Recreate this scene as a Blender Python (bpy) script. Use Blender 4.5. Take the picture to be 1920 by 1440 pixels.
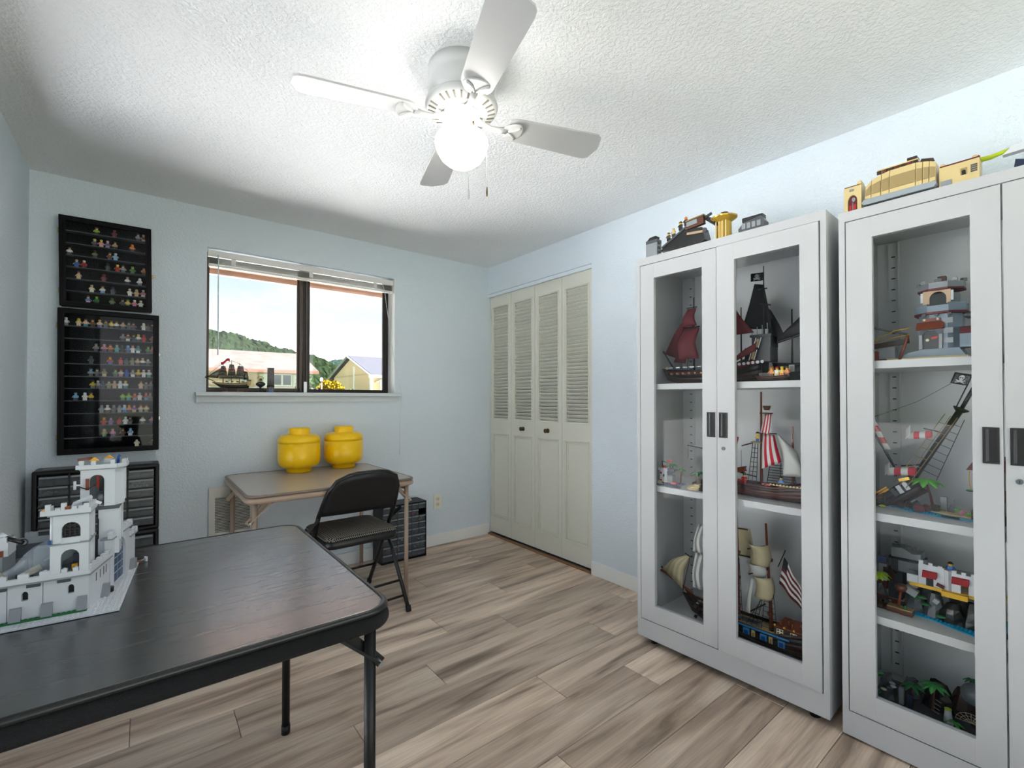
import bpy, math, random
from mathutils import Vector, Matrix, Euler
S = bpy.context.scene
for o in list(bpy.data.objects):
    bpy.data.objects.remove(o, do_unlink=True)
COL = S.collection
GLOBE = 3.0
RND = random.Random(11)
PI = math.pi
rad = math.radians

# ------------------------------------------------------------------ camera
YAW = 51.462
cam_d = bpy.data.cameras.new('camera')
cam_d.sensor_width = 36.0
cam_d.lens = 36.0 * 865.48 / 1920.0
cam_d.shift_y = 17.16 / 1920.0
cam_d.clip_start = 0.02
cam_d.clip_end = 3000
cam = bpy.data.objects.new('camera', cam_d)
COL.objects.link(cam)
cam.location = (-2.32625, -3.24924, 1.15839)
cam.rotation_euler = (rad(90.7), 0, rad(YAW - 90))
S.camera = cam

# ------------------------------------------------------------------ exposure
S.view_settings.view_transform = 'Standard'
S.view_settings.look = 'None'
S.view_settings.gamma = 1.0
S.view_settings.use_curve_mapping = False
S.view_settings.exposure = 2.55
S.cycles.max_bounces = 7
S.cycles.diffuse_bounces = 5
S.cycles.glossy_bounces = 3
S.cycles.transmission_bounces = 4
S.cycles.transparent_max_bounces = 12
S.cycles.caustics_reflective = False
S.cycles.caustics_refractive = False

# ------------------------------------------------------------------ sky
def make_world():
    w = bpy.data.worlds.new('sky')
    S.world = w
    w.use_nodes = True
    nt = w.node_tree
    nt.nodes.clear()
    N = nt.nodes.new
    L = nt.links.new
    tc = N('ShaderNodeTexCoord')
    sep = N('ShaderNodeSeparateXYZ')
    L(tc.outputs['Generated'], sep.inputs[0])
    ramp = N('ShaderNodeValToRGB')
    e = ramp.color_ramp.elements
    e[0].position = 0.0; e[0].color = (1.28, 1.27, 1.27, 1)
    e[1].position = 0.6; e[1].color = (0.20, 0.30, 0.43, 1)
    for p, c in ((0.07, (1.05, 1.06, 1.08, 1)), (0.14, (0.37, 0.395, 0.415, 1)), (0.25, (0.235, 0.30, 0.35, 1))):
        k = e.new(p); k.color = c
    L(sep.outputs['Z'], ramp.inputs[0])
    mp = N('ShaderNodeMapping')
    mp.inputs['Scale'].default_value = (5, 5, 13)
    L(tc.outputs['Generated'], mp.inputs[0])
    nz = N('ShaderNodeTexNoise')
    nz.inputs['Scale'].default_value = 1.6
    nz.inputs['Detail'].default_value = 5
    L(mp.outputs[0], nz.inputs[0])
    cr = N('ShaderNodeValToRGB')
    cr.color_ramp.elements[0].position = 0.46
    cr.color_ramp.elements[1].position = 0.72
    L(nz.outputs['Fac'], cr.inputs[0])
    mx = N('ShaderNodeMixRGB')
    mx.inputs[2].default_value = (0.41, 0.42, 0.43, 1)
    L(cr.outputs[0], mx.inputs[0])
    L(ramp.outputs[0], mx.inputs[1])
    bg = N('ShaderNodeBackground')
    bg.inputs['Strength'].default_value = 0.52
    L(mx.outputs[0], bg.inputs[0])
    out = N('ShaderNodeOutputWorld')
    L(bg.outputs[0], out.inputs[0])
make_world()

# ------------------------------------------------------------------ sun
def make_sun():
    d = bpy.data.lights.new('sun', 'SUN')
    d.energy = 14.0
    d.angle = rad(1.0)
    d.color = (1.0, 0.985, 0.97)
    o = bpy.data.objects.new('sun', d)
    COL.objects.link(o)
    direction = Vector((0.48, -0.12, 0.87))       # towards the sun
    o.rotation_euler = direction.to_track_quat('Z', 'Y').to_euler()
    o.location = (20, -5, 30)
make_sun()

# ------------------------------------------------------------------ materials
def lin(h):
    h = h.lstrip('#')
    out = []
    for i in (0, 2, 4):
        c = int(h[i:i + 2], 16) / 255
        out.append(c / 12.92 if c <= 0.04045 else ((c + 0.055) / 1.055) ** 2.4)
    return (out[0], out[1], out[2], 1)

MATS = {}
def M(hexc, rough=0.45, metal=0.0, var=0.0, vs=30.0, bump=0.0, bs=200.0, name=None, spec=0.5, stretch=None, coat=0.0):
    """procedural material, cached: base colour, optional value variation noise and bump"""
    key = (hexc, rough, metal, var, vs, bump, bs, spec, stretch, coat)
    if key in MATS:
        return MATS[key]
    m = bpy.data.materials.new(name or 'mat_' + hexc.lstrip('#'))
    m.use_nodes = True
    nt = m.node_tree
    b = nt.nodes['Principled BSDF']
    b.inputs['Base Color'].default_value = lin(hexc)
    b.inputs['Roughness'].default_value = rough
    b.inputs['Metallic'].default_value = metal
    b.inputs['Specular IOR Level'].default_value = spec
    if coat:
        b.inputs['Coat Weight'].default_value = coat
        b.inputs['Coat Roughness'].default_value = 0.08
    if var or bump:
        tc = nt.nodes.new('ShaderNodeTexCoord')
        src = tc.outputs['Object']
        if stretch:
            mp = nt.nodes.new('ShaderNodeMapping')
            mp.inputs['Scale'].default_value = stretch
            nt.links.new(src, mp.inputs[0])
            src = mp.outputs[0]
    if var:
        n = nt.nodes.new('ShaderNodeTexNoise')
        n.inputs['Scale'].default_value = vs
        n.inputs['Detail'].default_value = 4
        nt.links.new(src, n.inputs[0])
        mr = nt.nodes.new('ShaderNodeMapRange')
        mr.inputs[1].default_value = 0.3; mr.inputs[2].default_value = 0.7
        mr.inputs[3].default_value = 1 - var; mr.inputs[4].default_value = 1 + var * 0.6
        nt.links.new(n.outputs['Fac'], mr.inputs[0])
        hs = nt.nodes.new('ShaderNodeHueSaturation')
        hs.inputs['Color'].default_value = lin(hexc)
        nt.links.new(mr.outputs[0], hs.inputs['Value'])
        nt.links.new(hs.outputs[0], b.inputs['Base Color'])
    if bump:
        n2 = nt.nodes.new('ShaderNodeTexNoise')
        n2.inputs['Scale'].default_value = bs
        n2.inputs['Detail'].default_value = 3
        nt.links.new(src, n2.inputs[0])
        bp = nt.nodes.new('ShaderNodeBump')
        bp.inputs['Strength'].default_value = bump
        bp.inputs['Distance'].default_value = 0.01
        nt.links.new(n2.outputs['Fac'], bp.inputs['Height'])
        nt.links.new(bp.outputs[0], b.inputs['Normal'])
    MATS[key] = m
    return m

def glass_mat(name, tint=(0.9, 0.93, 0.93), fac=0.08, rough=0.02):
    """thin pane: mostly transparent, fresnel gloss"""
    m = bpy.data.materials.new(name)
    m.use_nodes = True
    nt = m.node_tree
    nt.nodes.clear()
    N = nt.nodes.new
    tr = N('ShaderNodeBsdfTransparent'); tr.inputs[0].default_value = (*tint, 1)
    gl = N('ShaderNodeBsdfGlossy'); gl.inputs['Roughness'].default_value = rough
    gl.inputs[0].default_value = (1, 1, 1, 1)
    fr = N('ShaderNodeFresnel'); fr.inputs[0].default_value = 1.45
    mu = N('ShaderNodeMath'); mu.operation = 'MULTIPLY'; mu.inputs[1].default_value = fac / 0.04
    nt.links.new(fr.outputs[0], mu.inputs[0])
    mu.use_clamp = True
    mix = N('ShaderNodeMixShader')
    nt.links.new(mu.outputs[0], mix.inputs[0])
    nt.links.new(tr.outputs[0], mix.inputs[1])
    nt.links.new(gl.outputs[0], mix.inputs[2])
    out = N('ShaderNodeOutputMaterial')
    nt.links.new(mix.outputs[0], out.inputs[0])
    return m

def plastic_clear(name, tint, alpha):
    m = bpy.data.materials.new(name)
    m.use_nodes = True
    b = m.node_tree.nodes['Principled BSDF']
    b.inputs['Base Color'].default_value = lin(tint)
    b.inputs['Roughness'].default_value = 0.18
    b.inputs['Alpha'].default_value = alpha
    return m

# ------------------------------------------------------------------ mesh builder
class MB:
    def __init__(s):
        s.v = []; s.f = []; s.mi = []; s.m = []; s.sm = []
        s.T = None
    def mid(s, m):
        if m not in s.m: s.m.append(m)
        return s.m.index(m)
    def add(s, vs, fs, m, smooth=False):
        b = len(s.v)
        if s.T is not None:
            vs = [tuple(s.T @ Vector(p)) for p in vs]
        s.v += [tuple(p) for p in vs]
        i = s.mid(m)
        for f in fs:
            s.f.append([b + k for k in f]); s.mi.append(i); s.sm.append(smooth)
        return s
    def box(s, x0, y0, z0, x1, y1, z1, m):
        vs = [(x0, y0, z0), (x1, y0, z0), (x1, y1, z0), (x0, y1, z0), (x0, y0, z1), (x1, y0, z1), (x1, y1, z1), (x0, y1, z1)]
        return s.add(vs, [(0, 3, 2, 1), (4, 5, 6, 7), (0, 1, 5, 4), (1, 2, 6, 5), (2, 3, 7, 6), (3, 0, 4, 7)], m)
    def cbox(s, c, d, m, rot=None):
        hx, hy, hz = d[0] / 2, d[1] / 2, d[2] / 2
        vs = [Vector(p) for p in ((-hx, -hy, -hz), (hx, -hy, -hz), (hx, hy, -hz), (-hx, hy, -hz), (-hx, -hy, hz), (hx, -hy, hz), (hx, hy, hz), (-hx, hy, hz))]
        if rot is not None:
            R = Euler(rot).to_matrix()
            vs = [R @ p for p in vs]
        vs = [tuple(p + Vector(c)) for p in vs]
        return s.add(vs, [(0, 3, 2, 1), (4, 5, 6, 7), (0, 1, 5, 4), (1, 2, 6, 5), (2, 3, 7, 6), (3, 0, 4, 7)], m)
    def bar(s, p, q, w, h, m, up=(0, 0, 1)):
        """rectangular bar from p to q"""
        p = Vector(p); q = Vector(q); d = (q - p).normalized(); up = Vector(up)
        if abs(d.dot(up)) > 0.98: up = Vector((1, 0, 0))
        sx = d.cross(up).normalized(); sz = sx.cross(d).normalized()
        vs = []
        for e in (p, q):
            for a, b in ((-1, -1), (1, -1), (1, 1), (-1, 1)):
                vs.append(tuple(e + sx * a * w / 2 + sz * b * h / 2))
        return s.add(vs, [(0, 1, 2, 3), (7, 6, 5, 4), (0, 4, 5, 1), (1, 5, 6, 2), (2, 6, 7, 3), (3, 7, 4, 0)], m)
    def cyl(s, p, q, r, m, r2=None, n=12, cap=True, smooth=True):
        p = Vector(p); q = Vector(q); d = (q - p).normalized()
        a = Vector((0, 0, 1)) if abs(d.z) < 0.9 else Vector((1, 0, 0))
        x = d.cross(a).normalized(); y = d.cross(x)
        r2 = r if r2 is None else r2
        vs = []
        for e, rr in ((p, r), (q, r2)):
            for i in range(n):
                t = 2 * PI * i / n
                vs.append(tuple(e + (x * math.cos(t) + y * math.sin(t)) * rr))
        s.add(vs, [(i, (i + 1) % n, n + (i + 1) % n, n + i)[::-1] for i in range(n)], m, smooth)
        if cap:
            b = len(s.v) - 2 * n; k = s.mid(m)
            s.f.append([b + i for i in range(n)]); s.f.append([b + n + i for i in range(n)][::-1])
            s.mi += [k, k]; s.sm += [False, False]
        return s
    def tube(s, pts, r, m, n=8, radii=None, closed=False):
        pts = [Vector(p) for p in pts]; k = len(pts); vs = []; prev = None
        for i, p in enumerate(pts):
            if closed: d = (pts[(i + 1) % k] - pts[i - 1]).normalized()
            else: d = (pts[min(i + 1, k - 1)] - pts[max(i - 1, 0)]).normalized()
            if prev is None:
                a = Vector((0, 0, 1)) if abs(d.z) < 0.9 else Vector((1, 0, 0))
                x = d.cross(a).normalized()
            else:
                x = (prev - d * prev.dot(d))
                x = x.normalized() if x.length > 1e-6 else d.cross(Vector((0.3, 0.5, 0.8))).normalized()
            prev = x; y = d.cross(x); rr = radii[i] if radii else r
            for j in range(n):
                t = 2 * PI * j / n
                vs.append(tuple(p + (x * math.cos(t) + y * math.sin(t)) * rr))
        fs = []
        for i in range(k if closed else k - 1):
            i2 = (i + 1) % k
            for j in range(n):
                fs.append((i * n + j, i2 * n + j, i2 * n + (j + 1) % n, i * n + (j + 1) % n))
        if not closed:
            fs.append(tuple(range(n))); fs.append(tuple(range((k - 1) * n, k * n))[::-1])
        return s.add(vs, fs, m, True)
    def lathe(s, prof, m, c=(0, 0, 0), n=24, ang=2 * PI, smooth=True):
        vs = []; fs = []; k = len(prof)
        for i in range(n):
            t = 2 * PI * i / n
            for (rr, z) in prof:
                vs.append((c[0] + rr * math.cos(t), c[1] + rr * math.sin(t), c[2] + z))
        for i in range(n):
            i2 = (i + 1) % n
            for j in range(k - 1):
                fs.append((i * k + j, i2 * k + j, i2 * k + j + 1, i * k + j + 1))
        if prof[0][0] > 1e-5: fs.append(tuple(i * k for i in range(n))[::-1])
        if prof[-1][0] > 1e-5: fs.append(tuple(i * k + k - 1 for i in range(n)))
        return s.add(vs, fs, m, smooth)
    def sph(s, c, r, m, sc=(1, 1, 1), n=12, k=8):
        vs = [(c[0], c[1], c[2] - r * sc[2])]
        for j in range(1, k):
            a = -PI / 2 + PI * j / k
            for i in range(n):
                t = 2 * PI * i / n
                vs.append((c[0] + r * sc[0] * math.cos(a) * math.cos(t), c[1] + r * sc[1] * math.cos(a) * math.sin(t), c[2] + r * sc[2] * math.sin(a)))
        vs.append((c[0], c[1], c[2] + r * sc[2]))
        fs = [(0, 1 + (i + 1) % n, 1 + i) for i in range(n)]
        for j in range(k - 2):
            for i in range(n):
                a = 1 + j * n
                fs.append((a + i, a + (i + 1) % n, a + n + (i + 1) % n, a + n + i))
        top = len(vs) - 1; a = 1 + (k - 2) * n
        fs += [(a + i, a + (i + 1) % n, top) for i in range(n)]
        return s.add(vs, fs, m, True)
    def prism(s, poly, ax, lo, hi, m):
        """extrude a 2-D outline along axis ax; outline axes: x->(y,z) y->(x,z) z->(x,y)"""
        n = len(poly)
        def P(a, b, c):
            return {'x': (c, a, b), 'y': (a, c, b), 'z': (a, b, c)}[ax]
        vs = [P(a, b, lo) for a, b in poly] + [P(a, b, hi) for a, b in poly]
        fs = [tuple(range(n)), tuple(range(n, 2 * n))[::-1]] + [(i, n + i, n + (i + 1) % n, (i + 1) % n) for i in range(n)]
        return s.add(vs, fs, m)
    def plate(s, us, vs_, holes, ax, lo, hi, m):
        """flat plate on a grid with rectangular holes, one connected solid"""
        nu, nv = len(us), len(vs_)
        def P(a, b, c):
            return {'x': (c, a, b), 'y': (a, c, b), 'z': (a, b, c)}[ax]
        V = []
        for c in (lo, hi):
            for b in vs_:
                for a in us: V.append(P(a, b, c))
        q = nu * nv
        idx = lambda i, j, k: k * q + j * nu + i
        solid = lambda i, j: 0 <= i < nu - 1 and 0 <= j < nv - 1 and (i, j) not in holes
        F = []
        for i in range(nu - 1):
            for j in range(nv - 1):
                if not solid(i, j): continue
                F.append((idx(i, j, 0), idx(i, j + 1, 0), idx(i + 1, j + 1, 0), idx(i + 1, j, 0)))
                F.append((idx(i, j, 1), idx(i + 1, j, 1), idx(i + 1, j + 1, 1), idx(i, j + 1, 1)))
                if not solid(i - 1, j): F.append((idx(i, j, 0), idx(i, j, 1), idx(i, j + 1, 1), idx(i, j + 1, 0)))
                if not solid(i + 1, j): F.append((idx(i + 1, j, 0), idx(i + 1, j + 1, 0), idx(i + 1, j + 1, 1), idx(i + 1, j, 1)))
                if not solid(i, j - 1): F.append((idx(i, j, 0), idx(i + 1, j, 0), idx(i + 1, j, 1), idx(i, j, 1)))
                if not solid(i, j + 1): F.append((idx(i, j + 1, 0), idx(i, j + 1, 1), idx(i + 1, j + 1, 1), idx(i + 1, j + 1, 0)))
        used = sorted({k for f in F for k in f}); re = {k: i for i, k in enumerate(used)}
        return s.add([V[k] for k in used], [tuple(re[k] for k in f) for f in F], m)
    def sheet(s, grid, m, t=0.0006, m2=None):
        """curved sheet with a thickness; grid = rows of points; m may be a function (i,j)->material"""
        ni, nj = len(grid), len(grid[0])
        P = [[Vector(p) for p in row] for row in grid]
        A = []; B = []
        for i in range(ni):
            for j in range(nj):
                du = P[min(i + 1, ni - 1)][j] - P[max(i - 1, 0)][j]
                dv = P[i][min(j + 1, nj - 1)] - P[i][max(j - 1, 0)]
                nn = du.cross(dv)
                nn = nn.normalized() if nn.length > 1e-9 else Vector((0, 0, 1))
                A.append(P[i][j] + nn * t); B.append(P[i][j] - nn * t)
        q = ni * nj; b = len(s.v)
        if s.T is not None: s.v += [tuple(s.T @ p) for p in A + B]
        else: s.v += [tuple(p) for p in A + B]
        def put(f, mm):
            s.f.append([b + k for k in f]); s.mi.append(s.mid(mm)); s.sm.append(True)
        for i in range(ni - 1):
            for j in range(nj - 1):
                mm = m(i, j) if callable(m) else m
                a = i * nj + j
                put((a, a + nj, a + nj + 1, a + 1), mm)
                put((q + a, q + a + 1, q + a + nj + 1, q + a + nj), m2 or mm)
        mm = m(0, 0) if callable(m) else m
        for i in range(ni - 1):
            a = i * nj; put((a, q + a, q + a + nj, a + nj), mm)
            a = i * nj + nj - 1; put((a, a + nj, q + a + nj, q + a), mm)
        for j in range(nj - 1):
            put((j, j + 1, q + j + 1, q + j), mm)
            a = (ni - 1) * nj + j; put((a, q + a, q + a + 1, a + 1), mm)
        return s
    def build(s, name, parent=None, loc=None, rot=None, label=None, kind=None, bevel=0):
        me = bpy.data.meshes.new(name)
        me.from_pydata(s.v, [], s.f)
        for m in s.m: me.materials.append(m)
        me.polygons.foreach_set('material_index', s.mi)
        me.polygons.foreach_set('use_smooth', s.sm)
        me.update()
        o = bpy.data.objects.new(name, me)
        COL.objects.link(o)
        if parent is not None: o.parent = parent
        if loc is not None: o.location = loc
        if rot is not None: o.rotation_euler = rot
        if label: o['label'] = label
        if kind: o['kind'] = kind
        if bevel:
            bm = o.modifiers.new('bevel', 'BEVEL'); bm.width = bevel; bm.segments = 2; bm.limit_method = 'ANGLE'
        return o

def tag(o, label=None, cat=None, group=None, kind=None):
    if label: o['label'] = label
    if cat: o['category'] = cat
    if group: o['group'] = group
    if kind: o['kind'] = kind
    return o
def thing(name, label, cat, loc=(0, 0, 0), rz=0.0, group=None, kind=None):
    o = bpy.data.objects.new(name, None)
    o.empty_display_size = 0.05
    COL.objects.link(o)
    o.location = loc
    o.rotation_euler = (0, 0, rz)
    return tag(o, label, cat, group, kind)
def node(name, parent, loc=(0, 0, 0), rot=(0, 0, 0)):
    o = bpy.data.objects.new(name, None); o.empty_display_size = 0.03
    COL.objects.link(o); o.parent = parent; o.location = loc; o.rotation_euler = rot
    return o
def clone(o, parent, loc=None, rot=None):
    c = o.copy(); COL.objects.link(c); c.parent = parent
    if loc is not None: c.location = loc
    if rot is not None: c.rotation_euler = rot
    return c
def struct(o): o['kind'] = 'structure'; return o
# ================================================================== setting
H = 2.29; W = 2.777; YB = -4.05; T = 0.16

def wall_mat(name, hexc, bs, strength, rough=0.85):
    m = bpy.data.materials.new(name); m.use_nodes = True
    nt = m.node_tree; b = nt.nodes['Principled BSDF']
    b.inputs['Roughness'].default_value = rough
    b.inputs['Specular IOR Level'].default_value = 0.25
    tc = nt.nodes.new('ShaderNodeTexCoord')
    n1 = nt.nodes.new('ShaderNodeTexNoise'); n1.inputs['Scale'].default_value = bs; n1.inputs['Detail'].default_value = 3.5
    n1.inputs['Roughness'].default_value = 0.55
    nt.links.new(tc.outputs['Object'], n1.inputs[0])
    rp = nt.nodes.new('ShaderNodeValToRGB'); rp.color_ramp.elements[0].position = 0.4; rp.color_ramp.elements[1].position = 0.62
    nt.links.new(n1.outputs['Fac'], rp.inputs[0])
    bp = nt.nodes.new('ShaderNodeBump'); bp.inputs['Strength'].default_value = strength; bp.inputs['Distance'].default_value = 0.004
    nt.links.new(rp.outputs[0], bp.inputs['Height'])
    nt.links.new(bp.outputs[0], b.inputs['Normal'])
    n2 = nt.nodes.new('ShaderNodeTexNoise'); n2.inputs['Scale'].default_value = 2.0
    nt.links.new(tc.outputs['Object'], n2.inputs[0])
    mr = nt.nodes.new('ShaderNodeMapRange'); mr.inputs[3].default_value = 0.97; mr.inputs[4].default_value = 1.03
    nt.links.new(n2.outputs['Fac'], mr.inputs[0])
    hs = nt.nodes.new('ShaderNodeHueSaturation'); hs.inputs['Color'].default_value = lin(hexc)
    nt.links.new(mr.outputs[0], hs.inputs['Value'])
    nt.links.new(hs.outputs[0], b.inputs['Base Color'])
    return m
m_wall = wall_mat('blue_wall_paint', '#D9E2EA', 85, 0.35)
m_ceil = wall_mat('white_ceiling_texture', '#EEEFF1', 85, 0.5)
m_white = M('#ECECEA', 0.5, name='white_trim_paint')
m_dark = M('#15161A', 0.6)

def floor_mat():
    m = bpy.data.materials.new('vinyl_plank'); m.use_nodes = True
    nt = m.node_tree; b = nt.nodes['Principled BSDF']; N = nt.nodes.new; L = nt.links.new
    tc = N('ShaderNodeTexCoord'); oi = N('ShaderNodeObjectInfo')
    sc = N('ShaderNodeVectorMath'); sc.operation = 'SCALE'; sc.inputs['Scale'].default_value = 37.0
    cx = N('ShaderNodeCombineXYZ')
    for i in range(3): L(oi.outputs['Random'], cx.inputs[i])
    L(cx.outputs[0], sc.inputs[0])
    ad = N('ShaderNodeVectorMath'); ad.operation = 'ADD'
    L(tc.outputs['Object'], ad.inputs[0]); L(sc.outputs[0], ad.inputs[1])
    mp = N('ShaderNodeMapping'); mp.inputs['Scale'].default_value = (1.1, 11, 1)
    L(ad.outputs[0], mp.inputs[0])
    n1 = N('ShaderNodeTexNoise'); n1.inputs['Scale'].default_value = 1.5; n1.inputs['Detail'].default_value = 6; n1.inputs['Distortion'].default_value = 0.6
    L(mp.outputs[0], n1.inputs[0])
    r1 = N('ShaderNodeValToRGB'); e = r1.color_ramp.elements
    e[0].position = 0.28; e[0].color = lin('#84705F'); e[1].position = 0.78; e[1].color = lin('#F2DECB')
    k = e.new(0.42); k.color = lin('#BDA592'); k = e.new(0.56); k.color = lin('#DCC5B0')
    L(n1.outputs['Fac'], r1.inputs[0])
    mp2 = N('ShaderNodeMapping'); mp2.inputs['Scale'].default_value = (5, 160, 1)
    L(ad.outputs[0], mp2.inputs[0])
    n2 = N('ShaderNodeTexNoise'); n2.inputs['Scale'].default_value = 1.0; n2.inputs['Detail'].default_value = 3
    L(mp2.outputs[0], n2.inputs[0])
    mr = N('ShaderNodeMapRange'); mr.inputs[1].default_value = 0.3; mr.inputs[2].default_value = 0.7; mr.inputs[3].default_value = 0.86; mr.inputs[4].default_value = 1.1
    L(n2.outputs['Fac'], mr.inputs[0])
    mr2 = N('ShaderNodeMapRange'); mr2.inputs[3].default_value = 0.78; mr2.inputs[4].default_value = 1.16
    L(oi.outputs['Random'], mr2.inputs[0])
    mu = N('ShaderNodeMath'); mu.operation = 'MULTIPLY'
    L(mr.outputs[0], mu.inputs[0]); L(mr2.outputs[0], mu.inputs[1])
    hs = N('ShaderNodeHueSaturation'); hs.inputs['Saturation'].default_value = 1.0
    L(r1.outputs[0], hs.inputs['Color']); L(mu.outputs[0], hs.inputs['Value'])
    L(hs.outputs[0], b.inputs['Base Color'])
    b.inputs['Roughness'].default_value = 0.42
    bp = N('ShaderNodeBump'); bp.inputs['Strength'].default_value = 0.12; bp.inputs['Distance'].default_value = 0.002
    L(n2.outputs['Fac'], bp.inputs['Height']); L(bp.outputs[0], b.inputs['Normal'])
    return m
m_floor = floor_mat()

# floor: sub-floor and planks laid along x
floor = struct(MB().box(-W - T, YB - 0.1, -0.06, 0.75, T, -0.005, M('#3A322C', 0.8)).build('floor'))
PWD, PLN = 0.182, 1.22
plank_mesh = {}
def plank(x0, x1, y0):
    key = round(x1 - x0, 3)
    g = 0.0008
    if key not in plank_mesh:
        ln = x1 - x0; c = 0.0014
        b = MB()
        vs = [(g, -PWD + g, -0.005), (ln - g, -PWD + g, -0.005), (ln - g, -g, -0.005), (g, -g, -0.005),
              (g, -PWD + g, -c), (ln - g, -PWD + g, -c), (ln - g, -g, -c), (g, -g, -c),
              (g + c, -PWD + g + c, 0), (ln - g - c, -PWD + g + c, 0), (ln - g - c, -g - c, 0), (g + c, -g - c, 0)]
        fs = [(8, 9, 10, 11)]
        for k in (0, 4):
            for i in range(4): fs.append((k + i, k + (i + 1) % 4, k + 4 + (i + 1) % 4, k + 4 + i))
        b.add(vs, fs, m_floor)
        o = b.build('plank', floor, (x0, y0, 0)); plank_mesh[key] = o
    else:
        clone(plank_mesh[key], floor, (x0, y0, 0))
y = 0.03; row = 0
offs = [0.35, 0.93, 0.1, 0.62, 1.1, 0.28, 0.8, 0.5, 1.02, 0.18, 0.7]
while y > YB:
    x = -W - offs[row % 11]
    while x < 0.04:
        a, bb = max(x, -W), min(x + PLN, 0.045)
        if bb - a > 0.03: plank(a, bb, y)
        x += PLN
    y -= PWD; row += 1

struct(MB().box(-W - T, YB - T, H, 0.75, T, H + 0.12, m_ceil).build('ceiling'))
WX0, WX1, WZ0, WZ1 = -2.042, -0.860, 1.172, 2.057
struct(MB().plate([-W - T, WX0, WX1, 0.0], [-0.06, WZ0, WZ1, H], {(1, 1)}, 'y', 0.0, T, m_wall).build('wall_back'))
LY0, LY1, LZ0, LZ1 = -2.80, -0.60, 0.03, 2.18
struct(MB().plate([YB, LY0, LY1, 0.0], [-0.06, LZ0, LZ1, H], {(1, 1)}, 'x', -W - T, -W, m_wall).build('wall_left'))
CY = -1.180; CZ = 2.062
struct(MB().prism([(YB, -0.06), (CY, -0.06), (CY, CZ), (0.0, CZ), (0.0, H), (YB, H)], 'x', 0.0, 0.11, m_wall).build('wall_right'))
# the wall behind the camera, its wide opening added to let daylight in
struct(MB().plate([-W - T, -2.74, -0.04, 0.11], [-0.06, 0.0, 2.22, H], {(1, 1)}, 'y', YB - T, YB, m_wall).build('wall_front'))
# closet interior
cl = MB()
cl.plate([CY - 0.3, 0.16], [-0.06, H], set(), 'x', 0.72, 0.75, m_wall)
struct(cl.build('wall_closet'))
struct(MB().box(0.11, CY - 0.33, -0.06, 0.75, CY - 0.30, H, m_wall).build('wall_closet_side'))
struct(MB().box(0.0, 0.0, -0.06, 0.75, T, H, m_wall).build('wall_closet_end'))

def board(name, x0, y0, x1, y1, h=0.088):
    b = MB().box(x0, y0, 0.0, x1, y1, h, m_white)
    return struct(b.build(name, bevel=0.003))
board('baseboard_back', -W, -0.014, 0.0, 0.0)
board('baseboard_right', -0.014, YB, 0.0, CY - 0.002)
board('baseboard_left', -W, LY1 + 0.01, -W + 0.014, -0.014)
# closet floor track
t = struct(MB().box(0.004, CY, 0.0, 0.05, -0.002, 0.006, M('#A9AAA8', 0.35, 0.8)).build('trim_1'))
struct(MB().box(-0.012, CY + 0.004, 0.0, 0.004, -0.002, 0.012, M('#8A623F', 0.5, var=0.2)).build('trim_2'))
struct(MB().box(-0.002, CY, CZ - 0.03, 0.012, 0.0, CZ - 0.004, m_wall).build('trim_3'))
struct(MB().box(0.016, CY, CZ - 0.022, 0.046, 0.0, CZ, M('#2A2D30', 0.4, 0.7)).build('trim_4'))

# ------------------------------------------------------------------ closet bifold door
m_door = M('#D6D5C9', 0.55, name='bifold_cream_paint')
m_brass = M('#5B4A30', 0.3, 0.9)
door = tag(node('door_1', None), 'cream louvred bifold closet door with four leaves and two round knobs', kind='structure')
LW = (-0.004 - (CY + 0.006)) / 4
ZL0, ZL1, ZP0, ZP1 = 0.995, 1.935, 0.165, 0.855
slat0 = None
for i in range(4):
    y1 = -0.004 - LW * i; y0 = y1 - LW + 0.003
    st = 0.042
    us = [y0, y0 + st, y1 - st, y1]
    leaf = MB().plate(us, [0.022, ZP0, ZP1, ZL0, ZL1, CZ - 0.024], {(1, 1), (1, 3)}, 'x', 0.018, 0.048, m_door).build('leaf', door, bevel=0.0015)
    MB().box(0.026, us[1], ZP0, 0.040, us[2], ZP1, m_door).build('panel', leaf)
    for (za, zb) in ((ZP0, ZP1), (ZL0, ZL1)):      # raised bead mouldings
        w1, w2 = 0.006, 0.013
        MB().plate([us[1] - w2, us[1] - w1, us[2] + w1, us[2] + w2], [za - w2, za - w1, zb + w1, zb + w2], {(1, 1)}, 'x', 0.0135, 0.0185, m_door).build('moulding', leaf, bevel=0.0015)
        if za == ZP0:
            w1, w2 = -0.014, -0.004
            MB().plate([us[1] - w2, us[1] - w1, us[2] + w1, us[2] + w2], [za - w2, za - w1, zb + w1, zb + w2], {(1, 1)}, 'x', 0.021, 0.027, m_door).build('moulding', leaf, bevel=0.0015)
    n = 36; sp = (ZL1 - ZL0) / n
    for k in range(n):
        z = ZL0 + sp * (k + 0.5)
        if slat0 is None:
            wd = us[2] - us[1]
            slat0 = MB().cbox((0, 0, 0), (0.027, wd, 0.006), m_door, (0, rad(42), 0)).build('slat', leaf, (0.034, (us[1] + us[2]) / 2, z))
        else:
            clone(slat0, leaf, (0.034, (us[1] + us[2]) / 2, z))
    if i in (1, 2):
        ky = -0.45 if i == 1 else -0.734
        kb = MB()
        kb.T = Matrix.Translation((0.018, ky, 0.921)) @ Matrix.Rotation(-PI / 2, 4, 'Y')
        kb.lathe([(0.0, 0), (0.017, 0), (0.017, 0.004), (0.007, 0.006), (0.006, 0.014), (0.014, 0.02), (0.0165, 0.027), (0.0155, 0.031), (0.011, 0.032), (0.0, 0.030)], m_brass, n=20)
        kb.build('knob', leaf, label='dark antique brass round knob')

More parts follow.
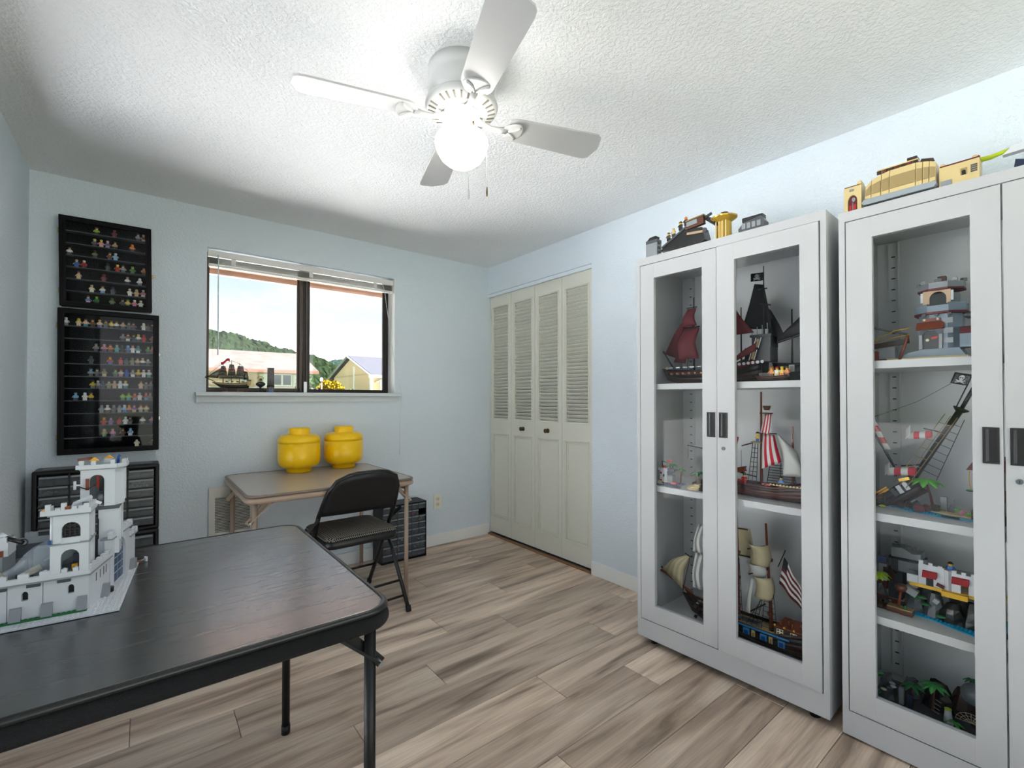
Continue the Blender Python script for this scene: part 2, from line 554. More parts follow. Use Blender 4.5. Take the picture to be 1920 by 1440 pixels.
# ------------------------------------------------------------------ window
m_bronze = M('#4A3D35', 0.4, 0.4, name='bronze_aluminium')
m_bronze2 = M('#2A2421', 0.4, 0.4)
m_pane = glass_mat('window_glass', (0.97, 0.985, 0.99), 0.04)
win = tag(node('window_1', None), 'bronze aluminium sliding window with two panes above a painted sill', kind='structure')
FY0, FY1 = 0.115, 0.155
fz0, fz1 = 1.199, WZ1
MB().plate([WX0, WX0 + 0.012, WX1 - 0.022, WX1 - 0.004], [fz0, fz0 + 0.012, fz1 - 0.02, fz1], {(1, 1)}, 'y', FY0, FY1, m_bronze2).build('frame', win)
# fixed sash left, sliding sash right, each with its pane
s1 = MB().plate([WX0 + 0.012, WX0 + 0.024, -1.512, -1.478], [fz0 + 0.012, fz0 + 0.030, fz1 - 0.04, fz1 - 0.02], {(1, 1)}, 'y', 0.135, 0.150, m_bronze).build('sash', win)
MB().box(WX0 + 0.022, 0.141, fz0 + 0.028, -1.510, 0.145, fz1 - 0.038, m_pane).build('pane', s1)
s2 = MB().plate([-1.478, -1.434, -0.906, -0.882], [fz0 + 0.010, fz0 + 0.026, fz1 - 0.04, fz1 - 0.02], {(1, 1)}, 'y', 0.118, 0.134, m_bronze2).build('sash', win)
MB().box(-1.436, 0.124, fz0 + 0.024, -0.904, 0.128, fz1 - 0.038, m_pane).build('pane', s2)
MB().box(-1.500, 0.106, fz0 + 0.012, -1.488, 0.136, fz1 - 0.03, m_bronze).build('mullion_rib', win)
MB().box(-1.462, 0.106, fz0 + 0.012, -1.452, 0.120, fz1 - 0.03, m_bronze).build('mullion_rib', win)
MB().box(-1.476, 0.098, fz0 + 0.001, -1.456, 0.113, fz0 + 0.075, M('#B9BABB', 0.3, 0.8)).build('latch', win, label='small silver window latch')
MB().box(WX1 - 0.004, 0.0, 1.172, WX1, T, WZ1, m_white).build('jamb', win)
struct(MB().box(WX0, -0.001, 1.172, WX1, 0.15, 1.199, m_wall).build('window_sill', win))
m_sill = M('#D0D6D9', 0.5, name='sill_paint')
MB().box(-2.096, -0.052, 1.176, -0.830, -0.0005, 1.199, m_sill).build('window_stool', win, bevel=0.002)
MB().box(-2.092, -0.018, 1.138, -0.834, -0.0005, 1.1755, m_sill).build('window_apron', win, bevel=0.001)

# glazed door added in the left wall, out of view, to let daylight in
win2 = tag(node('added_light_door', None), 'unseen bronze framed glass door added in the left wall to let daylight in', kind='structure')
MB().plate([LY0, LY0 + 0.03, (LY0 + LY1) / 2 - 0.02, (LY0 + LY1) / 2 + 0.02, LY1 - 0.03, LY1], [LZ0, LZ0 + 0.03, LZ1 - 0.03, LZ1], {(1, 1), (3, 1)}, 'x', -W - 0.13, -W - 0.10, m_bronze).build('frame', win2)
for a_, b_ in ((LY0 + 0.03, (LY0 + LY1) / 2 - 0.02), ((LY0 + LY1) / 2 + 0.02, LY1 - 0.03)):
    MB().box(-W - 0.118, a_ - 0.004, LZ0 + 0.026, -W - 0.114, b_ + 0.004, LZ1 - 0.026, m_pane).build('pane', win2)

# ------------------------------------------------------------------ eave outside the window
m_soffit = M('#A5795A', 0.7, var=0.2, vs=6, stretch=(0.4, 6, 6))
struct(MB().box(-W - 1.2, T + 0.001, 2.125, 1.2, 0.80, 2.15, m_soffit).build('roof_soffit'))
struct(MB().box(-W - 1.2, 0.80, 2.085, 1.2, 0.84, 2.26, M('#6E5444', 0.7, var=0.2, vs=8)).build('roof_fascia'))
struct(MB().box(-W - 1.2, YB - 1.0, 2.45, 1.3, 0.86, 2.5, M('#77726C', 0.9)).build('roof'))
# ================================================================== outside
m_grass = M('#3F4E2B', 0.95, var=0.3, vs=1.5)
struct(MB().box(-160, 0.9, -0.7, 260, 600, -0.6, m_grass).build('ground'))
struct(MB().box(-40, 0.9, -0.6, 40, 16, -0.55, M('#E6E3DF', 0.9, var=0.05)).build('window_bounce_ground'))  # unseen pale slab added to bounce sunlight up through the window
struct(MB().box(-60, YB - T - 0.005, -0.6, -W - T - 0.01, 0.89, -0.5, M('#82848A', 0.9, var=0.06)).build('side_bounce_ground'))  # unseen ground added to bounce sunlight in through the left door
struct(MB().box(-60, -60, -0.3, 60, YB - T - 0.01, -0.12, M('#55584F', 0.9, var=0.1)).build('rear_ground'))  # unseen ground behind the camera, toned to limit bounce through the rear opening

# wooded hills: terrain meshes with tree-crown relief
m_hill = M('#121A0D', 0.95, var=0.75, vs=0.22, spec=0.0, name='wooded_hill_green')
m_hill2 = M('#1B2622', 0.95, var=0.4, vs=0.12, spec=0.0, name='far_wooded_hill')
def hill(name, label, D, ridge, m, seed, depth=120, dx=1.4):
    rr = random.Random(seed)
    b = MB(); x0, x1 = ridge[0][0], ridge[-1][0]
    nx = int((x1 - x0) / dx); ny = 24
    def rz(x):
        for (a, za), (c, zc) in zip(ridge, ridge[1:]):
            if a <= x <= c:
                t = (x - a) / (c - a); t = t * t * (3 - 2 * t); return za + (zc - za) * t
        return ridge[-1][1]
    rows = []
    for j in range(ny + 1):
        t = j / ny
        row = []
        for i in range(nx + 1):
            x = x0 + dx * i
            z = rz(x) * (0.02 + 0.98 * math.sin(t * PI / 2) ** 0.9)
            z += (rr.random() - 0.25) * 3.2 * (0.2 + t)
            row.append((x + rr.uniform(-0.6, 0.6) * dx, D - depth * (1 - t), z))
        rows.append(row)
    back = [(p[0], p[1] + 60, -2) for p in rows[-1]]
    rows.append(back)
    vs = [p for r_ in rows for p in r_]; k = nx + 1
    fs = [(j * k + i, j * k + i + 1, (j + 1) * k + i + 1, (j + 1) * k + i) for j in range(len(rows) - 1) for i in range(nx)]
    b.add(vs, fs, m)
    return tag(b.build(name), label, 'hill')
hill('wooded_hill', 'green wooded hill rising behind the pale roofed house', 400, [(-160, 6), (-60, 20), (0, 41), (28, 49), (46, 48.5), (62, 44), (80, 39), (96, 36), (120, 27), (160, 14), (220, 4)], m_hill, 3)
hill('distant_hill', 'hazy blue green hill far away between the two houses', 700, [(100, 20), (150, 42), (185, 57), (205, 53), (222, 58), (245, 61), (290, 48), (400, 10)], m_hill2, 5, dx=3.0)

def gable_roof(b, x0, x1, y0, y1, ze, zr, m, t=0.15, over=0.0):
    ym = (y0 + y1) / 2
    b.prism([(y0, ze), (ym, zr), (y1, ze), (y1, ze - t), (ym, zr - t), (y0, ze - t)], 'x', x0, x1, m)

# pale house, ridge along x, front wall facing us
m_shingle = M('#3E3936', 0.9, spec=0.0, var=0.2, vs=1.2, bump=0.3, bs=6)
hA = thing('neighbour_house', 'pale peach bungalow with light shingle roof beyond the left pane', 'house', (0, 44.9, 0))
MB().box(-14, 0, -0.6, 10.4, 11, 3.75, M('#A98F79', 0.9, var=0.04)).build('wall', hA)
rb = MB(); gable_roof(rb, -15, 11.05, -0.9, 12.0, 3.86, 6.05, m_shingle)
rf = rb.build('roof', hA)
MB().box(-15, -1.0, 3.58, 11.05, -0.88, 3.86, M('#7A5140', 0.8)).build('fascia', rf)
m_trimw = M('#B5B2AE', 0.6)
wn = MB().plate([6.95, 7.1, 7.86, 8.02, 8.72, 8.86], [2.36, 2.48, 3.42, 3.52], {(1, 1), (3, 1)}, 'y', -0.07, 0.02, m_trimw).build('window', hA)
for xx in ((7.1, 7.86), (8.02, 8.72)):
    MB().box(xx[0], -0.04, 2.48, xx[1], -0.02, 3.42, M('#39444A', 0.2)).build('pane', wn)
for xx in ((6.0, 6.9), (8.92, 9.85)):
    sh = MB().box(xx[0], -0.06, 2.3, xx[1], -0.005, 3.5, m_trimw).build('shutter', hA)
MB().box(-14, -0.05, 0.2, 10.4, -0.01, 2.25, M('#B0ACA8', 0.9)).build('skirting', hA)
arch = MB(); pts = []
for i in range(13):
    t = PI * i / 12; pts.append((4.2 + 0.72 * math.cos(t), 2.5 + 0.72 * math.sin(t)))
for i in range(12, -1, -1):
    t = PI * i / 12; pts.append((4.2 + 0.6 * math.cos(t), 2.5 + 0.6 * math.sin(t)))
arch.prism(pts, 'y', -0.08, -0.01, M('#5C6A62', 0.6)).build('arch_trim', hA)

# tan gabled house, ridge along x, its gable end turned to the left
hB = thing('gabled_house', 'tan board-sided gabled house with grey roof beyond the right pane', 'house', (8.35, 28.5, 0))
m_tan = M('#C9AC8E', 0.9, var=0.06, vs=3, stretch=(1, 8, 0.3))
m_roofg = M('#36363B', 0.9, spec=0.0, var=0.08, vs=2)
mt = M('#D9D6D0', 0.6); mfc = M('#8F9098', 0.7)
MB().prism([(-3.6, -0.6), (3.6, -0.6), (3.6, 2.75), (0.0, 3.95), (-3.6, 2.75)], 'x', 0.45, 10.0, m_tan).build('wall', hB)
rb = MB().prism([(-4.35, 2.62), (0.0, 4.12), (4.35, 2.62), (4.35, 2.48), (0.0, 3.98), (-4.35, 2.48)], 'x', 0.22, 10.6, m_roofg)
rf = rb.build('roof', hB)
MB().bar((0.19, -4.36, 2.55), (0.19, 0.02, 4.06), 0.05, 0.2, mfc, (1, 0, 0)).build('bargeboard', rf)
MB().bar((0.19, 4.36, 2.55), (0.19, -0.02, 4.06), 0.05, 0.2, mfc, (1, 0, 0)).build('bargeboard', rf)
MB().box(0.0, -4.42, 2.46, 10.6, -4.33, 2.62, mt).build('gutter', rf)
MB().box(0.39, -0.75, -0.6, 0.45, -0.55, 3.35, mt).build('batten', hB)
MB().box(0.39, -3.66, -0.6, 0.55, -3.45, 2.75, mt).build('corner_board', hB)
MB().box(0.41, -3.4, 2.70, 0.45, 3.4, 2.78, M('#B59A7E', 0.9)).build('belt_board', hB)
wn = MB().plate([1.0, 1.15, 1.75, 1.9], [0.9, 1.05, 2.3, 2.42], {(1, 1)}, 'y', -3.68, -3.58, mt).build('window', hB)
MB().box(1.15, -3.64, 1.05, 1.75, -3.62, 2.3, M('#4A5352', 0.2)).build('pane', wn)
MB().tube([(0.2, 4.2, 2.45), (0.35, 3.7, 2.2), (0.38, 3.55, 2.0), (0.38, 3.55, -0.3)], 0.06, M('#7A6F66', 0.5), n=8).build('downpipe', hB)
MB().tube([(1.6, -4.3, 2.5), (1.0, -4.0, 2.35), (0.7, -3.7, 2.2)], 0.06, mt, n=8).build('gutter_elbow', hB)

# garden shrubs between the houses and a lamp post
def shrub(name, label, c, r, hexc, seed, n=26):
    rr = random.Random(seed)
    root = thing(name, label, 'shrub', (c[0], c[1], -0.6), group=None)
    m = M(hexc, 0.9, var=0.4, vs=5, spec=0.0)
    b = MB()
    for k in range(n * 28):
        a = rr.uniform(0, 2 * PI); e = rr.uniform(-0.2, 1); q = rr.uniform(0.55, 1.0)
        p = Vector((math.cos(a) * math.sqrt(max(0, 1 - e * e)), math.sin(a) * math.sqrt(max(0, 1 - e * e)), e)) * q
        p = Vector((p.x * r[0], p.y * r[1], p.z * r[2] + c[2] + 0.6))
        s_ = 0.10
        u_ = Vector((rr.uniform(-1, 1), rr.uniform(-1, 1), rr.uniform(-1, 1))).normalized() * s_
        w_ = u_.cross(Vector((rr.uniform(-1, 1), rr.uniform(-1, 1), 1))).normalized() * s_ * 0.6
        b.add([p - u_, p + w_, p + u_, p - w_], [(0, 1, 2, 3)], m)
    f = b.build('foliage', root, kind='stuff')
    MB().tube([(0, 0, 0), (0.05, 0, (c[2] + 0.6) * 0.5), (0, 0.05, c[2] + 0.6)], 0.06, M('#5B4636', 0.9), n=7).build('trunk', root)
    return root
shrub('yellow_shrub', 'bright yellow flowering shrub beside the tan gabled house', (6.35, 25.0, 1.45), (0.85, 0.8, 0.85), '#6E5A0A', 1, 40)
shrub('green_shrub', 'fresh green leafy shrub below the corner of the pale roof', (5.05, 25.6, 1.75), (0.5, 0.6, 1.0), '#2C4416', 2, 30)
shrub('purple_shrub', 'low purple leaved shrub beside the window mullion', (5.15, 24.2, 1.2), (0.5, 0.5, 0.55), '#6E5264', 4, 14)
shrub('small_dark_bush', 'small dark bush in front of the gabled house wall', (6.95, 23.2, 1.28), (0.3, 0.3, 0.45), '#4A5A36', 6, 12)
lp = thing('lamp_post', 'thin dark garden lamp post rising from the yellow shrub', 'lamp post', (5.25, 23.0, -0.6))
MB().cyl((0, 0, 0), (0, 0, 2.7), 0.045, M('#4A3A32', 0.6), n=8).build('post', lp)
MB().lathe([(0.0, 2.7), (0.08, 2.72), (0.09, 2.85), (0.04, 2.9), (0.0, 2.92)], M('#C7B8A6', 0.5), n=10).build('lantern', lp)
# ================================================================== ceiling fan with lamp
FX, FY_ = -1.479, -1.908
m_fan = M('#BFBFBF', 0.35, name='fan_white_enamel')
fan = thing('ceiling_fan', 'white four-bladed ceiling fan with frosted globe lamp and two pull chains', 'ceiling fan', (FX, FY_, 0))
MB().lathe([(0.0, 2.2899), (0.112, 2.2899), (0.113, 2.255), (0.110, 2.250), (0.110, 2.238), (0.114, 2.232), (0.114, 2.180), (0.100, 2.172), (0.0, 2.172)], m_fan, n=48).build('motor_housing', fan)
# vented lower ring
ring = MB().lathe([(0.060, 2.170), (0.100, 2.176), (0.122, 2.170), (0.124, 2.160), (0.118, 2.148), (0.086, 2.138), (0.062, 2.136), (0.058, 2.150)], m_fan, n=48).build('vent_ring', fan)
m_slot = M('#6B655C', 0.7)
sl0 = None
for k in range(28):
    if k % 7 in (0,): continue
    a = 2 * PI * k / 28 + 0.1
    b = MB(); 
    if sl0 is None:
        b.T = Matrix.Rotation(0, 4, 'Z')
        b.cbox((0.101, 0, 2.1425), (0.026, 0.0062, 0.004), m_slot, (0, rad(-17), 0))
        sl0 = b.build('vent_slot', ring, rot=(0, 0, a))
    else: clone(sl0, ring, rot=(0, 0, a))
MB().lathe([(0.0, 2.15), (0.062, 2.15), (0.064, 2.132), (0.052, 2.124), (0.042, 2.122), (0.0, 2.122)], m_fan, n=36).build('rotor', fan)
sw = MB().lathe([(0.0, 2.126), (0.0385, 2.124), (0.0395, 2.118), (0.0395, 2.078), (0.037, 2.070), (0.0, 2.070)], m_fan, n=36).build('switch_housing', fan)
MB().cyl((0.027, -0.027, 2.105), (0.031, -0.031, 2.105), 0.006, m_brass, n=10).build('chain_ferrule', sw)
MB().lathe([(0.0, 2.077), (0.043, 2.077), (0.046, 2.072), (0.046, 2.062), (0.0, 2.062)], m_fan, n=36).build('lamp_fitter', fan)
m_blade = M('#BABABB', 0.4, name='fan_blade_white')
def blade_mesh():
    b = MB(); N = 26; pts = []
    L0, L1 = 0.165, 0.535
    hw0, hw1 = 0.050, 0.066
    top = []; bot = []
    for i in range(N + 1):
        t = i / N; x = L0 + (L1 - L0) * t
        w = hw0 + (hw1 - hw0) * t
        if t > 0.86: w *= math.sqrt(max(0.0, 1 - ((t - 0.86) / 0.14) ** 2.6)) * 0.72 + 0.28 * (1 - ((t - 0.86) / 0.14) ** 6)
        if t < 0.05: w *= 0.8 + 0.2 * t / 0.05
        top.append((x, w)); bot.append((x, -w))
    poly = top + bot[::-1]
    b.prism(poly, 'z', -0.003, 0.003, m_blade)
    return b
def iron_mesh():
    b = MB()
    # curved arm from the rotor to a rounded medallion plate under the blade
    b.tube([(0.050, 0, 2.134), (0.075, 0, 2.119), (0.105, 0, 2.110), (0.135, 0, 2.110), (0.160, 0, 2.114)], 0.009, m_fan, n=10, radii=[0.010, 0.0095, 0.009, 0.010, 0.012])
    return b
first = None
for k in range(4):
    a = rad(72 + 90 * k)
    br = iron_mesh().build('blade_iron', fan, rot=(0, 0, a))
    md = MB(); pts = []
    for i in range(28):
        t = 2 * PI * i / 28
        pts.append((0.187 + 0.034 * math.cos(t) * (1 if math.cos(t) > 0 else 1.1), 0.046 * math.sin(t) * (1 + 0.25 * math.cos(t))))
    md.prism(pts, 'z', 2.112, 2.118, m_fan)
    md.build('medallion', br, bevel=0.002)
    for s in (-1, 1):
        MB().tube([(0.168, 0.004 * s, 2.1105), (0.184, 0.012 * s, 2.1095), (0.198, 0.026 * s, 2.1095), (0.204, 0.036 * s, 2.1105)], 0.004, m_fan, n=8).build('scroll', br)
    bl = blade_mesh().build('blade', fan, (0, 0, 2.122), (0, 0, 0))
    bl.rotation_euler = (Matrix.Rotation(a, 3, 'Z') @ Matrix.Rotation(rad(-11), 3, 'X')).to_euler()
# glowing globe
m_globe = bpy.data.materials.new('lit_frosted_globe'); m_globe.use_nodes = True
_b = m_globe.node_tree.nodes['Principled BSDF']
_b.inputs['Base Color'].default_value = lin('#FFFDF6'); _b.inputs['Roughness'].default_value = 0.3
_b.inputs['Emission Color'].default_value = (1.0, 0.965, 0.90, 1); _b.inputs['Emission Strength'].default_value = GLOBE
prof = [(0.0, 1.955), (0.025, 1.957), (0.050, 1.966), (0.071, 1.984), (0.084, 2.007), (0.0915, 2.031), (0.0905, 2.045), (0.082, 2.058), (0.066, 2.067), (0.047, 2.071), (0.0, 2.072)]
MB().lathe(prof, m_globe, n=40).build('globe', fan, label='frosted white glass globe, lit')
m_chain = M('#D8D6D0', 0.35, 0.6)
for i, (dx, dy, z0, z1, dark) in enumerate(((-0.030, -0.080, 2.105, 1.800, 0), (0.048, -0.052, 2.105, 1.848, 1))):
    ch = MB().tube([(dx * 0.75, dy * 0.5, 2.10), (dx * 1.1, dy * 1.15, 2.06), (dx * 1.25, dy * 1.25, 2.03), (dx * 1.25, dy * 1.25, z1 + 0.03)], 0.0012, m_chain, n=6).build('pull_chain', fan)
    px, py = dx * 1.25, dy * 1.25
    MB().lathe([(0.0, z1 - 0.002), (0.002, z1), (0.0032, z1 + 0.012), (0.002, z1 + 0.030), (0.0, z1 + 0.034)], m_brass if dark else m_fan, (px, py, 0), n=10).build('fob', ch)
# ================================================================== wall fittings
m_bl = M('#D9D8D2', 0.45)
bl = thing('window_blind', 'raised white venetian blind stacked under the top of the window', 'blind', (0, 0, 0))
BX0, BX1 = -2.036, -0.868
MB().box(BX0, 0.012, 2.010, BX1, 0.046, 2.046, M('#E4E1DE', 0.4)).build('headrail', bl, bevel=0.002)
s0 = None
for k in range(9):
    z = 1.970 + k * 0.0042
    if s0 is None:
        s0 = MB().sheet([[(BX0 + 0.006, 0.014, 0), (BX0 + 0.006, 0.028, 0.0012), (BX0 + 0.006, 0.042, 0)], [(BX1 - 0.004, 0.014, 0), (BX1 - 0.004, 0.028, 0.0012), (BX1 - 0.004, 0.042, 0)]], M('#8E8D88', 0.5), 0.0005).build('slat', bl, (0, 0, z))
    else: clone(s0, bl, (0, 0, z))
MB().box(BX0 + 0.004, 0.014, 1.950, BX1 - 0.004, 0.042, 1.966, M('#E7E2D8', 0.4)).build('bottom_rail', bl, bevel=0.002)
for x in (-1.905, -1.455, -1.01):
    MB().box(x - 0.012, 0.008, 1.972, x + 0.012, 0.0115, 2.008, m_bl).build('ladder_clip', bl)
MB().tube([(-1.986, 0.008, 2.02), (-1.985, 0.003, 1.99), (-1.984, 0.002, 1.42)], 0.0032, M('#CFE0EA', 0.2), n=8).build('tilt_wand', bl)
MB().tube([(-0.955, 0.008, 2.005), (-0.945, -0.003, 1.96), (-0.895, -0.010, 1.60), (-0.862, -0.012, 1.40), (-0.833, -0.057, 1.205), (-0.8255, -0.057, 1.17), (-0.823, -0.022, 1.05), (-0.824, -0.010, 0.9), (-0.823, -0.008, 0.735)], 0.0016, M('#D7D8D8', 0.6), n=6).build('lift_cord', bl)
MB().tube([(-1.45, 0.007, 1.998), (-1.2, 0.004, 1.99), (-0.96, 0.006, 2.0)], 0.0014, M('#D7CFBF', 0.6), n=6).build('lift_cord', bl)

# electrical outlet
ol = thing('wall_outlet', 'ivory double wall outlet low on the blue back wall', 'outlet', (-0.497, 0, 0.343))
pl = MB().box(-0.036, -0.006, -0.058, 0.036, -0.0005, 0.058, M('#E6E2D6', 0.4)).build('cover_plate', ol, bevel=0.002)
for z in (0.021, -0.021):
    rc = MB().prism([(0.0165 * math.cos(t) * 0.95, z + 0.0165 * math.sin(t)) for t in [2 * PI * i / 16 for i in range(16)]], 'y', -0.009, -0.006, M('#DCD8CA', 0.4)).build('receptacle', ol)
    for (dx, dz, w, h) in ((-0.006, 0.003, 0.003, 0.009), (0.006, 0.003, 0.003, 0.009), (0.0, -0.008, 0.005, 0.005)):
        MB().box(dx - w / 2, -0.0095, z + dz - h / 2, dx + w / 2, -0.0088, z + dz + h / 2, m_dark).build('slot', rc)

# wall heater grille
vt = thing('wall_heater', 'white slotted metal wall heater grille behind the tan table', 'heater', (-1.898, 0, 0.42))
mv = M('#D4D2CC', 0.45)
MB().plate([-0.129, -0.096, -0.004, 0.004, 0.086, 0.129], [-0.22, -0.185, -0.075, -0.055, 0.150, 0.215], {(1, 1), (3, 1), (1, 3), (3, 3)}, 'y', -0.016, -0.004, mv).build('faceplate', vt, bevel=0.002)
MB().box(-0.126, -0.004, -0.217, 0.126, -0.0005, 0.212, M('#2F2F2F', 0.8)).build('backing', vt)
f0 = None
for (xa, xb) in ((-0.096, -0.004), (0.004, 0.086)):
    zs = [-0.050 + 0.0093 * i for i in range(22)] + [-0.180 + 0.0093 * i for i in range(12)]
    for z in zs:
        if f0 is None:
            f0 = MB().cbox((0, 0, 0), (0.0925, 0.0012, 0.0085), mv, (rad(38), 0, 0)).build('louvre', vt, ((xa + xb) / 2, -0.010, z))
        else: clone(f0, vt, ((xa + xb) / 2, -0.010, z))
MB().cyl((0.100, -0.018, 0.05), (0.100, -0.016, 0.05), 0.004, m_dark, n=10).build('screw', vt)

# ================================================================== folding tables
def rrect(x0, y0, x1, y1, r, n=6):
    P = []
    for cx, cy, a in ((x1 - r, y1 - r, 0), (x0 + r, y1 - r, 90), (x0 + r, y0 + r, 180), (x1 - r, y0 + r, 270)):
        for i in range(n + 1):
            t = rad(a + 90 * i / n); P.append((cx + r * math.cos(t), cy + r * math.sin(t)))
    return P
def loft(b, rings, m, cap0=True, cap1=True, smooth=True):
    n = len(rings[0]); vs = [p for r_ in rings for p in r_]
    fs = [(k * n + i, k * n + (i + 1) % n, (k + 1) * n + (i + 1) % n, (k + 1) * n + i) for k in range(len(rings) - 1) for i in range(n)]
    b.add(vs, fs, m, smooth)
    base = len(b.v) - len(vs); q = b.mid(m)
    if cap0: b.f.append([base + i for i in range(n)][::-1]); b.mi.append(q); b.sm.append(False)
    if cap1: b.f.append([base + (len(rings) - 1) * n + i for i in range(n)]); b.mi.append(q); b.sm.append(False)
def ring(x0, y0, x1, y1, r, z, n=6): return [(a, b, z) for a, b in rrect(x0, y0, x1, y1, r, n)]

def black_top_mat():
    m = bpy.data.materials.new('black_wood_grain_laminate'); m.use_nodes = True
    nt = m.node_tree; b = nt.nodes['Principled BSDF']; N = nt.nodes.new; L = nt.links.new
    tc = N('ShaderNodeTexCoord'); mp = N('ShaderNodeMapping'); mp.inputs['Scale'].default_value = (1.2, 14, 1); mp.inputs['Rotation'].default_value = (0, 0, rad(4))
    L(tc.outputs['Object'], mp.inputs[0])
    n = N('ShaderNodeTexNoise'); n.inputs['Scale'].default_value = 4; n.inputs['Detail'].default_value = 7; n.inputs['Roughness'].default_value = 0.7
    L(mp.outputs[0], n.inputs[0])
    r1 = N('ShaderNodeValToRGB'); r1.color_ramp.elements[0].position = 0.3; r1.color_ramp.elements[0].color = lin('#08090B'); r1.color_ramp.elements[1].position = 0.75; r1.color_ramp.elements[1].color = lin('#26292E')
    L(n.outputs['Fac'], r1.inputs[0]); L(r1.outputs[0], b.inputs['Base Color'])
    r2 = N('ShaderNodeMapRange'); r2.inputs[1].default_value = 0.3; r2.inputs[2].default_value = 0.7; r2.inputs[3].default_value = 0.29; r2.inputs[4].default_value = 0.23
    L(n.outputs['Fac'], r2.inputs[0]); L(r2.outputs[0], b.inputs['Roughness'])
    b.inputs['IOR'].default_value = 2.7
    b.inputs['Coat Weight'].default_value = 0.0; b.inputs['Coat Roughness'].default_value = 0.16; b.inputs['Coat IOR'].default_value = 2.0
    bp = N('ShaderNodeBump'); bp.inputs['Strength'].default_value = 0.02; bp.inputs['Distance'].default_value = 0.001
    L(n.outputs['Fac'], bp.inputs['Height']); L(bp.outputs[0], b.inputs['Normal'])
    return m
def folding_table(name, label, x0, y0, x1, y1, zt, mtop, mlip, mrim, mleg, rimh, braces):
    t = thing(name, label, 'table', ((x0 + x1) / 2, (y0 + y1) / 2, 0))
    hx, hy = (x1 - x0) / 2, (y1 - y0) / 2
    b = MB()
    loft(b, [ring(-hx + 0.012, -hy + 0.012, hx - 0.012, hy - 0.012, 0.05, z) for z in (zt - 0.012, zt - 0.001)] + [ring(-hx + 0.014, -hy + 0.014, hx - 0.014, hy - 0.014, 0.049, zt)], mtop, smooth=False)
    b.build('tabletop', t)
    b = MB()   # metal lip round the panel
    prof = [(0.012, zt - 0.002), (0.009, zt + 0.0015), (0.003, zt), (0.001, zt - 0.008), (0.006, zt - 0.012)]
    loft(b, [ring(-hx + d, -hy + d, hx - d, hy - d, 0.055, z) for d, z in prof], mlip, False, False)
    b.build('lip', t)
    b = MB()   # rolled rim
    prof = []
    for i in range(9):
        a = rad(80 - 200 * i / 8)
        prof.append((0.012 - 0.014 * math.cos(a), zt - 0.012 - rimh / 2 + rimh / 2 * math.sin(a)))
    loft(b, [ring(-hx + d, -hy + d, hx - d, hy - d, 0.06, z) for d, z in prof], mrim, False, False)
    b.build('rim', t)
    zr = zt - 0.012 - rimh
    MB().box(-hx + 0.03, -hy + 0.03, zt - 0.03, hx - 0.03, hy - 0.03, zt - 0.0125, mleg).build('underside_panel', t)
    lx, ly = hx - 0.042, hy - 0.046
    for sx in (-1, 1):
        for sy in (-1, 1):
            lg = MB().cyl((sx * lx, sy * ly, zt - 0.03), (sx * lx * 1.0, sy * ly, 0.012), 0.0125, mleg, n=14).build('leg', t)
            MB().cyl((sx * lx, sy * ly, 0.0), (sx * lx, sy * ly, 0.03), 0.0142, mleg, n=14).build('foot_cap', lg)
            # folding brace: channel from under the panel to the leg
            dx = -sx * 0.062
            A = Vector((sx * lx + dx, sy * ly, zr + 0.004)); Bp = Vector((sx * lx + sx * 0.030, sy * ly, zr - 0.098))
            br = MB().bar(A + Vector((0, -sy * 0.015, 0)), Bp + Vector((0, -sy * 0.015, 0)), 0.010, 0.022, mleg).build('brace', t)
            MB().bar(A + Vector((-sx * 0.02, sy * 0.014, 0)), Bp + Vector((-sx * 0.012, sy * 0.014, 0.012)), 0.003, 0.006, mleg).build('brace_rod', br)
            MB().cyl(Bp + Vector((-sx * 0.01, -0.018, 0.010)), Bp + Vector((-sx * 0.01, 0.018, 0.010)), 0.005, M('#9A9A98', 0.3, 0.9), n=10).build('rivet', br)
    for sx in (-1, 1):
        MB().cyl((sx * lx, -ly, zt - 0.062), (sx * lx, ly, zt - 0.062), 0.009, mleg, n=10).build('leg_crossbar', t)
    return t
m_blk = M('#0D0D0F', 0.42, name='black_enamel', spec=0.35)
m_rimb = M('#0E0E11', 0.55, bump=0.5, bs=900, name='textured_black_vinyl', spec=0.3)
folding_table('black_folding_table', 'black square folding card table in the left foreground', -2.747, -2.302, -1.892, -1.452, 0.710, black_top_mat(), M('#1A1A1C', 0.3), m_rimb, m_blk, 0.036, 1)
m_tanr = M('#A8917F', 0.45, name='tan_enamel')
folding_table('tan_folding_table', 'tan square folding card table under the window', -1.957, -0.828, -1.098, -0.036, 0.705, M('#AFA59D', 0.32, var=0.03, vs=60, coat=0.3), M('#7B6B60', 0.4), m_tanr, M('#A08B7A', 0.4), 0.030, 1)

# ================================================================== folding chair
ch = thing('folding_chair', 'black metal folding chair with checked fabric seat at the tan table', 'chair', (-1.416, -0.66, 0), rad(2.0))
m_ch = M('#0E0E0F', 0.38, name='black_chair_enamel')
m_vin = M('#111113', 0.5, bump=0.15, bs=700)
def seat_fabric():
    m = bpy.data.materials.new('checked_seat_fabric'); m.use_nodes = True
    nt = m.node_tree; b = nt.nodes['Principled BSDF']; N = nt.nodes.new; L = nt.links.new
    tc = N('ShaderNodeTexCoord'); mp = N('ShaderNodeMapping'); mp.inputs['Rotation'].default_value = (0, 0, rad(45))
    L(tc.outputs['Object'], mp.inputs[0])
    c = N('ShaderNodeTexChecker'); c.inputs['Scale'].default_value = 130; c.inputs[1].default_value = lin('#121110'); c.inputs[2].default_value = lin('#8F877B')
    L(mp.outputs[0], c.inputs[0]); L(c.outputs[0], b.inputs['Base Color'])
    b.inputs['Roughness'].default_value = 0.85
    return m
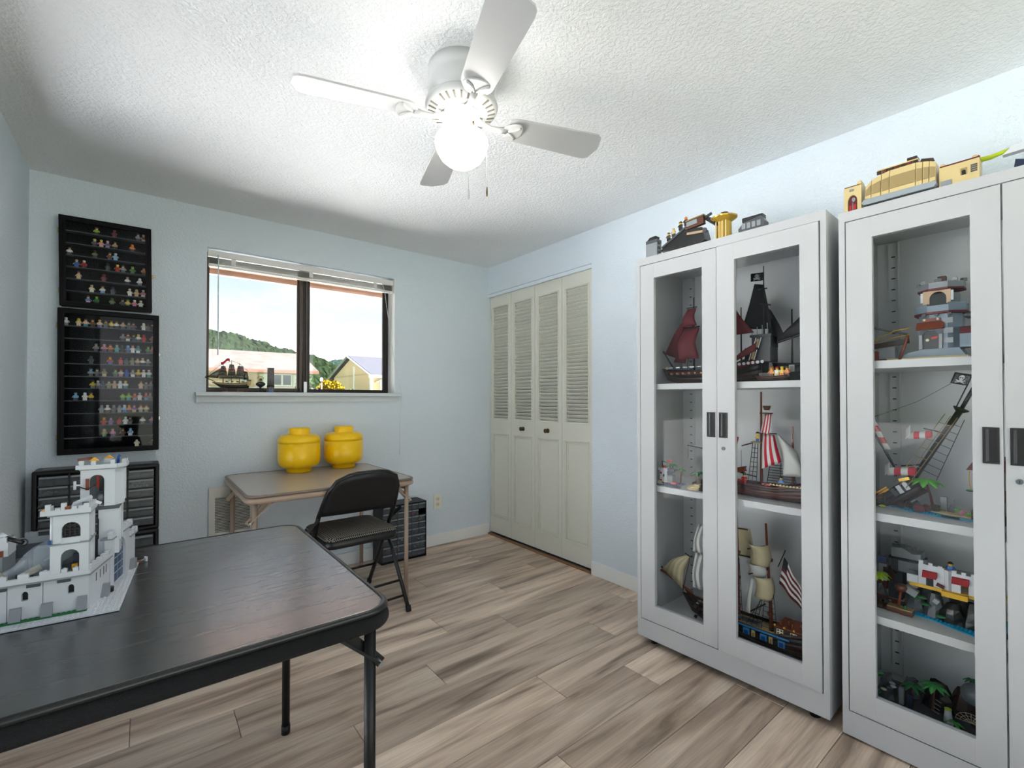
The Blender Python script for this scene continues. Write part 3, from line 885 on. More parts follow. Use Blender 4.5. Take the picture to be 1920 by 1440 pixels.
# y local: +y is the front of the chair (towards the table)
fw_, bk_ = 0.245, -0.265
zt_ = 0.775; yt = -0.245
def up_pt(z): return bk_ + 0 if False else fw_ + (yt - fw_) * (z / zt_)
hw = 0.213
path = [(-hw, fw_, 0.015)]
path += [(-hw + 0.004, up_pt(z), z) for z in (0.2, 0.4, 0.55)]
path += [(-hw + 0.012, up_pt(0.62), 0.62), (-hw + 0.022, up_pt(0.68), 0.68), (-hw + 0.055, up_pt(0.742), 0.742), (-hw + 0.11, up_pt(0.768), 0.768), (-0.06, up_pt(0.773), 0.775)]
path += [(-p[0], p[1], p[2]) for p in path[::-1]]
MB().tube(path, 0.0115, m_ch, n=10).build('front_frame', ch)
# curved backrest panel filling the top of the frame
rows = []
for i in range(9):
    z = 0.555 + (0.772 - 0.555) * i / 8
    if z < 0.68: wv = hw - 0.005 - 0.018 * (z - 0.555) / 0.125
    else:
        q = (z - 0.68) / 0.094; wv = (hw - 0.023) * math.sqrt(max(0.02, 1 - q ** 2.4 * 0.86))
    row = []
    for j in range(13):
        s_ = -1 + 2 * j / 12
        row.append((wv * s_, up_pt(z) - 0.004 - 0.022 * (1 - s_ * s_), z))
    rows.append(row)
MB().sheet(rows, m_vin, 0.006).build('backrest', ch)
MB().tube([(wv_ * 0.208, up_pt(0.556) - 0.004 - 0.022 * (1 - wv_ * wv_), 0.556) for wv_ in [-1 + 2 * j / 12 for j in range(13)]], 0.0055, m_ch, n=8).build('backrest_rim', ch)
# rear legs
for s in (-1, 1):
    MB().tube([(s * (hw + 0.004), 0.06, 0.41), (s * (hw + 0.003), -0.02, 0.345) if False else (s * (hw + 0.004), -0.06, 0.30), (s * (hw + 0.002), bk_, 0.02)], 0.0105, m_ch, n=10).build('rear_leg', ch)
    MB().tube([(s * (hw + 0.004), bk_ + 0.006, 0.03), (s * (hw + 0.004), bk_ - 0.002, 0.0)], 0.0145, M('#0A0A0A', 0.7), n=10).build('foot_cap', ch)
    MB().tube([(s * hw, fw_ - 0.006, 0.03), (s * hw, fw_ + 0.003, 0.0)], 0.0145, M('#0A0A0A', 0.7), n=10).build('foot_cap', ch)
    MB().bar((s * (hw + 0.016), 0.02, 0.438), (s * (hw + 0.014), -0.155, 0.548), 0.004, 0.02, m_ch).build('seat_hinge', ch)
MB().tube([(-hw, -0.175, 0.145), (0, -0.178, 0.143), (hw, -0.175, 0.145)], 0.007, m_ch, n=8).build('stretcher', ch)
MB().tube([(-hw, -0.222, 0.075), (0, -0.224, 0.074), (hw, -0.222, 0.075)], 0.007, m_ch, n=8).build('stretcher', ch)
MB().tube([(-hw, up_pt(0.15), 0.15), (hw, up_pt(0.15), 0.15)], 0.007, m_ch, n=8).build('stretcher', ch)
b = MB()
def seat_ring(d, z, r=0.05): 
    return [(x, y_, z) for x, y_ in rrect(-hw + 0.014 + d, -0.195 + d, hw - 0.014 - d, 0.205 - d, r, 6)]
st = MB(); loft(st, [seat_ring(0.004, 0.393), seat_ring(0.0, 0.398), seat_ring(0.0, 0.428), seat_ring(0.004, 0.431)], m_ch); st.build('seat_pan', ch)
st = MB(); loft(st, [seat_ring(0.006, 0.431), seat_ring(0.006, 0.440), seat_ring(0.014, 0.447), seat_ring(0.04, 0.452), seat_ring(0.09, 0.454)], seat_fabric()); st.build('seat_pad', ch)

# ================================================================== yellow lidded head-shaped tubs
m_yel = M('#FFCA00', 0.3, name='glossy_yellow_plastic')
prof_h = [(0.0, 0.0), (0.070, 0.0), (0.072, 0.003), (0.072, 0.022), (0.080, 0.026), (0.098, 0.032), (0.112, 0.044), (0.1195, 0.062), (0.1215, 0.085), (0.1215, 0.178)]
lid_h = [(0.1215, 0.179), (0.1205, 0.198), (0.114, 0.214), (0.102, 0.225), (0.086, 0.230), (0.062, 0.231), (0.0605, 0.234), (0.0605, 0.266), (0.058, 0.2705), (0.0, 0.2705)]
for i, (x, y_, lab) in enumerate(((-1.567, -0.165, 'bright yellow round lidded storage tub nearer the left table edge'), (-1.288, -0.150, 'bright yellow round storage tub with black face marks, nearer the blind cord'))):
    hd = thing('storage_tub', lab, 'storage tub', (x, y_, 0.7068), 0, 'yellow storage tubs on the tan table')
    MB().lathe(prof_h, m_yel, n=48).build('body', hd)
    MB().lathe(lid_h, m_yel, n=48).build('lid', hd)
    if i == 1:
        for (a0, a1, z0, z1) in ((-8, 6, 0.150, 0.175), (-14, -4, 0.118, 0.128), (-10, 2, 0.098, 0.104)):
            g = [[(0.1222 * math.cos(rad(a)), 0.1222 * math.sin(rad(a)), z) for a in (a0, (a0 + a1) / 2, a1)] for z in (z0, z1)]
            MB().sheet(g, m_blk, 0.0004).build('face_mark', hd)

# ================================================================== drawer cabinets for small parts
m_dr = plastic_clear('smoky_clear_drawer', '#6E757D', 0.36)
m_drh = M('#7B8187', 0.25)
def drawer(b_, x0, x1, z0, z1, yf, dp, parent, ridge=False, fill=None):
    d = MB()
    d.box(x0, yf, z0, x1, yf + 0.003, z1, m_dr)
    o = d.build('drawer', parent)
    MB().box(x0 + 0.002, yf - 0.009, z1 - (z1 - z0) * 0.22, x1 - 0.002, yf, z1 - 0.001, m_drh).build('pull', o)
    if ridge:
        xm = (x0 + x1) / 2
        MB().box(xm - 0.002, yf - 0.002, z0 + 0.002, xm + 0.002, yf, z1 - (z1 - z0) * 0.24, m_dr).build('label_ridge', o)
    if fill:
        k = MB(); rr = RND
        for q in range(7):
            cx = rr.uniform(x0 + 0.008, x1 - 0.008); s_ = rr.uniform(0.004, 0.008)
            k.cbox((cx, yf + 0.014 + rr.uniform(0, 0.01), z0 + 0.006 + rr.uniform(0, 0.4) * (z1 - z0)), (s_ * 2, s_, s_), M(rr.choice(fill), 0.4), (rr.random(), rr.random(), rr.random()))
        k.build('small_parts', o, kind='stuff')
    return o
# low cabinet under the tan table: 30 small and 9 large drawers
sc = thing('small_parts_cabinet', 'black small-parts cabinet with clear drawers on the floor under the tan table', 'drawer cabinet', (-1.030, -0.170, 0))
wc, hc, dc = 0.345, 0.405, 0.155
MB().plate([0, 0.006, wc - 0.006, wc], [0, 0.008, hc - 0.006, hc], {(1, 1)}, 'y', 0.0, dc, m_blk).build('case', sc)
MB().box(0.004, dc - 0.012, 0.004, wc - 0.004, dc - 0.008, hc - 0.004, m_dark).build('back_panel', sc)
zlo, zmid, zhi = 0.010, 0.172, hc - 0.010
g_ = 0.0035
cols6 = (wc - 0.014) / 6; rows5 = (zhi - zmid) / 5
fills = {(0, 1): ['#B09050', '#C8A860', '#E8E0D0'], (5, 2): ['#C07030', '#D08040'], (4, 4): ['#B03030', '#406080'], (4, 3): ['#C04020', '#D86030'], (4, 2): ['#305030', '#804028'], (3, 0): ['#DDDDDD', '#888888']}
for c in range(6):
    for r_ in range(5):
        if (c, r_) == (5, 3): continue           # one drawer is pulled out
        drawer(None, 0.007 + c * cols6 + g_ / 2, 0.007 + (c + 1) * cols6 - g_ / 2, zmid + r_ * rows5 + g_, zmid + (r_ + 1) * rows5, 0.004, 0.1, sc, fill=fills.get((c, r_)))
cols3 = (wc - 0.014) / 3; rows3 = (zmid - zlo) / 3
fl3 = {(1, 2): ['#C03028', '#E0E0E0', '#802020'], (2, 2): ['#2060A0', '#E0E0E0', '#205030'], (1, 1): ['#D0A040', '#E0C070', '#303030'], (2, 1): ['#D8D4CC', '#C8C4BC'], (0, 1): ['#C04030', '#D8D8D8', '#B06040']}
for c in range(3):
    for r_ in range(3):
        drawer(None, 0.007 + c * cols3 + g_ / 2, 0.007 + (c + 1) * cols3 - g_ / 2, zlo + r_ * rows3 + g_, zlo + (r_ + 1) * rows3, 0.004, 0.1, sc, fill=fl3.get((c, r_)))
for z in [zmid + 0.001] + [zmid + r_ * rows5 + 0.0012 for r_ in range(1, 5)] + [zlo + r_ * rows3 + 0.0012 for r_ in range(1, 3)]:
    MB().box(0.006, 0.006, z - 0.0012, wc - 0.006, dc - 0.02, z + 0.0012, m_blk).build('divider', sc)
for c in range(1, 6): MB().box(0.007 + c * cols6 - 0.0014, 0.006, zmid, 0.007 + c * cols6 + 0.0014, dc - 0.02, zhi, m_blk).build('divider', sc)
for c in range(1, 3): MB().box(0.007 + c * cols3 - 0.0014, 0.006, zlo, 0.007 + c * cols3 + 0.0014, dc - 0.02, zmid, m_blk).build('divider', sc)
MB().box(-0.0008, 0.03, 0.24, 0.0, 0.05, 0.29, M('#8E9496', 0.6)).build('sticker', sc)

# tall pair of stacked cabinets beside the left wall
def big_cabinet(name, label, z0, h_, nr, nc=4, x=-2.735, yf=-0.172, wd=0.474):
    t = thing(name, label, 'drawer cabinet', (x, yf, z0))
    b = MB().plate([0, 0.018, wd - 0.018, wd], [0, 0.016, h_ - 0.02, h_], {(1, 1)}, 'y', 0.0, 0.155, m_blk)
    b.build('case', t, bevel=0.006)
    MB().box(0.010, 0.14, 0.006, wd - 0.010, 0.145, h_ - 0.006, m_dark).build('back_panel', t)
    MB().box(0.03, 0.02, h_ - 0.0005, wd - 0.03, 0.14, h_ + 0.002, M('#3A3B3C', 0.35)).build('top_inset', t)
    cw = (wd - 0.040) / nc; rh = (h_ - 0.044) / nr
    for c in range(nc):
        for r_ in range(nr):
            drawer(None, 0.020 + c * cw + 0.003, 0.020 + (c + 1) * cw - 0.003, 0.018 + r_ * rh + 0.005, 0.018 + (r_ + 1) * rh - 0.001, 0.006, 0.1, t, True, ['#8A8A80', '#A09A88', '#707880'] if (c, r_) in ((0, 4), (3, 4), (0, 2)) else None)
    for r_ in range(1, nr): MB().box(0.018, 0.004, 0.018 + r_ * rh, wd - 0.018, 0.13, 0.018 + r_ * rh + 0.004, m_blk).build('divider', t)
    for c in range(1, nc): MB().box(0.020 + c * cw - 0.0025, 0.004, 0.016, 0.020 + c * cw + 0.0025, 0.13, h_ - 0.02, m_blk).build('divider', t)
    return t
big_cabinet('small_parts_cabinet', 'black cabinet of clear drawers below the framed figurines, upper of the stack', 0.478, 0.338, 6)
big_cabinet('small_parts_cabinet', 'lower black drawer cabinet standing on the floor, half hidden by the black table', 0.0, 0.4755, 7)
# ================================================================== framed cases of toy figurines
COLS = {'white': '#E6E6E2', 'black': '#1B1B1D', 'dark grey': '#44474B', 'grey': '#85898C', 'red': '#B4201C', 'dark red': '#6E2126', 'blue': '#2B62B0', 'navy': '#1F3350', 'light blue': '#7FB4DC',
        'green': '#2F7A3A', 'dark green': '#22472F', 'lime': '#8FC02E', 'yellow': '#E8C331', 'orange': '#DB7423', 'purple': '#6C4C94', 'pink': '#DD8AA6', 'tan': '#CDB083', 'brown': '#6A4128', 'teal': '#1F8C93', 'olive': '#7E7A4A', 'cream': '#E2D8BC', 'gold': '#B08A3A', 'skin': '#E3B184'}
FIGM = {}
def fig_part(kind, col):
    """one shared object per part kind and colour, cloned afterwards"""
    m = M(COLS.get(col, col), 0.35)
    b = MB()
    if kind == 'legs':
        b.box(-0.0078, -0.0045, 0.0, -0.0004, 0.0045, 0.0105, m); b.box(0.0004, -0.0045, 0.0, 0.0078, 0.0045, 0.0105, m); b.box(-0.0078, -0.004, 0.0100, 0.0078, 0.004, 0.0132, m)
    elif kind == 'torso':
        b.prism([(-0.0078, 0.0132), (0.0078, 0.0132), (0.0058, 0.0262), (-0.0058, 0.0262)], 'y', -0.0042, 0.0042, m)
    elif kind == 'arms':
        for s in (-1, 1):
            b.tube([(s * 0.0068, 0, 0.0250), (s * 0.0098, -0.0008, 0.0205), (s * 0.0108, -0.0050, 0.0165)], 0.0024, m, n=6)
    elif kind == 'hands':
        for s in (-1, 1): b.sph((s * 0.0109, -0.0062, 0.0155), 0.0022, m, n=6, k=4)
    elif kind == 'head':
        b.lathe([(0.0, 0.0262), (0.0034, 0.0262), (0.0050, 0.0275), (0.0052, 0.0290), (0.0052, 0.0335), (0.0044, 0.0348), (0.0, 0.0350)], m, n=10)
    elif kind == 'hair':
        b.lathe([(0.0054, 0.0325), (0.0060, 0.0335), (0.0062, 0.0365), (0.0050, 0.0392), (0.0026, 0.0402), (0.0, 0.0404)], m, n=10)
    elif kind == 'hat':
        b.lathe([(0.0085, 0.0340), (0.0088, 0.0350), (0.0058, 0.0356), (0.0050, 0.0400), (0.0, 0.0410)], m, n=10)
    elif kind == 'hood':
        b.lathe([(0.0062, 0.0262), (0.0068, 0.0300), (0.0066, 0.0360), (0.0045, 0.0398), (0.0, 0.0405)], m, n=10)
    return b
def figure(loc, torso, legs, hair, skin='yellow', label='', group='', rz=0.0, top='hair', arms=None, scale=1.0, cat='figurine', rot=None):
    root = thing('toy_figurine', label, cat, loc, rz, group)
    root.scale = (scale, scale, scale)
    if rot is not None: root.rotation_euler = rot
    lst = [('legs', legs), ('torso', torso), ('arms', arms or torso), ('hands', skin), ('head', skin)]
    if hair: lst.append((top, hair))
    for k, c in lst:
        if (k, c) not in FIGM: FIGM[(k, c)] = fig_part(k, c).build(k, root)
        else: clone(FIGM[(k, c)], root, (0, 0, 0))
    return root
ORD = ['first', 'second', 'third', 'fourth', 'fifth', 'sixth', 'seventh', 'eighth', 'ninth', 'tenth', 'eleventh', 'twelfth', 'thirteenth', 'fourteenth']
m_frame = M('#08090B', 0.4, name='black_frame_lacquer', spec=0.12)
m_caseback = M('#0C0D10', 0.9, spec=0.1)
m_caseglass = glass_mat('display_case_glass', (0.95, 0.96, 0.97), 0.01, 0.015)
def case(label, x0, z0, x1, z1, shelves, rot, rows, which):
    xm, zm = (x0 + x1) / 2, (z0 + z1) / 2
    t = thing('display_case', label, 'display case', (xm, 0, zm)); t.rotation_euler = (0, rad(rot), 0)
    hx, hz = (x1 - x0) / 2, (z1 - z0) / 2
    f = 0.022
    MB().plate([-hx, -hx + f, hx - f, hx], [-hz, -hz + f, hz - f, hz], {(1, 1)}, 'y', -0.062, -0.050, m_frame).build('door_frame', t, bevel=0.003)
    MB().plate([-hx + 0.012, -hx + f + 0.004, hx - f - 0.004, hx - 0.012], [-hz + 0.012, -hz + f + 0.004, hz - f - 0.004, hz - 0.012], {(1, 1)}, 'y', -0.066, -0.0615, m_frame).build('inner_bead', t, bevel=0.0015)
    MB().plate([-hx + 0.003, -hx + 0.012, hx - 0.012, hx - 0.003], [-hz + 0.003, -hz + 0.012, hz - 0.012, hz - 0.003], {(1, 1)}, 'y', -0.050, -0.001, m_frame).build('box_sides', t)
    MB().box(-hx + 0.012, -0.006, -hz + 0.012, hx - 0.012, -0.002, hz - 0.012, m_caseback).build('felt_back', t)
    MB().box(-hx + f - 0.002, -0.058, -hz + f - 0.002, hx - f + 0.002, -0.055, hz - f + 0.002, m_caseglass).build('glass', t)
    m_led = M('#3C4047', 0.5)
    sh0 = None
    for z in shelves:
        if sh0 is None: sh0 = MB().box(-hx + 0.012, -0.046, -0.004, hx - 0.012, -0.006, 0.0, m_led).build('shelf', t, (0, 0, z - zm))
        else: clone(sh0, t, (0, 0, z - zm))
    nms = {'upper': 'upper', 'lower': 'lower'}
    Rm = Matrix.Rotation(rad(rot), 4, 'Y')
    for ri, (zs, row) in enumerate(rows):
        for ci, ent in enumerate(row):
            px, torso, legs, hair = ent[:4]; skin = ent[4] if len(ent) > 4 else 'yellow'; top = ent[5] if len(ent) > 5 else 'hair'
            p = Rm @ Vector((px - xm, -0.026, zs - zm + 0.0004)) + Vector((xm, 0, zm))
            col = torso if torso == legs else torso + ' and ' + legs
            figure(p, torso, legs, hair, skin, '%s figurine, %s from left on %s shelf of %s black case' % (col, ORD[ci], ORD[ri], which), 'figurines in the %s framed case' % which, RND.uniform(-0.25, 0.25), top)
    return t
_r = lambda lst, f: [(f(e[0]),) + tuple(e[1:]) for e in lst]
fu = lambda X: -2.6325 + (X - 230) / 860 * 0.3035
fl = lambda X: -2.639 + (X - 155) / 790 * 0.3505
W_, BK, DG, GY, RD, DR, BL_, NV, LB, GN, DGN, LM, YL, OR, PU, PK, TN, BR, TE, OL, CR = 'white', 'black', 'dark grey', 'grey', 'red', 'dark red', 'blue', 'navy', 'light blue', 'green', 'dark green', 'lime', 'yellow', 'orange', 'purple', 'pink', 'tan', 'brown', 'teal', 'olive', 'cream'
SK = 'skin'
zU = [2.012, 1.950, 1.890, 1.831, 1.771, 1.709, 1.6505]
rowsU = [
    [(535, LM, BK, BR, SK), (735, DR, DR, DR, DR), (1010, GY, BK, DG, SK), (1075, BR, TN, TN, SK)],
    [(512, DG, BK, YL, SK, 'hat'), (585, PK, TN, YL, YL), (655, PU, GY, TN, SK), (740, TN, BK, BR, SK), (940, OR, BK, OR, SK, 'hood')],
    [(242, W_, BK, BR, SK), (515, OL, DG, BK, DG), (678, BR, DG, BR, SK), (745, LB, LB, W_, SK)],
    [(315, BL_, BL_, TN, SK), (395, RD, DR, W_, SK), (655, BK, BK, BK, DG, 'hood'), (765, RD, RD, YL, YL), (830, GY, DG, DG, SK), (940, GN, GN, GN, YL, 'hat'), (1075, OR, DG, BR, SK)],
    [(337, TN, TN, BR, SK), (610, DR, DR, DR, DR, 'hood'), (880, W_, BK, GY, SK), (1025, W_, GY, W_, W_, 'hood')],
    [(475, CR, CR, TN, SK), (595, W_, LB, BR, SK), (710, NV, DG, BK, DG), (905, W_, W_, CR, SK), (985, TN, TN, TN, TN, 'hood'), (1065, PK, W_, W_, SK)],
    [(435, BL_, PK, BR, SK), (527, GN, DGN, LM, LM), (700, OL, GN, GN, LM, 'hood'), (820, DG, DG, BK, SK), (880, YL, GN, GN, SK, 'hat'), (960, PK, PK, W_, SK), (1035, W_, W_, CR, SK)],
]
case('square black framed display case of toy figurines, the upper one on the back wall', -2.664, 1.626, -2.300, 2.081, zU, -0.9, [(z, _r(r_, fu)) for z, r_ in zip(zU, rowsU)], 'upper')
zL = [1.5305, 1.467, 1.405, 1.3395, 1.2755, 1.2135, 1.1505, 1.0855, 1.0225, 0.9605, 0.902]
rowsL = [
    [(160, W_, GY, W_, W_), (265, TN, TN, YL, YL, 'hood'), (325, TN, TE, BR, SK), (385, DR, BK, DR, YL, 'hat'), (445, CR, PU, YL, SK), (500, DGN, BK, BK, YL), (550, YL, BK, BR, YL), (597, W_, BK, BR, YL), (655, TN, NV, BR, SK), (710, DGN, BK, BK, SK), (752, DR, BK, BK, SK), (850, CR, W_, W_, SK, 'hood'), (893, BK, BK, BK, DG), (932, DR, BK, DG, SK)],
    [(655, GY, DG, DG, GY, 'hat'), (702, BR, W_, RD, SK), (755, NV, NV, BK, YL), (800, W_, BK, YL, YL), (852, RD, RD, RD, RD, 'hood'), (935, RD, DR, DR, SK)],
    [(415, GY, DG, GY, SK), (487, PK, DG, PK, SK), (542, OR, BR, BR, SK), (600, TE, TE, LB, YL), (650, BK, BK, DG, DG), (702, BL_, BK, LB, LB, 'hood'), (747, W_, W_, PK, SK), (797, TE, W_, TE, SK, 'hood'), (895, GN, DGN, GN, YL), (935, OR, BR, OR, SK)],
    [(372, DG, DG, DG, GY, 'hood'), (540, RD, BL_, OR, YL), (635, RD, RD, RD, RD), (687, BK, BK, BK, DG, 'hood'), (743, OL, OL, OL, TN, 'hood'), (793, TN, BR, BR, SK), (842, W_, BK, YL, SK), (893, GY, BK, DG, W_)],
    [(370, GY, DG, BL_, LB, 'hat'), (425, DG, BK, DG, SK), (488, OL, TN, OL, OL, 'hood'), (588, GN, DGN, DGN, YL), (638, W_, PK, RD, SK), (692, BL_, BL_, BL_, BL_, 'hood'), (748, GY, W_, GY, SK), (800, YL, BR, YL, YL), (852, W_, W_, W_, SK), (903, W_, TE, W_, SK)],
    [(388, YL, GY, BK, YL), (433, GY, BK, W_, SK), (478, NV, NV, NV, BL_, 'hood'), (530, OL, OL, BL_, YL), (580, TN, TN, TN, SK), (632, W_, W_, W_, CR, 'hood'), (680, W_, TE, YL, YL), (825, TN, TN, BR, TN), (875, DG, BR, BK, SK), (922, GY, DG, DG, SK)],
    [(242, LB, DG, GY, LB), (320, W_, W_, W_, BK, 'hood'), (372, YL, BK, BR, YL), (655, LM, GN, BK, LM), (710, LM, TE, GN, LM), (767, RD, GY, DR, SK), (815, W_, W_, LB, SK, 'hat'), (875, RD, TE, OR, SK), (915, DG, BK, GY, SK)],
    [(465, GY, GY, GY, W_, 'hood'), (518, W_, DR, W_, W_), (573, DG, DG, GY, GY, 'hood'), (625, GY, GY, GY, DG, 'hood'), (672, LB, BL_, W_, W_, 'hood'), (715, OR, BK, OR, YL), (762, PU, TN, PU, SK), (825, TN, GY, BR, YL), (878, TN, OL, BR, YL)],
    [(487, RD, RD, OR, YL, 'hat'), (547, PU, PU, PU, SK), (622, RD, RD, DR, RD, 'hood'), (683, W_, W_, W_, W_), (724, DG, GY, BK, SK), (843, W_, DG, BR, SK), (935, PK, PU, PU, SK)],
    [(490, OL, GN, TN, TN, 'hood'), (565, PK, PU, PK, SK), (657, BR, BR, BR, SK), (727, LB, W_, LB, W_)],
    [(788, CR, CR, None, CR), (938, DR, BR, DR, SK)],
]
case('tall black framed display case of toy figurines, the lower one on the back wall', -2.665, 0.878, -2.264, 1.614, zL, -0.3, [(z, _r(r_, fl)) for z, r_ in zip(zL, rowsL)], 'lower')
# brass hinges and catches stay parts of their case
for o in [o for o in bpy.data.objects if o.name.startswith('display_case')]:
    up = 'upper' in o['label']
    hx, hz = ((0.182, 0.2275) if up else (0.2005, 0.368))
    mb_ = M('#C8B070', 0.3, 0.8); ms_ = M('#B9BABA', 0.3, 0.8)
    for z in ((0.15, -0.15) if up else (0.28, -0.28)):
        MB().cyl((-hx - 0.002, -0.050, z - 0.012), (-hx - 0.002, -0.050, z + 0.012), 0.003, mb_, n=8).build('hinge', o)
    for z in ((-0.03,) if up else (0.153, -0.195)):
        c_ = MB().box(hx, -0.056, z - 0.009, hx + 0.006, -0.040, z + 0.009, mb_ if up else ms_).build('catch', o)
        MB().tube([(hx + 0.004, -0.058, z - 0.005), (hx + 0.016, -0.058, z - 0.006), (hx + 0.016, -0.058, z + 0.006), (hx + 0.004, -0.058, z + 0.005)], 0.0014, mb_ if up else ms_, n=6).build('catch_loop', c_)
# ================================================================== glazed white cabinets
m_cab = M('#BDBEC1', 0.38, name='white_powder_coated_steel')
m_cabin = M('#CDCFD1', 0.45)
m_cabglass = glass_mat('cabinet_glass', (0.985, 0.99, 0.99), 0.0035, 0.01)
CW, CD, CH = 0.785, 0.40, 1.797
def glass_cabinet(label, loc, rz, shelves, feet, swing):
    t = thing('display_cabinet', label, 'cabinet', loc, rz)
    g = 0.018
    MB().box(0, 0, 0, g, CD, CH, m_cab).build('side_panel', t)
    MB().box(CW - g, 0, 0, CW, CD, CH, m_cab).build('side_panel', t)
    MB().box(g, CD - 0.006, 0.05, CW - g, CD, CH - 0.02, m_cabin).build('back_panel', t)
    MB().box(g, 0.0, CH - 0.034, CW - g, CD - 0.006, CH, m_cab).build('top_panel', t)
    MB().box(g, 0.022, 0.060, CW - g, CD - 0.006, 0.084, m_cabin).build('bottom_panel', t)
    MB().box(g, 0.0, 0.0, CW - g, 0.02, 0.083, m_cab).build('base_rail', t)
    for z in shelves:
        MB().box(g, 0.030, z - 0.026, CW - g, CD - 0.008, z, m_cabin).build('shelf', t)
        MB().box(g + 0.002, 0.026, z - 0.026, CW - g - 0.002, 0.030, z, m_cab).build('shelf_lip', t)
    ms = M('#24272A', 0.6); sl = None
    for x in (0.055, CW - 0.085):      # slotted uprights on the back
        st_ = MB().box(x, CD - 0.018, 0.09, x + 0.030, CD - 0.006, CH - 0.04, m_cabin).build('shelf_upright', t)
        MB().box(x + 0.030, CD - 0.030, 0.09, x + 0.033, CD - 0.006, CH - 0.04, m_cabin).build('upright_flange', st_)
        for k in range(38):
            z = 0.13 + k * 0.0425
            if sl is None: sl = MB().box(-0.006, -0.0012, -0.002, 0.006, 0.0, 0.002, ms).build('slot', st_, (x + 0.015, CD - 0.0182, z))
            else: clone(sl, st_, (x + 0.015, CD - 0.0182, z))
    for i, (u0, u1, ga, gb) in enumerate(((0.0215, 0.3902, 0.094, 0.328), (0.3945, 0.7632, 0.467, 0.703))):
        hinge = u0 if i == 0 else u1
        dn = node('door', t, (hinge, -0.001 - (swing if i == 1 else 0.0), 0))
        a, b_ = u0 - hinge, u1 - hinge; ga -= hinge; gb -= hinge
        fr = MB().plate([a, ga, gb, b_], [0.0875, 0.163, 1.692, CH - 0.0378], {(1, 1)}, 'y', -0.001, 0.018, m_cab).build('door_frame', dn)
        MB().box(ga - 0.004, 0.010, 0.159, gb + 0.004, 0.013, 1.696, m_cabglass).build('pane', dn)
        hc_ = (0.366 if i == 0 else 0.4205) - hinge
        hz_ = 1.017
        h = MB().plate([hc_ - 0.017, hc_ - 0.012, hc_ + 0.012, hc_ + 0.017], [hz_ - 0.052, hz_ - 0.046, hz_ + 0.046, hz_ + 0.052], {(1, 1)}, 'y', -0.005, 0.0, m_blk)
        ho = h.build('handle', dn, label='recessed black pull handle')
        MB().box(hc_ - 0.012, -0.0018, hz_ - 0.046, hc_ - 0.004, -0.001, hz_ + 0.046, M('#2B2D31', 0.35)).build('handle_recess', dn)
        MB().box(hc_ - 0.004, -0.0016, hz_ - 0.046, hc_ + 0.012, -0.001, hz_ + 0.046, M('#070708', 0.6)).build('handle_recess', dn)
        if i == 1:
            MB().cyl((hc_, -0.001, 0.921), (hc_, -0.005, 0.921), 0.0075, M('#5A5F64', 0.35, 0.6), n=18).build('lock', dn, label='small round steel lock')
            MB().box(hc_ - 0.001, -0.0056, 0.917, hc_ + 0.001, -0.005, 0.925, m_dark).build('keyhole', dn)
        for q in (ga, gb):               # fold line of the door frame
            MB().box(q + (-0.0008 if q == ga else 0.0), -0.0016, 0.0885, q + (0.0 if q == ga else 0.0008), -0.0009, 0.163, M('#C9CACB', 0.5)).build('fold_line', dn)
            MB().box(q + (-0.0008 if q == ga else 0.0), -0.0016, 1.692, q + (0.0 if q == ga else 0.0008), -0.0009, CH - 0.039, M('#C9CACB', 0.5)).build('fold_line', dn)
    for (x, y_) in ((0.06, 0.05), (CW - 0.06, 0.05), (0.06, CD - 0.05), (CW - 0.06, CD - 0.05)):
        MB().cyl((x, y_, -feet), (x, y_, 0.001), 0.018, m_blk, n=14).build('foot', t)
    return t
C1 = dict(loc=(-0.468, -1.884, 0.033), rz=rad(-90 + 1.9))
C2 = dict(loc=(-0.430, -2.703, 0.008), rz=rad(-90))
glass_cabinet('white steel cabinet with glazed doors beside the closet, right door slightly ajar', C1['loc'], C1['rz'], (1.195, 0.716), 0.033, 0.006)
glass_cabinet('white steel cabinet with glazed doors at the right edge of view', C2['loc'], C2['rz'], (1.278, 0.768, 0.425), 0.008, 0.0)
def cab_pt(c, u_, v_, w_):
    R_ = Matrix.Rotation(c['rz'], 4, 'Z')
    return Vector(c['loc']) + R_ @ Vector((u_, v_, w_))
# ================================================================== toy brick models: shared helpers
LW_ = M('#D5D8DE', 0.3, name='white_brick'); LG = M('#8E9398', 0.35, name='grey_brick'); LDG = M('#4B4F55', 0.35, name='dark_grey_brick'); LK = M('#151618', 0.3, name='black_brick')
LY = M('#F0A818', 0.3); LBL = M('#1F4E96', 0.3); LR = M('#B3201B', 0.3); LGR = M('#1F6B3A', 0.35); LBR = M('#5A3020', 0.4, name='brown_brick'); LDB = M('#35221B', 0.4); LTN = M('#D6C08A', 0.35, name='tan_brick'); LDT = M('#A08A5E', 0.4)
LRB = M('#7A3A22', 0.4); LLM = M('#A6CB25', 0.3); LOR = M('#D9641E', 0.3); LAZ = M('#1FA6D6', 0.2); LNV = M('#1C2B48', 0.35); LDR = M('#5E1A20', 0.55); LCR = M('#DDD2B6', 0.6); LGD = M('#C9A23A', 0.3, 0.4); LPK = M('#D990B0', 0.35)
def arch_pts(a0, a1, w0, w1, h0, h1, hs, n=8):
    """outline of a wall piece with an arched opening that starts at its foot"""
    r_ = (h1 - h0) / 2; c = (h0 + h1) / 2
    P = [(a0, w0), (h0, w0), (h0, hs)]
    for i in range(1, n): 
        t = PI - PI * i / n; P.append((c + r_ * math.cos(t), hs + r_ * math.sin(t)))
    P += [(h1, hs), (h1, w0), (a1, w0), (a1, w1), (a0, w1)]
    return P
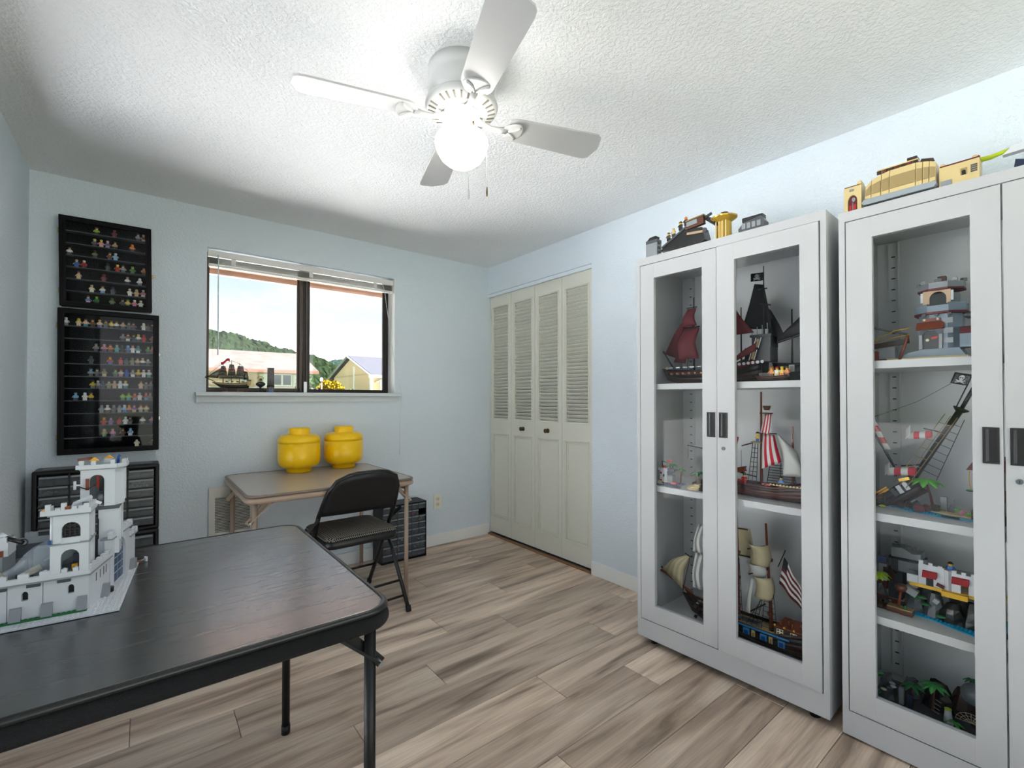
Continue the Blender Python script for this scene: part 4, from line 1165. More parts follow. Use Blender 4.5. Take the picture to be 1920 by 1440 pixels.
def arch_wall(name, parent, ax, a0, a1, w0, w1, h0, h1, hs, lo, hi, m):
    return MB().prism(arch_pts(a0, a1, w0, w1, h0, h1, hs), ax, lo, hi, m).build(name, parent)
def merlons(parent, ax, a0, a1, lo, hi, z, h, n, m, name='merlon'):
    """row of battlement teeth, each a brick of its own with a stud pair"""
    st_ = (a1 - a0) / (2 * n - 1)
    for k in range(n):
        a = a0 + 2 * k * st_; b = MB()
        if ax == 'x': b.box(a, lo, z, a + st_, hi, z + h, m); cx, cy = a + st_ / 2, (lo + hi) / 2
        else: b.box(lo, a, z, hi, a + st_, z + h, m); cx, cy = (lo + hi) / 2, a + st_ / 2
        b.cyl((cx, cy, z + h), (cx, cy, z + h + 0.0016), 0.0024, m, n=8)
        b.build(name, parent)
def studs(parent, pts, z, m, r_=0.0024, h=0.0016, name='studs'):
    b = MB()
    for (x, y_) in pts: b.cyl((x, y_, z), (x, y_, z + h), r_, m, n=7, smooth=False)
    return b.build(name, parent, kind='stuff')
def bx(name, parent, *a, **k): return MB().box(*a).build(name, parent, **k)
def wedge(name, parent, poly, ax, lo, hi, m, **k): return MB().prism(poly, ax, lo, hi, m).build(name, parent, **k)

# ================================================================== white castle on the black table
ca = thing('toy_castle', 'white toy brick castle with two towers and a blue gate on the black table', 'toy castle', (-2.364, -1.966, 0.7112), rad(-5))
bx('baseplate', ca, -0.384, 0, 0, 0.0, 0.345, 0.0032, LW_)
pts = [(-0.380 + 0.008 * i, 0.004 + 0.008 * j) for i in range(48) for j in range(3)]
pts += [(-0.004 - 0.008 * i, 0.028 + 0.008 * j) for i in range(6) for j in range(40) if -0.004 - 0.008 * i > -0.050 + 0.16 * (0.008 * j)]
studs(ca, pts, 0.0032, LW_)
bx('green_plate', ca, -0.384, 0.0275, 0.0032, -0.056, 0.0355, 0.0064, LGR)
studs(ca, [(-0.380 + 0.008 * i, 0.0315) for i in range(41)], 0.0064, LGR)
# front wall: panels with small arched windows, sloped buttresses, brackets, ledge and battlement
ZW = 0.076
fwp = [(-0.372, -0.300), (-0.299, -0.227), (-0.226, -0.1755), (-0.1745, -0.1245), (-0.1235, -0.0555)]
for k, (a0, a1) in enumerate(fwp):
    c = (-0.337, -0.262, -0.196, -0.150, -0.082)[k]; hw_ = 0.0048; z0, z1 = 0.043, 0.061
    MB().plate([a0, c - hw_, c + hw_, a1], [0.0032, z0, z1, ZW], {(1, 1)}, 'y', 0.037, 0.045, LW_).build('wall_panel', ca)
    for s in (-1, 1):
        wedge('window_arch', ca, [(c + s * hw_, z1), (c + s * hw_, z1 - 0.0055), (c + s * hw_ * 0.72, z1 - 0.0018), (c + s * hw_ * 0.25, z1)], 'y', 0.0372, 0.045, LW_)
    bx('window_dark_backing', ca, c - 0.007, 0.048, z0 - 0.004, c + 0.007, 0.050, z1 + 0.002, LK)  # black sheet stands in for the shade behind the opening
for a in (-0.345, -0.300, -0.252, -0.2105, -0.1625, -0.1175):
    wedge('buttress', ca, [(0.0275, 0.0066), (0.0368, 0.0066), (0.0368, 0.032), (0.0335, 0.030)], 'x', a - 0.0085, a + 0.0085, LG)
wedge('buttress', ca, [(0.0275, 0.0066), (0.0368, 0.0066), (0.0368, 0.034), (0.0335, 0.032)], 'x', -0.072, -0.0565, LG)
for a in (-0.310, -0.245, -0.185, -0.137, -0.092):
    bx('bracket', ca, a - 0.010, 0.031, 0.069, a + 0.010, 0.0368, 0.0755, LDG)
bx('ledge', ca, -0.384, 0.029, 0.076, -0.051, 0.048, 0.0792, LG)
bx('parapet', ca, -0.384, 0.0305, 0.0792, -0.054, 0.0385, 0.0888, LW_)
merlons(ca, 'x', -0.376, -0.113, 0.0305, 0.0385, 0.0888, 0.0085, 9, LW_)
# lower storey of the square tower
T0, T1, V0, V1 = -0.1135, -0.0545, 0.0315, 0.098
arch_wall('tower_front', ca, 'y', T0, T1, 0.0888, 0.146, -0.0975, -0.069, 0.121, V0, V0 + 0.008, LW_)
merlons(ca, 'x', -0.0965, -0.070, V0, V0 + 0.008, 0.0888, 0.0075, 2, LW_)
arch_wall('tower_side', ca, 'x', V0 + 0.008, V1, 0.0888, 0.146, V0 + 0.020, V1 - 0.020, 0.128, T1 - 0.008, T1, LW_)
bx('tower_niche', ca, T1 - 0.012, V0 + 0.009, 0.089, T1 - 0.0065, V1 - 0.003, 0.1455, LW_)
bx('tower_side', ca, T0, V0 + 0.008, 0.0888, T0 + 0.008, V1, 0.146, LW_)
bx('tower_back', ca, T0 + 0.0082, V1 - 0.004, 0.0888, T1 - 0.0125, V1, 0.146, LG)
bx('tower_floor', ca, T0 + 0.0082, V0 + 0.0082, 0.0795, T1 - 0.0125, V1 - 0.0042, 0.0885, LG)
bx('string_course', ca, T0 - 0.001, V0 - 0.0025, 0.1462, T1 + 0.002, V1 + 0.002, 0.1494, LG)
bx('barrel_bin', ca, -0.083, 0.046, 0.0890, -0.0735, 0.055, 0.100, LY)
bx('blue_curtain', ca, -0.084, 0.060, 0.0890, -0.068, 0.064, 0.118, LNV)
# upper storey with portcullis
arch_wall('tower_front', ca, 'y', T0 + 0.004, T1, 0.1496, 0.2060, -0.0965, -0.0675, 0.1770, V0, V0 + 0.008, LW_)
wedge('window_sill', ca, [(V0 - 0.005, 0.1498), (V0 + 0.007, 0.1498), (V0 + 0.007, 0.160), (V0 + 0.001, 0.160)], 'x', -0.0965, -0.0675, LW_)
pc = MB().box(-0.0965, V0 + 0.005, 0.175, -0.0675, V0 + 0.0075, 0.178, LK).build('portcullis', ca)
for k in range(4): bx('portcullis_bar', pc, -0.0935 + 0.0075 * k, V0 + 0.005, 0.160, -0.0905 + 0.0075 * k, V0 + 0.0074, 0.190, LK)
for z in (0.164, 0.169, 0.184): bx('portcullis_bar', pc, -0.0965, V0 + 0.0052, z, -0.0675, V0 + 0.0072, z + 0.0022, LK)
bx('room_dark_sheet', ca, -0.1, V0 + 0.011, 0.1497, -0.064, V0 + 0.014, 0.2058, LK)  # black sheet painting the darkness behind the portcullis
arch_wall('tower_side', ca, 'x', V0 + 0.008, V1, 0.1496, 0.2060, V0 + 0.022, V1 - 0.022, 0.190, T1 - 0.006, T1, LW_)
bx('tower_niche', ca, T1 - 0.012, V0 + 0.009, 0.1497, T1 - 0.0055, V1 - 0.001, 0.2058, LW_)
bx('tower_side', ca, T0 + 0.004, V0 + 0.0082, 0.1496, T0 + 0.010, V1, 0.2060, LW_)
MB().cyl((T0 + 0.002, V0 + 0.006, 0.1496), (T0 + 0.002, V0 + 0.006, 0.206), 0.0035, LW_, n=10).build('corner_column', ca)
bx('blue_brick', ca, T0 - 0.003, V0 - 0.002, 0.1497, T0 + 0.0015, V0 + 0.004, 0.1575, LBL)
bx('string_course', ca, T0 - 0.004, V0 - 0.004, 0.2062, T1 + 0.003, V1 + 0.003, 0.2092, LG)
bx('tower_roof', ca, T0 + 0.006, V0 + 0.006, 0.2094, T1 - 0.006, V1 - 0.006, 0.2115, LG)
for (n_, a) in (('parapet', (T0 - 0.006, V0 - 0.006, 0.2094, T1 + 0.004, V0 + 0.002, 0.2195)), ('parapet', (T1 - 0.004, V0 + 0.0022, 0.2094, T1 + 0.004, V1 + 0.002, 0.2195)), ('parapet', (T0 - 0.014, V0 - 0.006, 0.2094, T0 - 0.0062, V1 - 0.01, 0.2195))):
    bx(n_, ca, *a, LW_)
for (a, h) in ((-0.1165, 0.012), (-0.1015, 0.004), (-0.093, 0.013), (-0.0765, 0.005), (-0.0665, 0.005), (-0.0585, 0.009)):
    bx('merlon', ca, a - 0.004, V0 - 0.006, 0.2196, a + 0.004, V0 + 0.002, 0.2196 + h, LW_)
bx('gargoyle', ca, -0.0905, V0 - 0.008, 0.2196, -0.0835, V0 + 0.002, 0.2255, LRB)
wedge('yellow_slope', ca, [(T0 - 0.013, 0.2196), (T0 - 0.002, 0.2196), (T0 - 0.002, 0.229), (T0 - 0.011, 0.2215)], 'y', V0 - 0.002, V0 + 0.008, LY)
for y_ in (0.048, 0.072): bx('merlon', ca, T1 - 0.004, y_, 0.2196, T1 + 0.004, y_ + 0.012, 0.2265, LW_)
MB().cbox((-0.072, 0.072, 0.2255), (0.032, 0.026, 0.006), LW_, (rad(8), rad(-24), 0)).build('trapdoor', ca)
MB().cbox((-0.052, 0.080, 0.2215), (0.022, 0.006, 0.006), LW_, (0, rad(30), rad(20))).build('trapdoor_arm', ca)
MB().cyl((-0.062, 0.044, 0.2135), (-0.062, 0.044, 0.228), 0.0052, LK, n=12).build('black_barrel', ca)
# tall tower
A0, A1, B0, B1 = -0.091, -0.030, 0.165, 0.222
bx('tower_shaft', ca, -0.060, 0.172, 0.079, -0.022, 0.212, 0.196, LW_)
arch_wall('shaft_niche', ca, 'x', 0.174, 0.210, 0.110, 0.192, 0.184, 0.200, 0.170, -0.0218, -0.019, LW_)
bx('shaft_slit', ca, -0.0602, 0.1685, 0.118, -0.0585, 0.1715, 0.165, LK)
wedge('corbel', ca, [(-0.060, 0.186), (-0.022, 0.186), (A1 + 0.012, 0.1945), (A0, 0.1945)], 'y', B0 + 0.002, B1 - 0.002, LDG)
arch_wall('tower_front', ca, 'y', A0, A1, 0.1948, 0.281, -0.0755, -0.049, 0.256, B0, B0 + 0.008, LW_)
wedge('tower_corner', ca, [(A1, B0), (A1 + 0.014, B0 + 0.020), (A1 + 0.014, B1 - 0.016), (A1 - 0.006, B1), (A1 - 0.008, B0 + 0.008)], 'z', 0.1948, 0.281, LW_)
arch_wall('corner_niche', ca, 'x', B0 + 0.020, B1 - 0.016, 0.203, 0.279, B0 + 0.025, B1 - 0.021, 0.262, A1 + 0.0142, A1 + 0.0165, LW_)
bx('tower_side', ca, A0, B0 + 0.0082, 0.1948, A0 + 0.008, B1, 0.281, LW_)
bx('tower_back', ca, A0 + 0.0082, B1 - 0.006, 0.1948, A1 - 0.0085, B1, 0.281, LG)
bx('red_torch', ca, -0.0655, 0.184, 0.236, -0.0605, 0.189, 0.266, LR); bx('black_bracket', ca, -0.0605, 0.184, 0.228, -0.055, 0.190, 0.264, LK)
MB().sph((-0.057, 0.186, 0.213), 0.009, LG).build('grey_dome', ca)
bx('string_course', ca, A0 - 0.002, B0 - 0.003, 0.2812, A1 + 0.017, B1 + 0.002, 0.2836, LG)
bx('parapet', ca, A0 - 0.004, B0 - 0.006, 0.2838, A1 + 0.004, B0 + 0.002, 0.2935, LW_)
bx('parapet', ca, A0 - 0.008, B0 - 0.004, 0.2838, A0 - 0.0042, B1, 0.2935, LW_)
MB().prism([(A1 + 0.0045, B0 - 0.006), (A1 + 0.020, B0 + 0.018), (A1 + 0.020, B1), (A1 + 0.012, B1), (A1 + 0.012, B0 + 0.020), (A1 + 0.0045, B0 + 0.004)], 'z', 0.2838, 0.2935, LW_).build('parapet', ca)
bx('tower_roof', ca, A0 + 0.001, B0 + 0.0025, 0.2838, A1 + 0.004, B1, 0.2870, LG)
for (x, y_, h) in ((A0 - 0.002, B0 - 0.006, 0.010), (A0 + 0.019, B0 - 0.006, 0.009), (A1 - 0.008, B0 - 0.006, 0.010), (A1 + 0.011, B0 + 0.010, 0.008), (A1 + 0.012, B0 + 0.030, 0.008)):
    bx('merlon', ca, x, y_, 0.2937, x + 0.008, y_ + 0.008, 0.2937 + h, LW_)
for (x, y_) in ((A0 + 0.015, B0 - 0.005), (A0 + 0.036, B0 + 0.034)):
    wedge('yellow_slope', ca, [(x, 0.3028), (x + 0.0175, 0.3028), (x + 0.009, 0.3105)], 'y', y_, y_ + 0.009, LY)
bx('merlon', ca, A0 + 0.037, B0 + 0.034, 0.2872, A0 + 0.052, B0 + 0.044, 0.3026, LW_)
MB().tube([(A1 + 0.002, 0.190, 0.287), (A1 + 0.003, 0.190, 0.305), (A1 + 0.006, 0.188, 0.312)], 0.003, LBL, n=8).build('blue_plume', ca)
MB().cbox((A0 + 0.004, B0 + 0.02, 0.3055), (0.026, 0.010, 0.005), LRB, (0, rad(-6), rad(12))).build('crossbow', ca)
cb = MB().cbox((A0 + 0.013, B0 - 0.005, 0.249), (0.006, 0.004, 0.026), LRB).build('crossbow', ca)
MB().tube([(A0 - 0.004, B0 - 0.007, 0.246), (A0 + 0.013, B0 - 0.007, 0.238), (A0 + 0.028, B0 - 0.007, 0.247)], 0.0015, LDB, n=6).build('bow', cb)
bx('wall_torch', ca, A0 - 0.010, B0 + 0.002, 0.246, A0, B0 + 0.006, 0.249, LW_); bx('wall_torch', ca, A0 - 0.012, B0 + 0.001, 0.238, A0 - 0.008, B0 + 0.007, 0.257, LW_)
# right wall with the blue gate, turned along the baseplate edge
rw = node('gate_wall', ca, (-0.0545, 0.0305, 0.0), (0, 0, rad(81)))
def rwb(n_, *a): return MB().box(*a).build(n_, rw)
rwb('wall_panel', 0.008, 0.0, 0.0032, 0.066, 0.008, ZW, LW_); rwb('wall_panel', 0.0665, 0.0, 0.0032, 0.118, 0.008, ZW, LW_)
for a in (0.04, 0.062, 0.082, 0.096): rwb('arrow_slit', a, -0.0008, 0.050, a + 0.0022, 0.0, 0.068, LDG)
rwb('ledge', 0.0, -0.004, 0.076, 0.126, 0.016, 0.0792, LG)
rwb('parapet', 0.0, -0.003, 0.0794, 0.126, 0.005, 0.088, LW_)
for k in range(5): rwb('merlon', 0.006 + 0.024 * k, -0.003, 0.0882, 0.018 + 0.024 * k, 0.005, 0.0955, LW_)
MB().prism(arch_pts(0.120, 0.248, 0.0032, 0.116, 0.142, 0.222, 0.066, 12), 'y', -0.002, 0.010, LW_).build('gate_arch', rw)
gp = [(0.1425, 0.0034), (0.2215, 0.0034), (0.2215, 0.066)] + [(0.182 + 0.0395 * math.cos(PI * i / 12), 0.066 + 0.0395 * math.sin(PI * i / 12)) for i in range(1, 12)] + [(0.1425, 0.066)]
gt = MB().prism(gp, 'y', 0.004, 0.007, M('#22406C', 0.3)).build('gate_door', rw)
for x in (0.157, 0.182, 0.207): MB().box(x - 0.0012, 0.0028, 0.0036, x + 0.0012, 0.0042, 0.095, LG).build('gate_bar', gt)
for z in (0.024, 0.042, 0.060, 0.078): MB().box(0.1435, 0.003, z, 0.2205, 0.004, z + 0.0018, M('#A9C3DC', 0.3)).build('gate_bar', gt)
MB().box(0.140, -0.0012, 0.0034, 0.1432, 0.0035, 0.075, LK).build('gate_post', gt)
rwb('wall_panel', 0.2485, 0.0, 0.0032, 0.300, 0.008, ZW + 0.012, LW_)
rwb('ledge', 0.118, -0.006, 0.1162, 0.262, 0.018, 0.1192, LG)
rwb('parapet', 0.118, -0.005, 0.1194, 0.262, 0.004, 0.128, LW_)
for k in range(6): rwb('merlon', 0.120 + 0.025 * k, -0.005, 0.1282, 0.132 + 0.025 * k, 0.004, 0.1345, LW_)
rwb('ledge', 0.2485, -0.005, 0.0882, 0.306, 0.016, 0.0912, LG)
for k in range(3): rwb('merlon', 0.250 + 0.022 * k, -0.004, 0.0914, 0.262 + 0.022 * k, 0.006, 0.104, LW_)
MB().prism([(0.064, 0.0032), (0.085, 0.0032), (0.085, 0.030), (0.078, 0.030)], 'y', -0.012, -0.0003, LG).build('buttress', rw)
MB().prism([(0.252, 0.0032), (0.272, 0.0032), (0.272, 0.028), (0.262, 0.028)], 'y', -0.012, -0.0003, LG).build('buttress', rw)
MB().cyl((0.094, -0.008, 0.0052), (0.094, -0.008, 0.016), 0.008, LK, n=12).build('black_cauldron', rw)
# courtyard: grey back wall, plain inner walls, side tower at the left
bx('back_wall', ca, -0.384, 0.300, 0.0032, -0.06, 0.310, 0.098, LDG)
bx('back_parapet', ca, -0.300, 0.296, 0.0985, -0.10, 0.306, 0.112, LG)
merlons(ca, 'x', -0.296, -0.104, 0.296, 0.306, 0.1122, 0.012, 5, LG)
bx('inner_pier', ca, -0.215, 0.236, 0.0032, -0.196, 0.262, 0.075, LDG); bx('inner_pier', ca, -0.185, 0.25, 0.0032, -0.150, 0.28, 0.094, LG)
bx('courtyard_tower', ca, -0.262, 0.16, 0.0032, -0.205, 0.21, 0.120, LG)
bx('tower_drum', ca, -0.262, 0.100, 0.118 + 0.003, -0.190, 0.150, 0.150, LW_); bx('tower_stem', ca, -0.252, 0.108, 0.0032, -0.200, 0.146, 0.1205, LG)
merlons(ca, 'x', -0.262, -0.192, 0.100, 0.108, 0.1502, 0.010, 4, LW_)
wedge('yellow_slope', ca, [(-0.232, 0.1602), (-0.205, 0.1602), (-0.218, 0.169)], 'y', 0.108, 0.118, LY)
cn = MB().cyl((-0.202, 0.112, 0.160), (-0.168, 0.100, 0.146), 0.0045, LK, n=10).build('catapult_arm', ca)
MB().cyl((-0.205, 0.113, 0.165), (-0.196, 0.110, 0.158), 0.0055, LW_, n=10).build('catapult_weight', cn)
MB().tube([(-0.168 + 0.007 * math.cos(2 * PI * i / 12), 0.100, 0.146 + 0.007 * math.sin(2 * PI * i / 12)) for i in range(12)], 0.0014, LK, n=6, closed=True).build('catapult_ring', cn)
bx('brown_hoist', ca, -0.225, 0.094, 0.122, -0.196, 0.0995, 0.134, LRB)
# glass bottle lying in the courtyard
bt = thing('glass_bottle', 'clear glass bottle lying in the white toy castle courtyard', 'bottle', (0, 0, 0))
bt.matrix_world = Matrix.Translation((-2.548, -1.86, 0.795)) @ Matrix.Rotation(rad(-18), 4, 'Z') @ Matrix.Rotation(rad(62), 4, 'Y')
m_bott = plastic_clear('clear_bottle_plastic', '#B9C4CC', 0.28)
MB().lathe([(0.0, -0.006), (0.008, -0.006), (0.009, 0.018), (0.012, 0.028), (0.023, 0.052), (0.027, 0.068), (0.027, 0.110), (0.021, 0.122), (0.0, 0.125)], m_bott, n=24).build('glass', bt)
MB().lathe([(0.0, -0.022), (0.0105, -0.022), (0.0105, -0.004), (0.0, -0.004)], LTN, n=14).build('stopper', bt)
MB().cbox((0.016, 0, 0.040), (0.012, 0.018, 0.026), LCR).build('tan_brick', bt)
MB().cbox((0.008, 0, 0.085), (0.003, 0.024, 0.024), LG).build('grey_plate', bt)
# loose little items on the baseplate
ml = thing('toy_crossbow', 'small brown and grey toy crossbow lying beside the castle gate', 'toy crossbow', (-2.340, -1.628, 0.7115), rad(20))
MB().box(-0.014, -0.003, 0.0, 0.010, 0.003, 0.006, LRB).build('stock', ml); MB().cyl((0.008, 0, 0.004), (0.022, 0, 0.006), 0.0022, LG, n=8).build('bolt', ml); MB().box(0.020, -0.006, 0.0, 0.024, 0.006, 0.012, LW_).build('tip', ml)
ap = thing('toy_barrel', 'small brown toy barrel with red fruit at the castle corner', 'toy barrel', (-2.4085, -1.868, 0.7168), 0)
MB().lathe([(0.0, 0), (0.0055, 0), (0.0065, 0.005), (0.0055, 0.010), (0.0, 0.010)], LRB, n=12).build('barrel', ap)
for i in range(3): MB().sph((0.003 * math.cos(i * 2.1), 0.003 * math.sin(i * 2.1), 0.0115), 0.0028, LR, n=8, k=5).build('fruit', ap)
# ================================================================== ship parts
def hull(parent, x0, x1, beam, h, sheer=0.02, mats=None, bow_rake=0.04, yc=0.0, z0=0.0, stern_h=0.0, n=18, deckm=None):
    """lofted hull, bow at x0, stern at x1; mats = (bottom, side, rail)"""
    mb, msd, mr = mats
    st = []
    for i in range(n + 1):
        t = i / n
        w = beam / 2 * min(1.0, (math.sin(min(1.0, t * 1.55) * PI / 2)) ** 0.8) * (1 - 0.25 * max(0, (t - 0.8) / 0.2) ** 2)
        w = max(w, 0.0015)
        zt = h + sheer * ((0.5 - t) * 2) ** 2 * (1.2 if t < 0.5 else 1.0) + stern_h * max(0, (t - 0.68) / 0.32) ** 0.7
        zk = z0 + (0.35 * h * (1 - t / 0.14) if t < 0.14 else 0)
        dx = -bow_rake * max(0, 1 - t / 0.22)
        sec = [(0.02 * w, zk), (0.55 * w, zk + 0.16 * (zt - zk)), (0.9 * w, zk + 0.42 * (zt - zk)), (1.0 * w, zk + 0.66 * (zt - zk)), (0.97 * w, zk + 0.86 * (zt - zk)), (0.95 * w, zt)]
        x = x0 + (x1 - x0) * t
        st.append([(x + dx * (z - zk) / (zt - zk + 1e-6) , yc + y_, z) for y_, z in sec])
    b = MB(); k = 6
    for side in (1, -1):
        for j in range(k - 1):
            g = [[(p[j][0], yc + (p[j][1] - yc) * side, p[j][2]), (p[j + 1][0], yc + (p[j + 1][1] - yc) * side, p[j + 1][2])] for p in st]
            b.sheet(g, (mb, mb, msd, mr, msd)[j], 0.0012)
    b2 = b.build('hull', parent)
    d = MB()
    g = [[(p[4][0], yc - (p[4][1] - yc) * 0.97, p[4][2] - 0.003), (p[4][0], yc + (p[4][1] - yc) * 0.97, p[4][2] - 0.003)] for p in st]
    d.sheet(g, deckm or mr, 0.0012); d.build('deck', parent)
    e = st[-1]; poly = [(yc - (p[1] - yc), p[2]) for p in e] + [(p[1], p[2]) for p in e[::-1]]
    MB().prism(poly, 'x', x1 - 0.001, x1 + 0.002, msd).build('transom', parent)
    MB().box(x0 + 0.10 * (x1 - x0), yc - 0.003, -0.0 + z0 - 0.0, x1, yc + 0.003, z0 + 0.006, mb).build('keel', parent)
    return st
def mast(parent, x, y_, z0, z1, r_, m, lean=0.0, name='mast'):
    b = MB(); b.cyl((x, y_, z0), (x + lean, y_, z1), r_, m, r2=r_ * 0.55, n=10)
    return b.build(name, parent)
def spar(parent, p, q, r_, m, name='yard'): return MB().cyl(p, q, r_, m, n=8).build(name, parent)
def sail(parent, c00, c10, c11, c01, belly, m, nu=8, nv=8, t=0.0006, name='sail', curl=None):
    """quad sail (corners: bottom-left, bottom-right, top-right, top-left) with a belly vector"""
    A, B_, C_, D_ = map(Vector, (c00, c10, c11, c01)); bv = Vector(belly); g = []
    for i in range(nu + 1):
        u_ = i / nu; row = []
        for j in range(nv + 1):
            v_ = j / nv
            p = (A * (1 - u_) + B_ * u_) * (1 - v_) + (D_ * (1 - u_) + C_ * u_) * v_
            p = p + bv * (math.sin(PI * u_) * 0.5 + 0.5 * math.sin(PI * v_)) * math.sin(PI * v_) ** 0.7
            row.append(tuple(p))
        g.append(row)
    return MB().sheet(g, m, t).build(name, parent)
def stripes(m1, m2, w=1): return lambda i, j: m1 if (i // w) % 2 == 0 else m2
def shroud(parent, top, bots, m, rungs=7, r_=0.0009, name='shroud'):
    """rope ladder: ropes from a top edge to points on the rail, with rungs; one woven piece"""
    b = MB(); T_ = [Vector(p) for p in top]; Bt = [Vector(p) for p in bots]
    for a, c in zip(T_, Bt): b.cyl(a, c, r_, m, n=5)
    for k in range(1, rungs + 1):
        f = k / (rungs + 0.5)
        b.cyl(T_[0].lerp(Bt[0], f), T_[-1].lerp(Bt[-1], f), r_ * 0.9, m, n=5)
    return b.build(name, parent, kind='stuff')
def skull_flag(parent, o, ux, uz, m, mw, name='flag', t=0.0008, rim=False):
    """waving flag with a white skull over crossed bones; o = hoist foot, ux and uz = fly and hoist vectors"""
    O, U_, Z_ = Vector(o), Vector(ux), Vector(uz); N_ = U_.cross(Z_).normalized()
    P = lambda u_, v_: O + U_ * u_ + Z_ * v_ + N_ * (0.06 * U_.length * math.sin(u_ * 6.0))
    f = MB().sheet([[tuple(P(i / 8, j / 5)) for j in range(6)] for i in range(9)], m, t).build(name, parent)
    for sd in (1, -1):
        e = MB(); off = N_ * sd * (t + 0.0006)
        def disc(cu, cv, ru, rv, mm, k=12, lift=1.0):
            pts = [tuple(P(cu + ru * math.cos(2 * PI * i / k), cv + rv * math.sin(2 * PI * i / k)) + off * lift) for i in range(k)]
            e.add([tuple(P(cu, cv) + off * lift)] + pts, [(0, 1 + i, 1 + (i + 1) % k) for i in range(k)], mm)
        disc(0.5, 0.62, 0.15, 0.22, mw); disc(0.5, 0.42, 0.09, 0.12, mw)
        disc(0.44, 0.60, 0.045, 0.06, m, 8, 1.5); disc(0.56, 0.60, 0.045, 0.06, m, 8, 1.5)
        for (a, b_) in (((0.28, 0.16), (0.74, 0.36)), ((0.28, 0.36), (0.74, 0.16))):
            pa, pb = P(*a) + off, P(*b_) + off; d_ = (pb - pa).normalized(); s_ = d_.cross(N_) * 0.04 * U_.length
            e.add([tuple(pa + s_), tuple(pb + s_), tuple(pb - s_), tuple(pa - s_)], [(0, 1, 2, 3)], mw)
            for q in (a, b_): disc(q[0], q[1], 0.035, 0.055, mw, 7)
        e.build('skull_emblem', f)
    return f
def palm(name, parent, x, y_, z0, h, m, n=7, ln=0.03, lean=0.01, seed=1, tm=None):
    rr = random.Random(seed)
    MB().tube([(x, y_, z0), (x + lean * 0.4, y_, z0 + h * 0.5), (x + lean, y_, z0 + h)], 0.003, tm or LBR, n=7, radii=[0.0045, 0.0036, 0.003]).build('palm_trunk', parent)
    for k in range(n):
        a = 2 * PI * k / n + rr.uniform(-0.2, 0.2); l_ = ln * rr.uniform(0.85, 1.15); g = []
        dx, dy = math.cos(a), math.sin(a)
        for i in range(6):
            t = i / 5; w = 0.22 * l_ * math.sin(PI * (0.12 + 0.85 * t)) ** 0.8
            cx = x + lean + dx * l_ * t; cy = y_ + dy * l_ * t; cz = z0 + h + 0.25 * l_ * math.sin(t * PI * 0.6) - 0.55 * l_ * t * t
            g.append([(cx - dy * w, cy + dx * w, cz - 0.3 * w), (cx, cy, cz + 0.15 * w), (cx + dy * w, cy - dx * w, cz - 0.3 * w)])
        MB().sheet(g, m, 0.0006).build('palm_leaf', parent)
def rock(parent, c, s, m, seed=0, name='rock'):
    rr = random.Random(seed); b = MB(); n = 9; rows = []
    for j in range(5):
        t = j / 4; r_ = (1.0 - 0.55 * t ** 1.5); row = []
        for i in range(n):
            a = 2 * PI * i / n; q = r_ * rr.uniform(0.82, 1.12)
            row.append((c[0] + s[0] * q * math.cos(a), c[1] + s[1] * q * math.sin(a), c[2] + s[2] * t * rr.uniform(0.92, 1.05) if j else c[2]))
        rows.append(row)
    vs = [p for r_ in rows for p in r_]
    fs = [(j * n + i, j * n + (i + 1) % n, (j + 1) * n + (i + 1) % n, (j + 1) * n + i) for j in range(4) for i in range(n)]
    fs.append(tuple(range(4 * n, 5 * n))); fs.append(tuple(range(n))[::-1])
    return b.add(vs, fs, m).build(name, parent)
def cannon(parent, x, y_, z, d=-1, m=None):
    m = m or LK
    c = MB().cyl((x, y_, z + 0.006), (x, y_ + d * 0.020, z + 0.008), 0.0036, m, r2=0.0028, n=9).build('cannon', parent)
    MB().box(x - 0.005, y_ - 0.005, z, x + 0.005, y_ + 0.005, z + 0.004, LBR).build('carriage', c)
def cab_thing(name, label, cat, c, u_, v_, w_, group=None):
    p = cab_pt(c, u_, v_, w_ + 0.0006)
    return thing(name, label, cat, p, c['rz'], group)
def cab_fig(c, u_, v_, w_, torso, legs, hair, label, group='figurines on the models', top='hair', skin='yellow', rz=0.0):
    return figure(cab_pt(c, u_, v_, w_), torso, legs, hair, skin, label, group, c['rz'] + rz, top)
LGN = M('#3E9B4A', 0.35); LLG = M('#5DB83A', 0.35); LDK = M('#222428', 0.4); SRD = M('#5C1620', 0.75, var=0.15, vs=40, name='dark_red_sailcloth'); SBK = M('#1A1B1E', 0.75, name='black_sailcloth'); SWH = M('#D9D8D4', 0.75, name='white_sailcloth'); SRW = M('#C2223B', 0.7); SCR = M('#CBBF9C', 0.75, name='cream_sailcloth'); SGL = M('#8E8F90', 0.7)

# ================================================================== cabinet 1, top shelf: red sailed ship and black sailed ship
Z1 = 1.195
s1_ = cab_thing('toy_ship', 'toy ship with dark red sails and skull flag on cabinet top shelf', 'toy ship', C1, 0.30, 0.17, Z1)
mt_ = (LDB, LK, LDR)
hull(s1_, -0.235, 0.215, 0.10, 0.062, 0.014, mt_, 0.03, stern_h=0.045, deckm=LK)
spar(s1_, (-0.205, 0, 0.078), (-0.262, 0, 0.166), 0.004, LK, 'bowsprit')
MB().sph((-0.232, -0.012, 0.080), 0.007, LTN, n=8, k=6).build('figurehead', s1_); MB().tube([(-0.245, -0.012, 0.084), (-0.235, -0.014, 0.074), (-0.222, -0.014, 0.078)], 0.0022, LW_, n=6).build('figurehead_arms', s1_)
for (x, z1, r_) in ((-0.10, 0.41, 0.0045), (0.02, 0.44, 0.005), (0.118, 0.33, 0.004)): mast(s1_, x, 0, 0.05, z1, r_, LK)
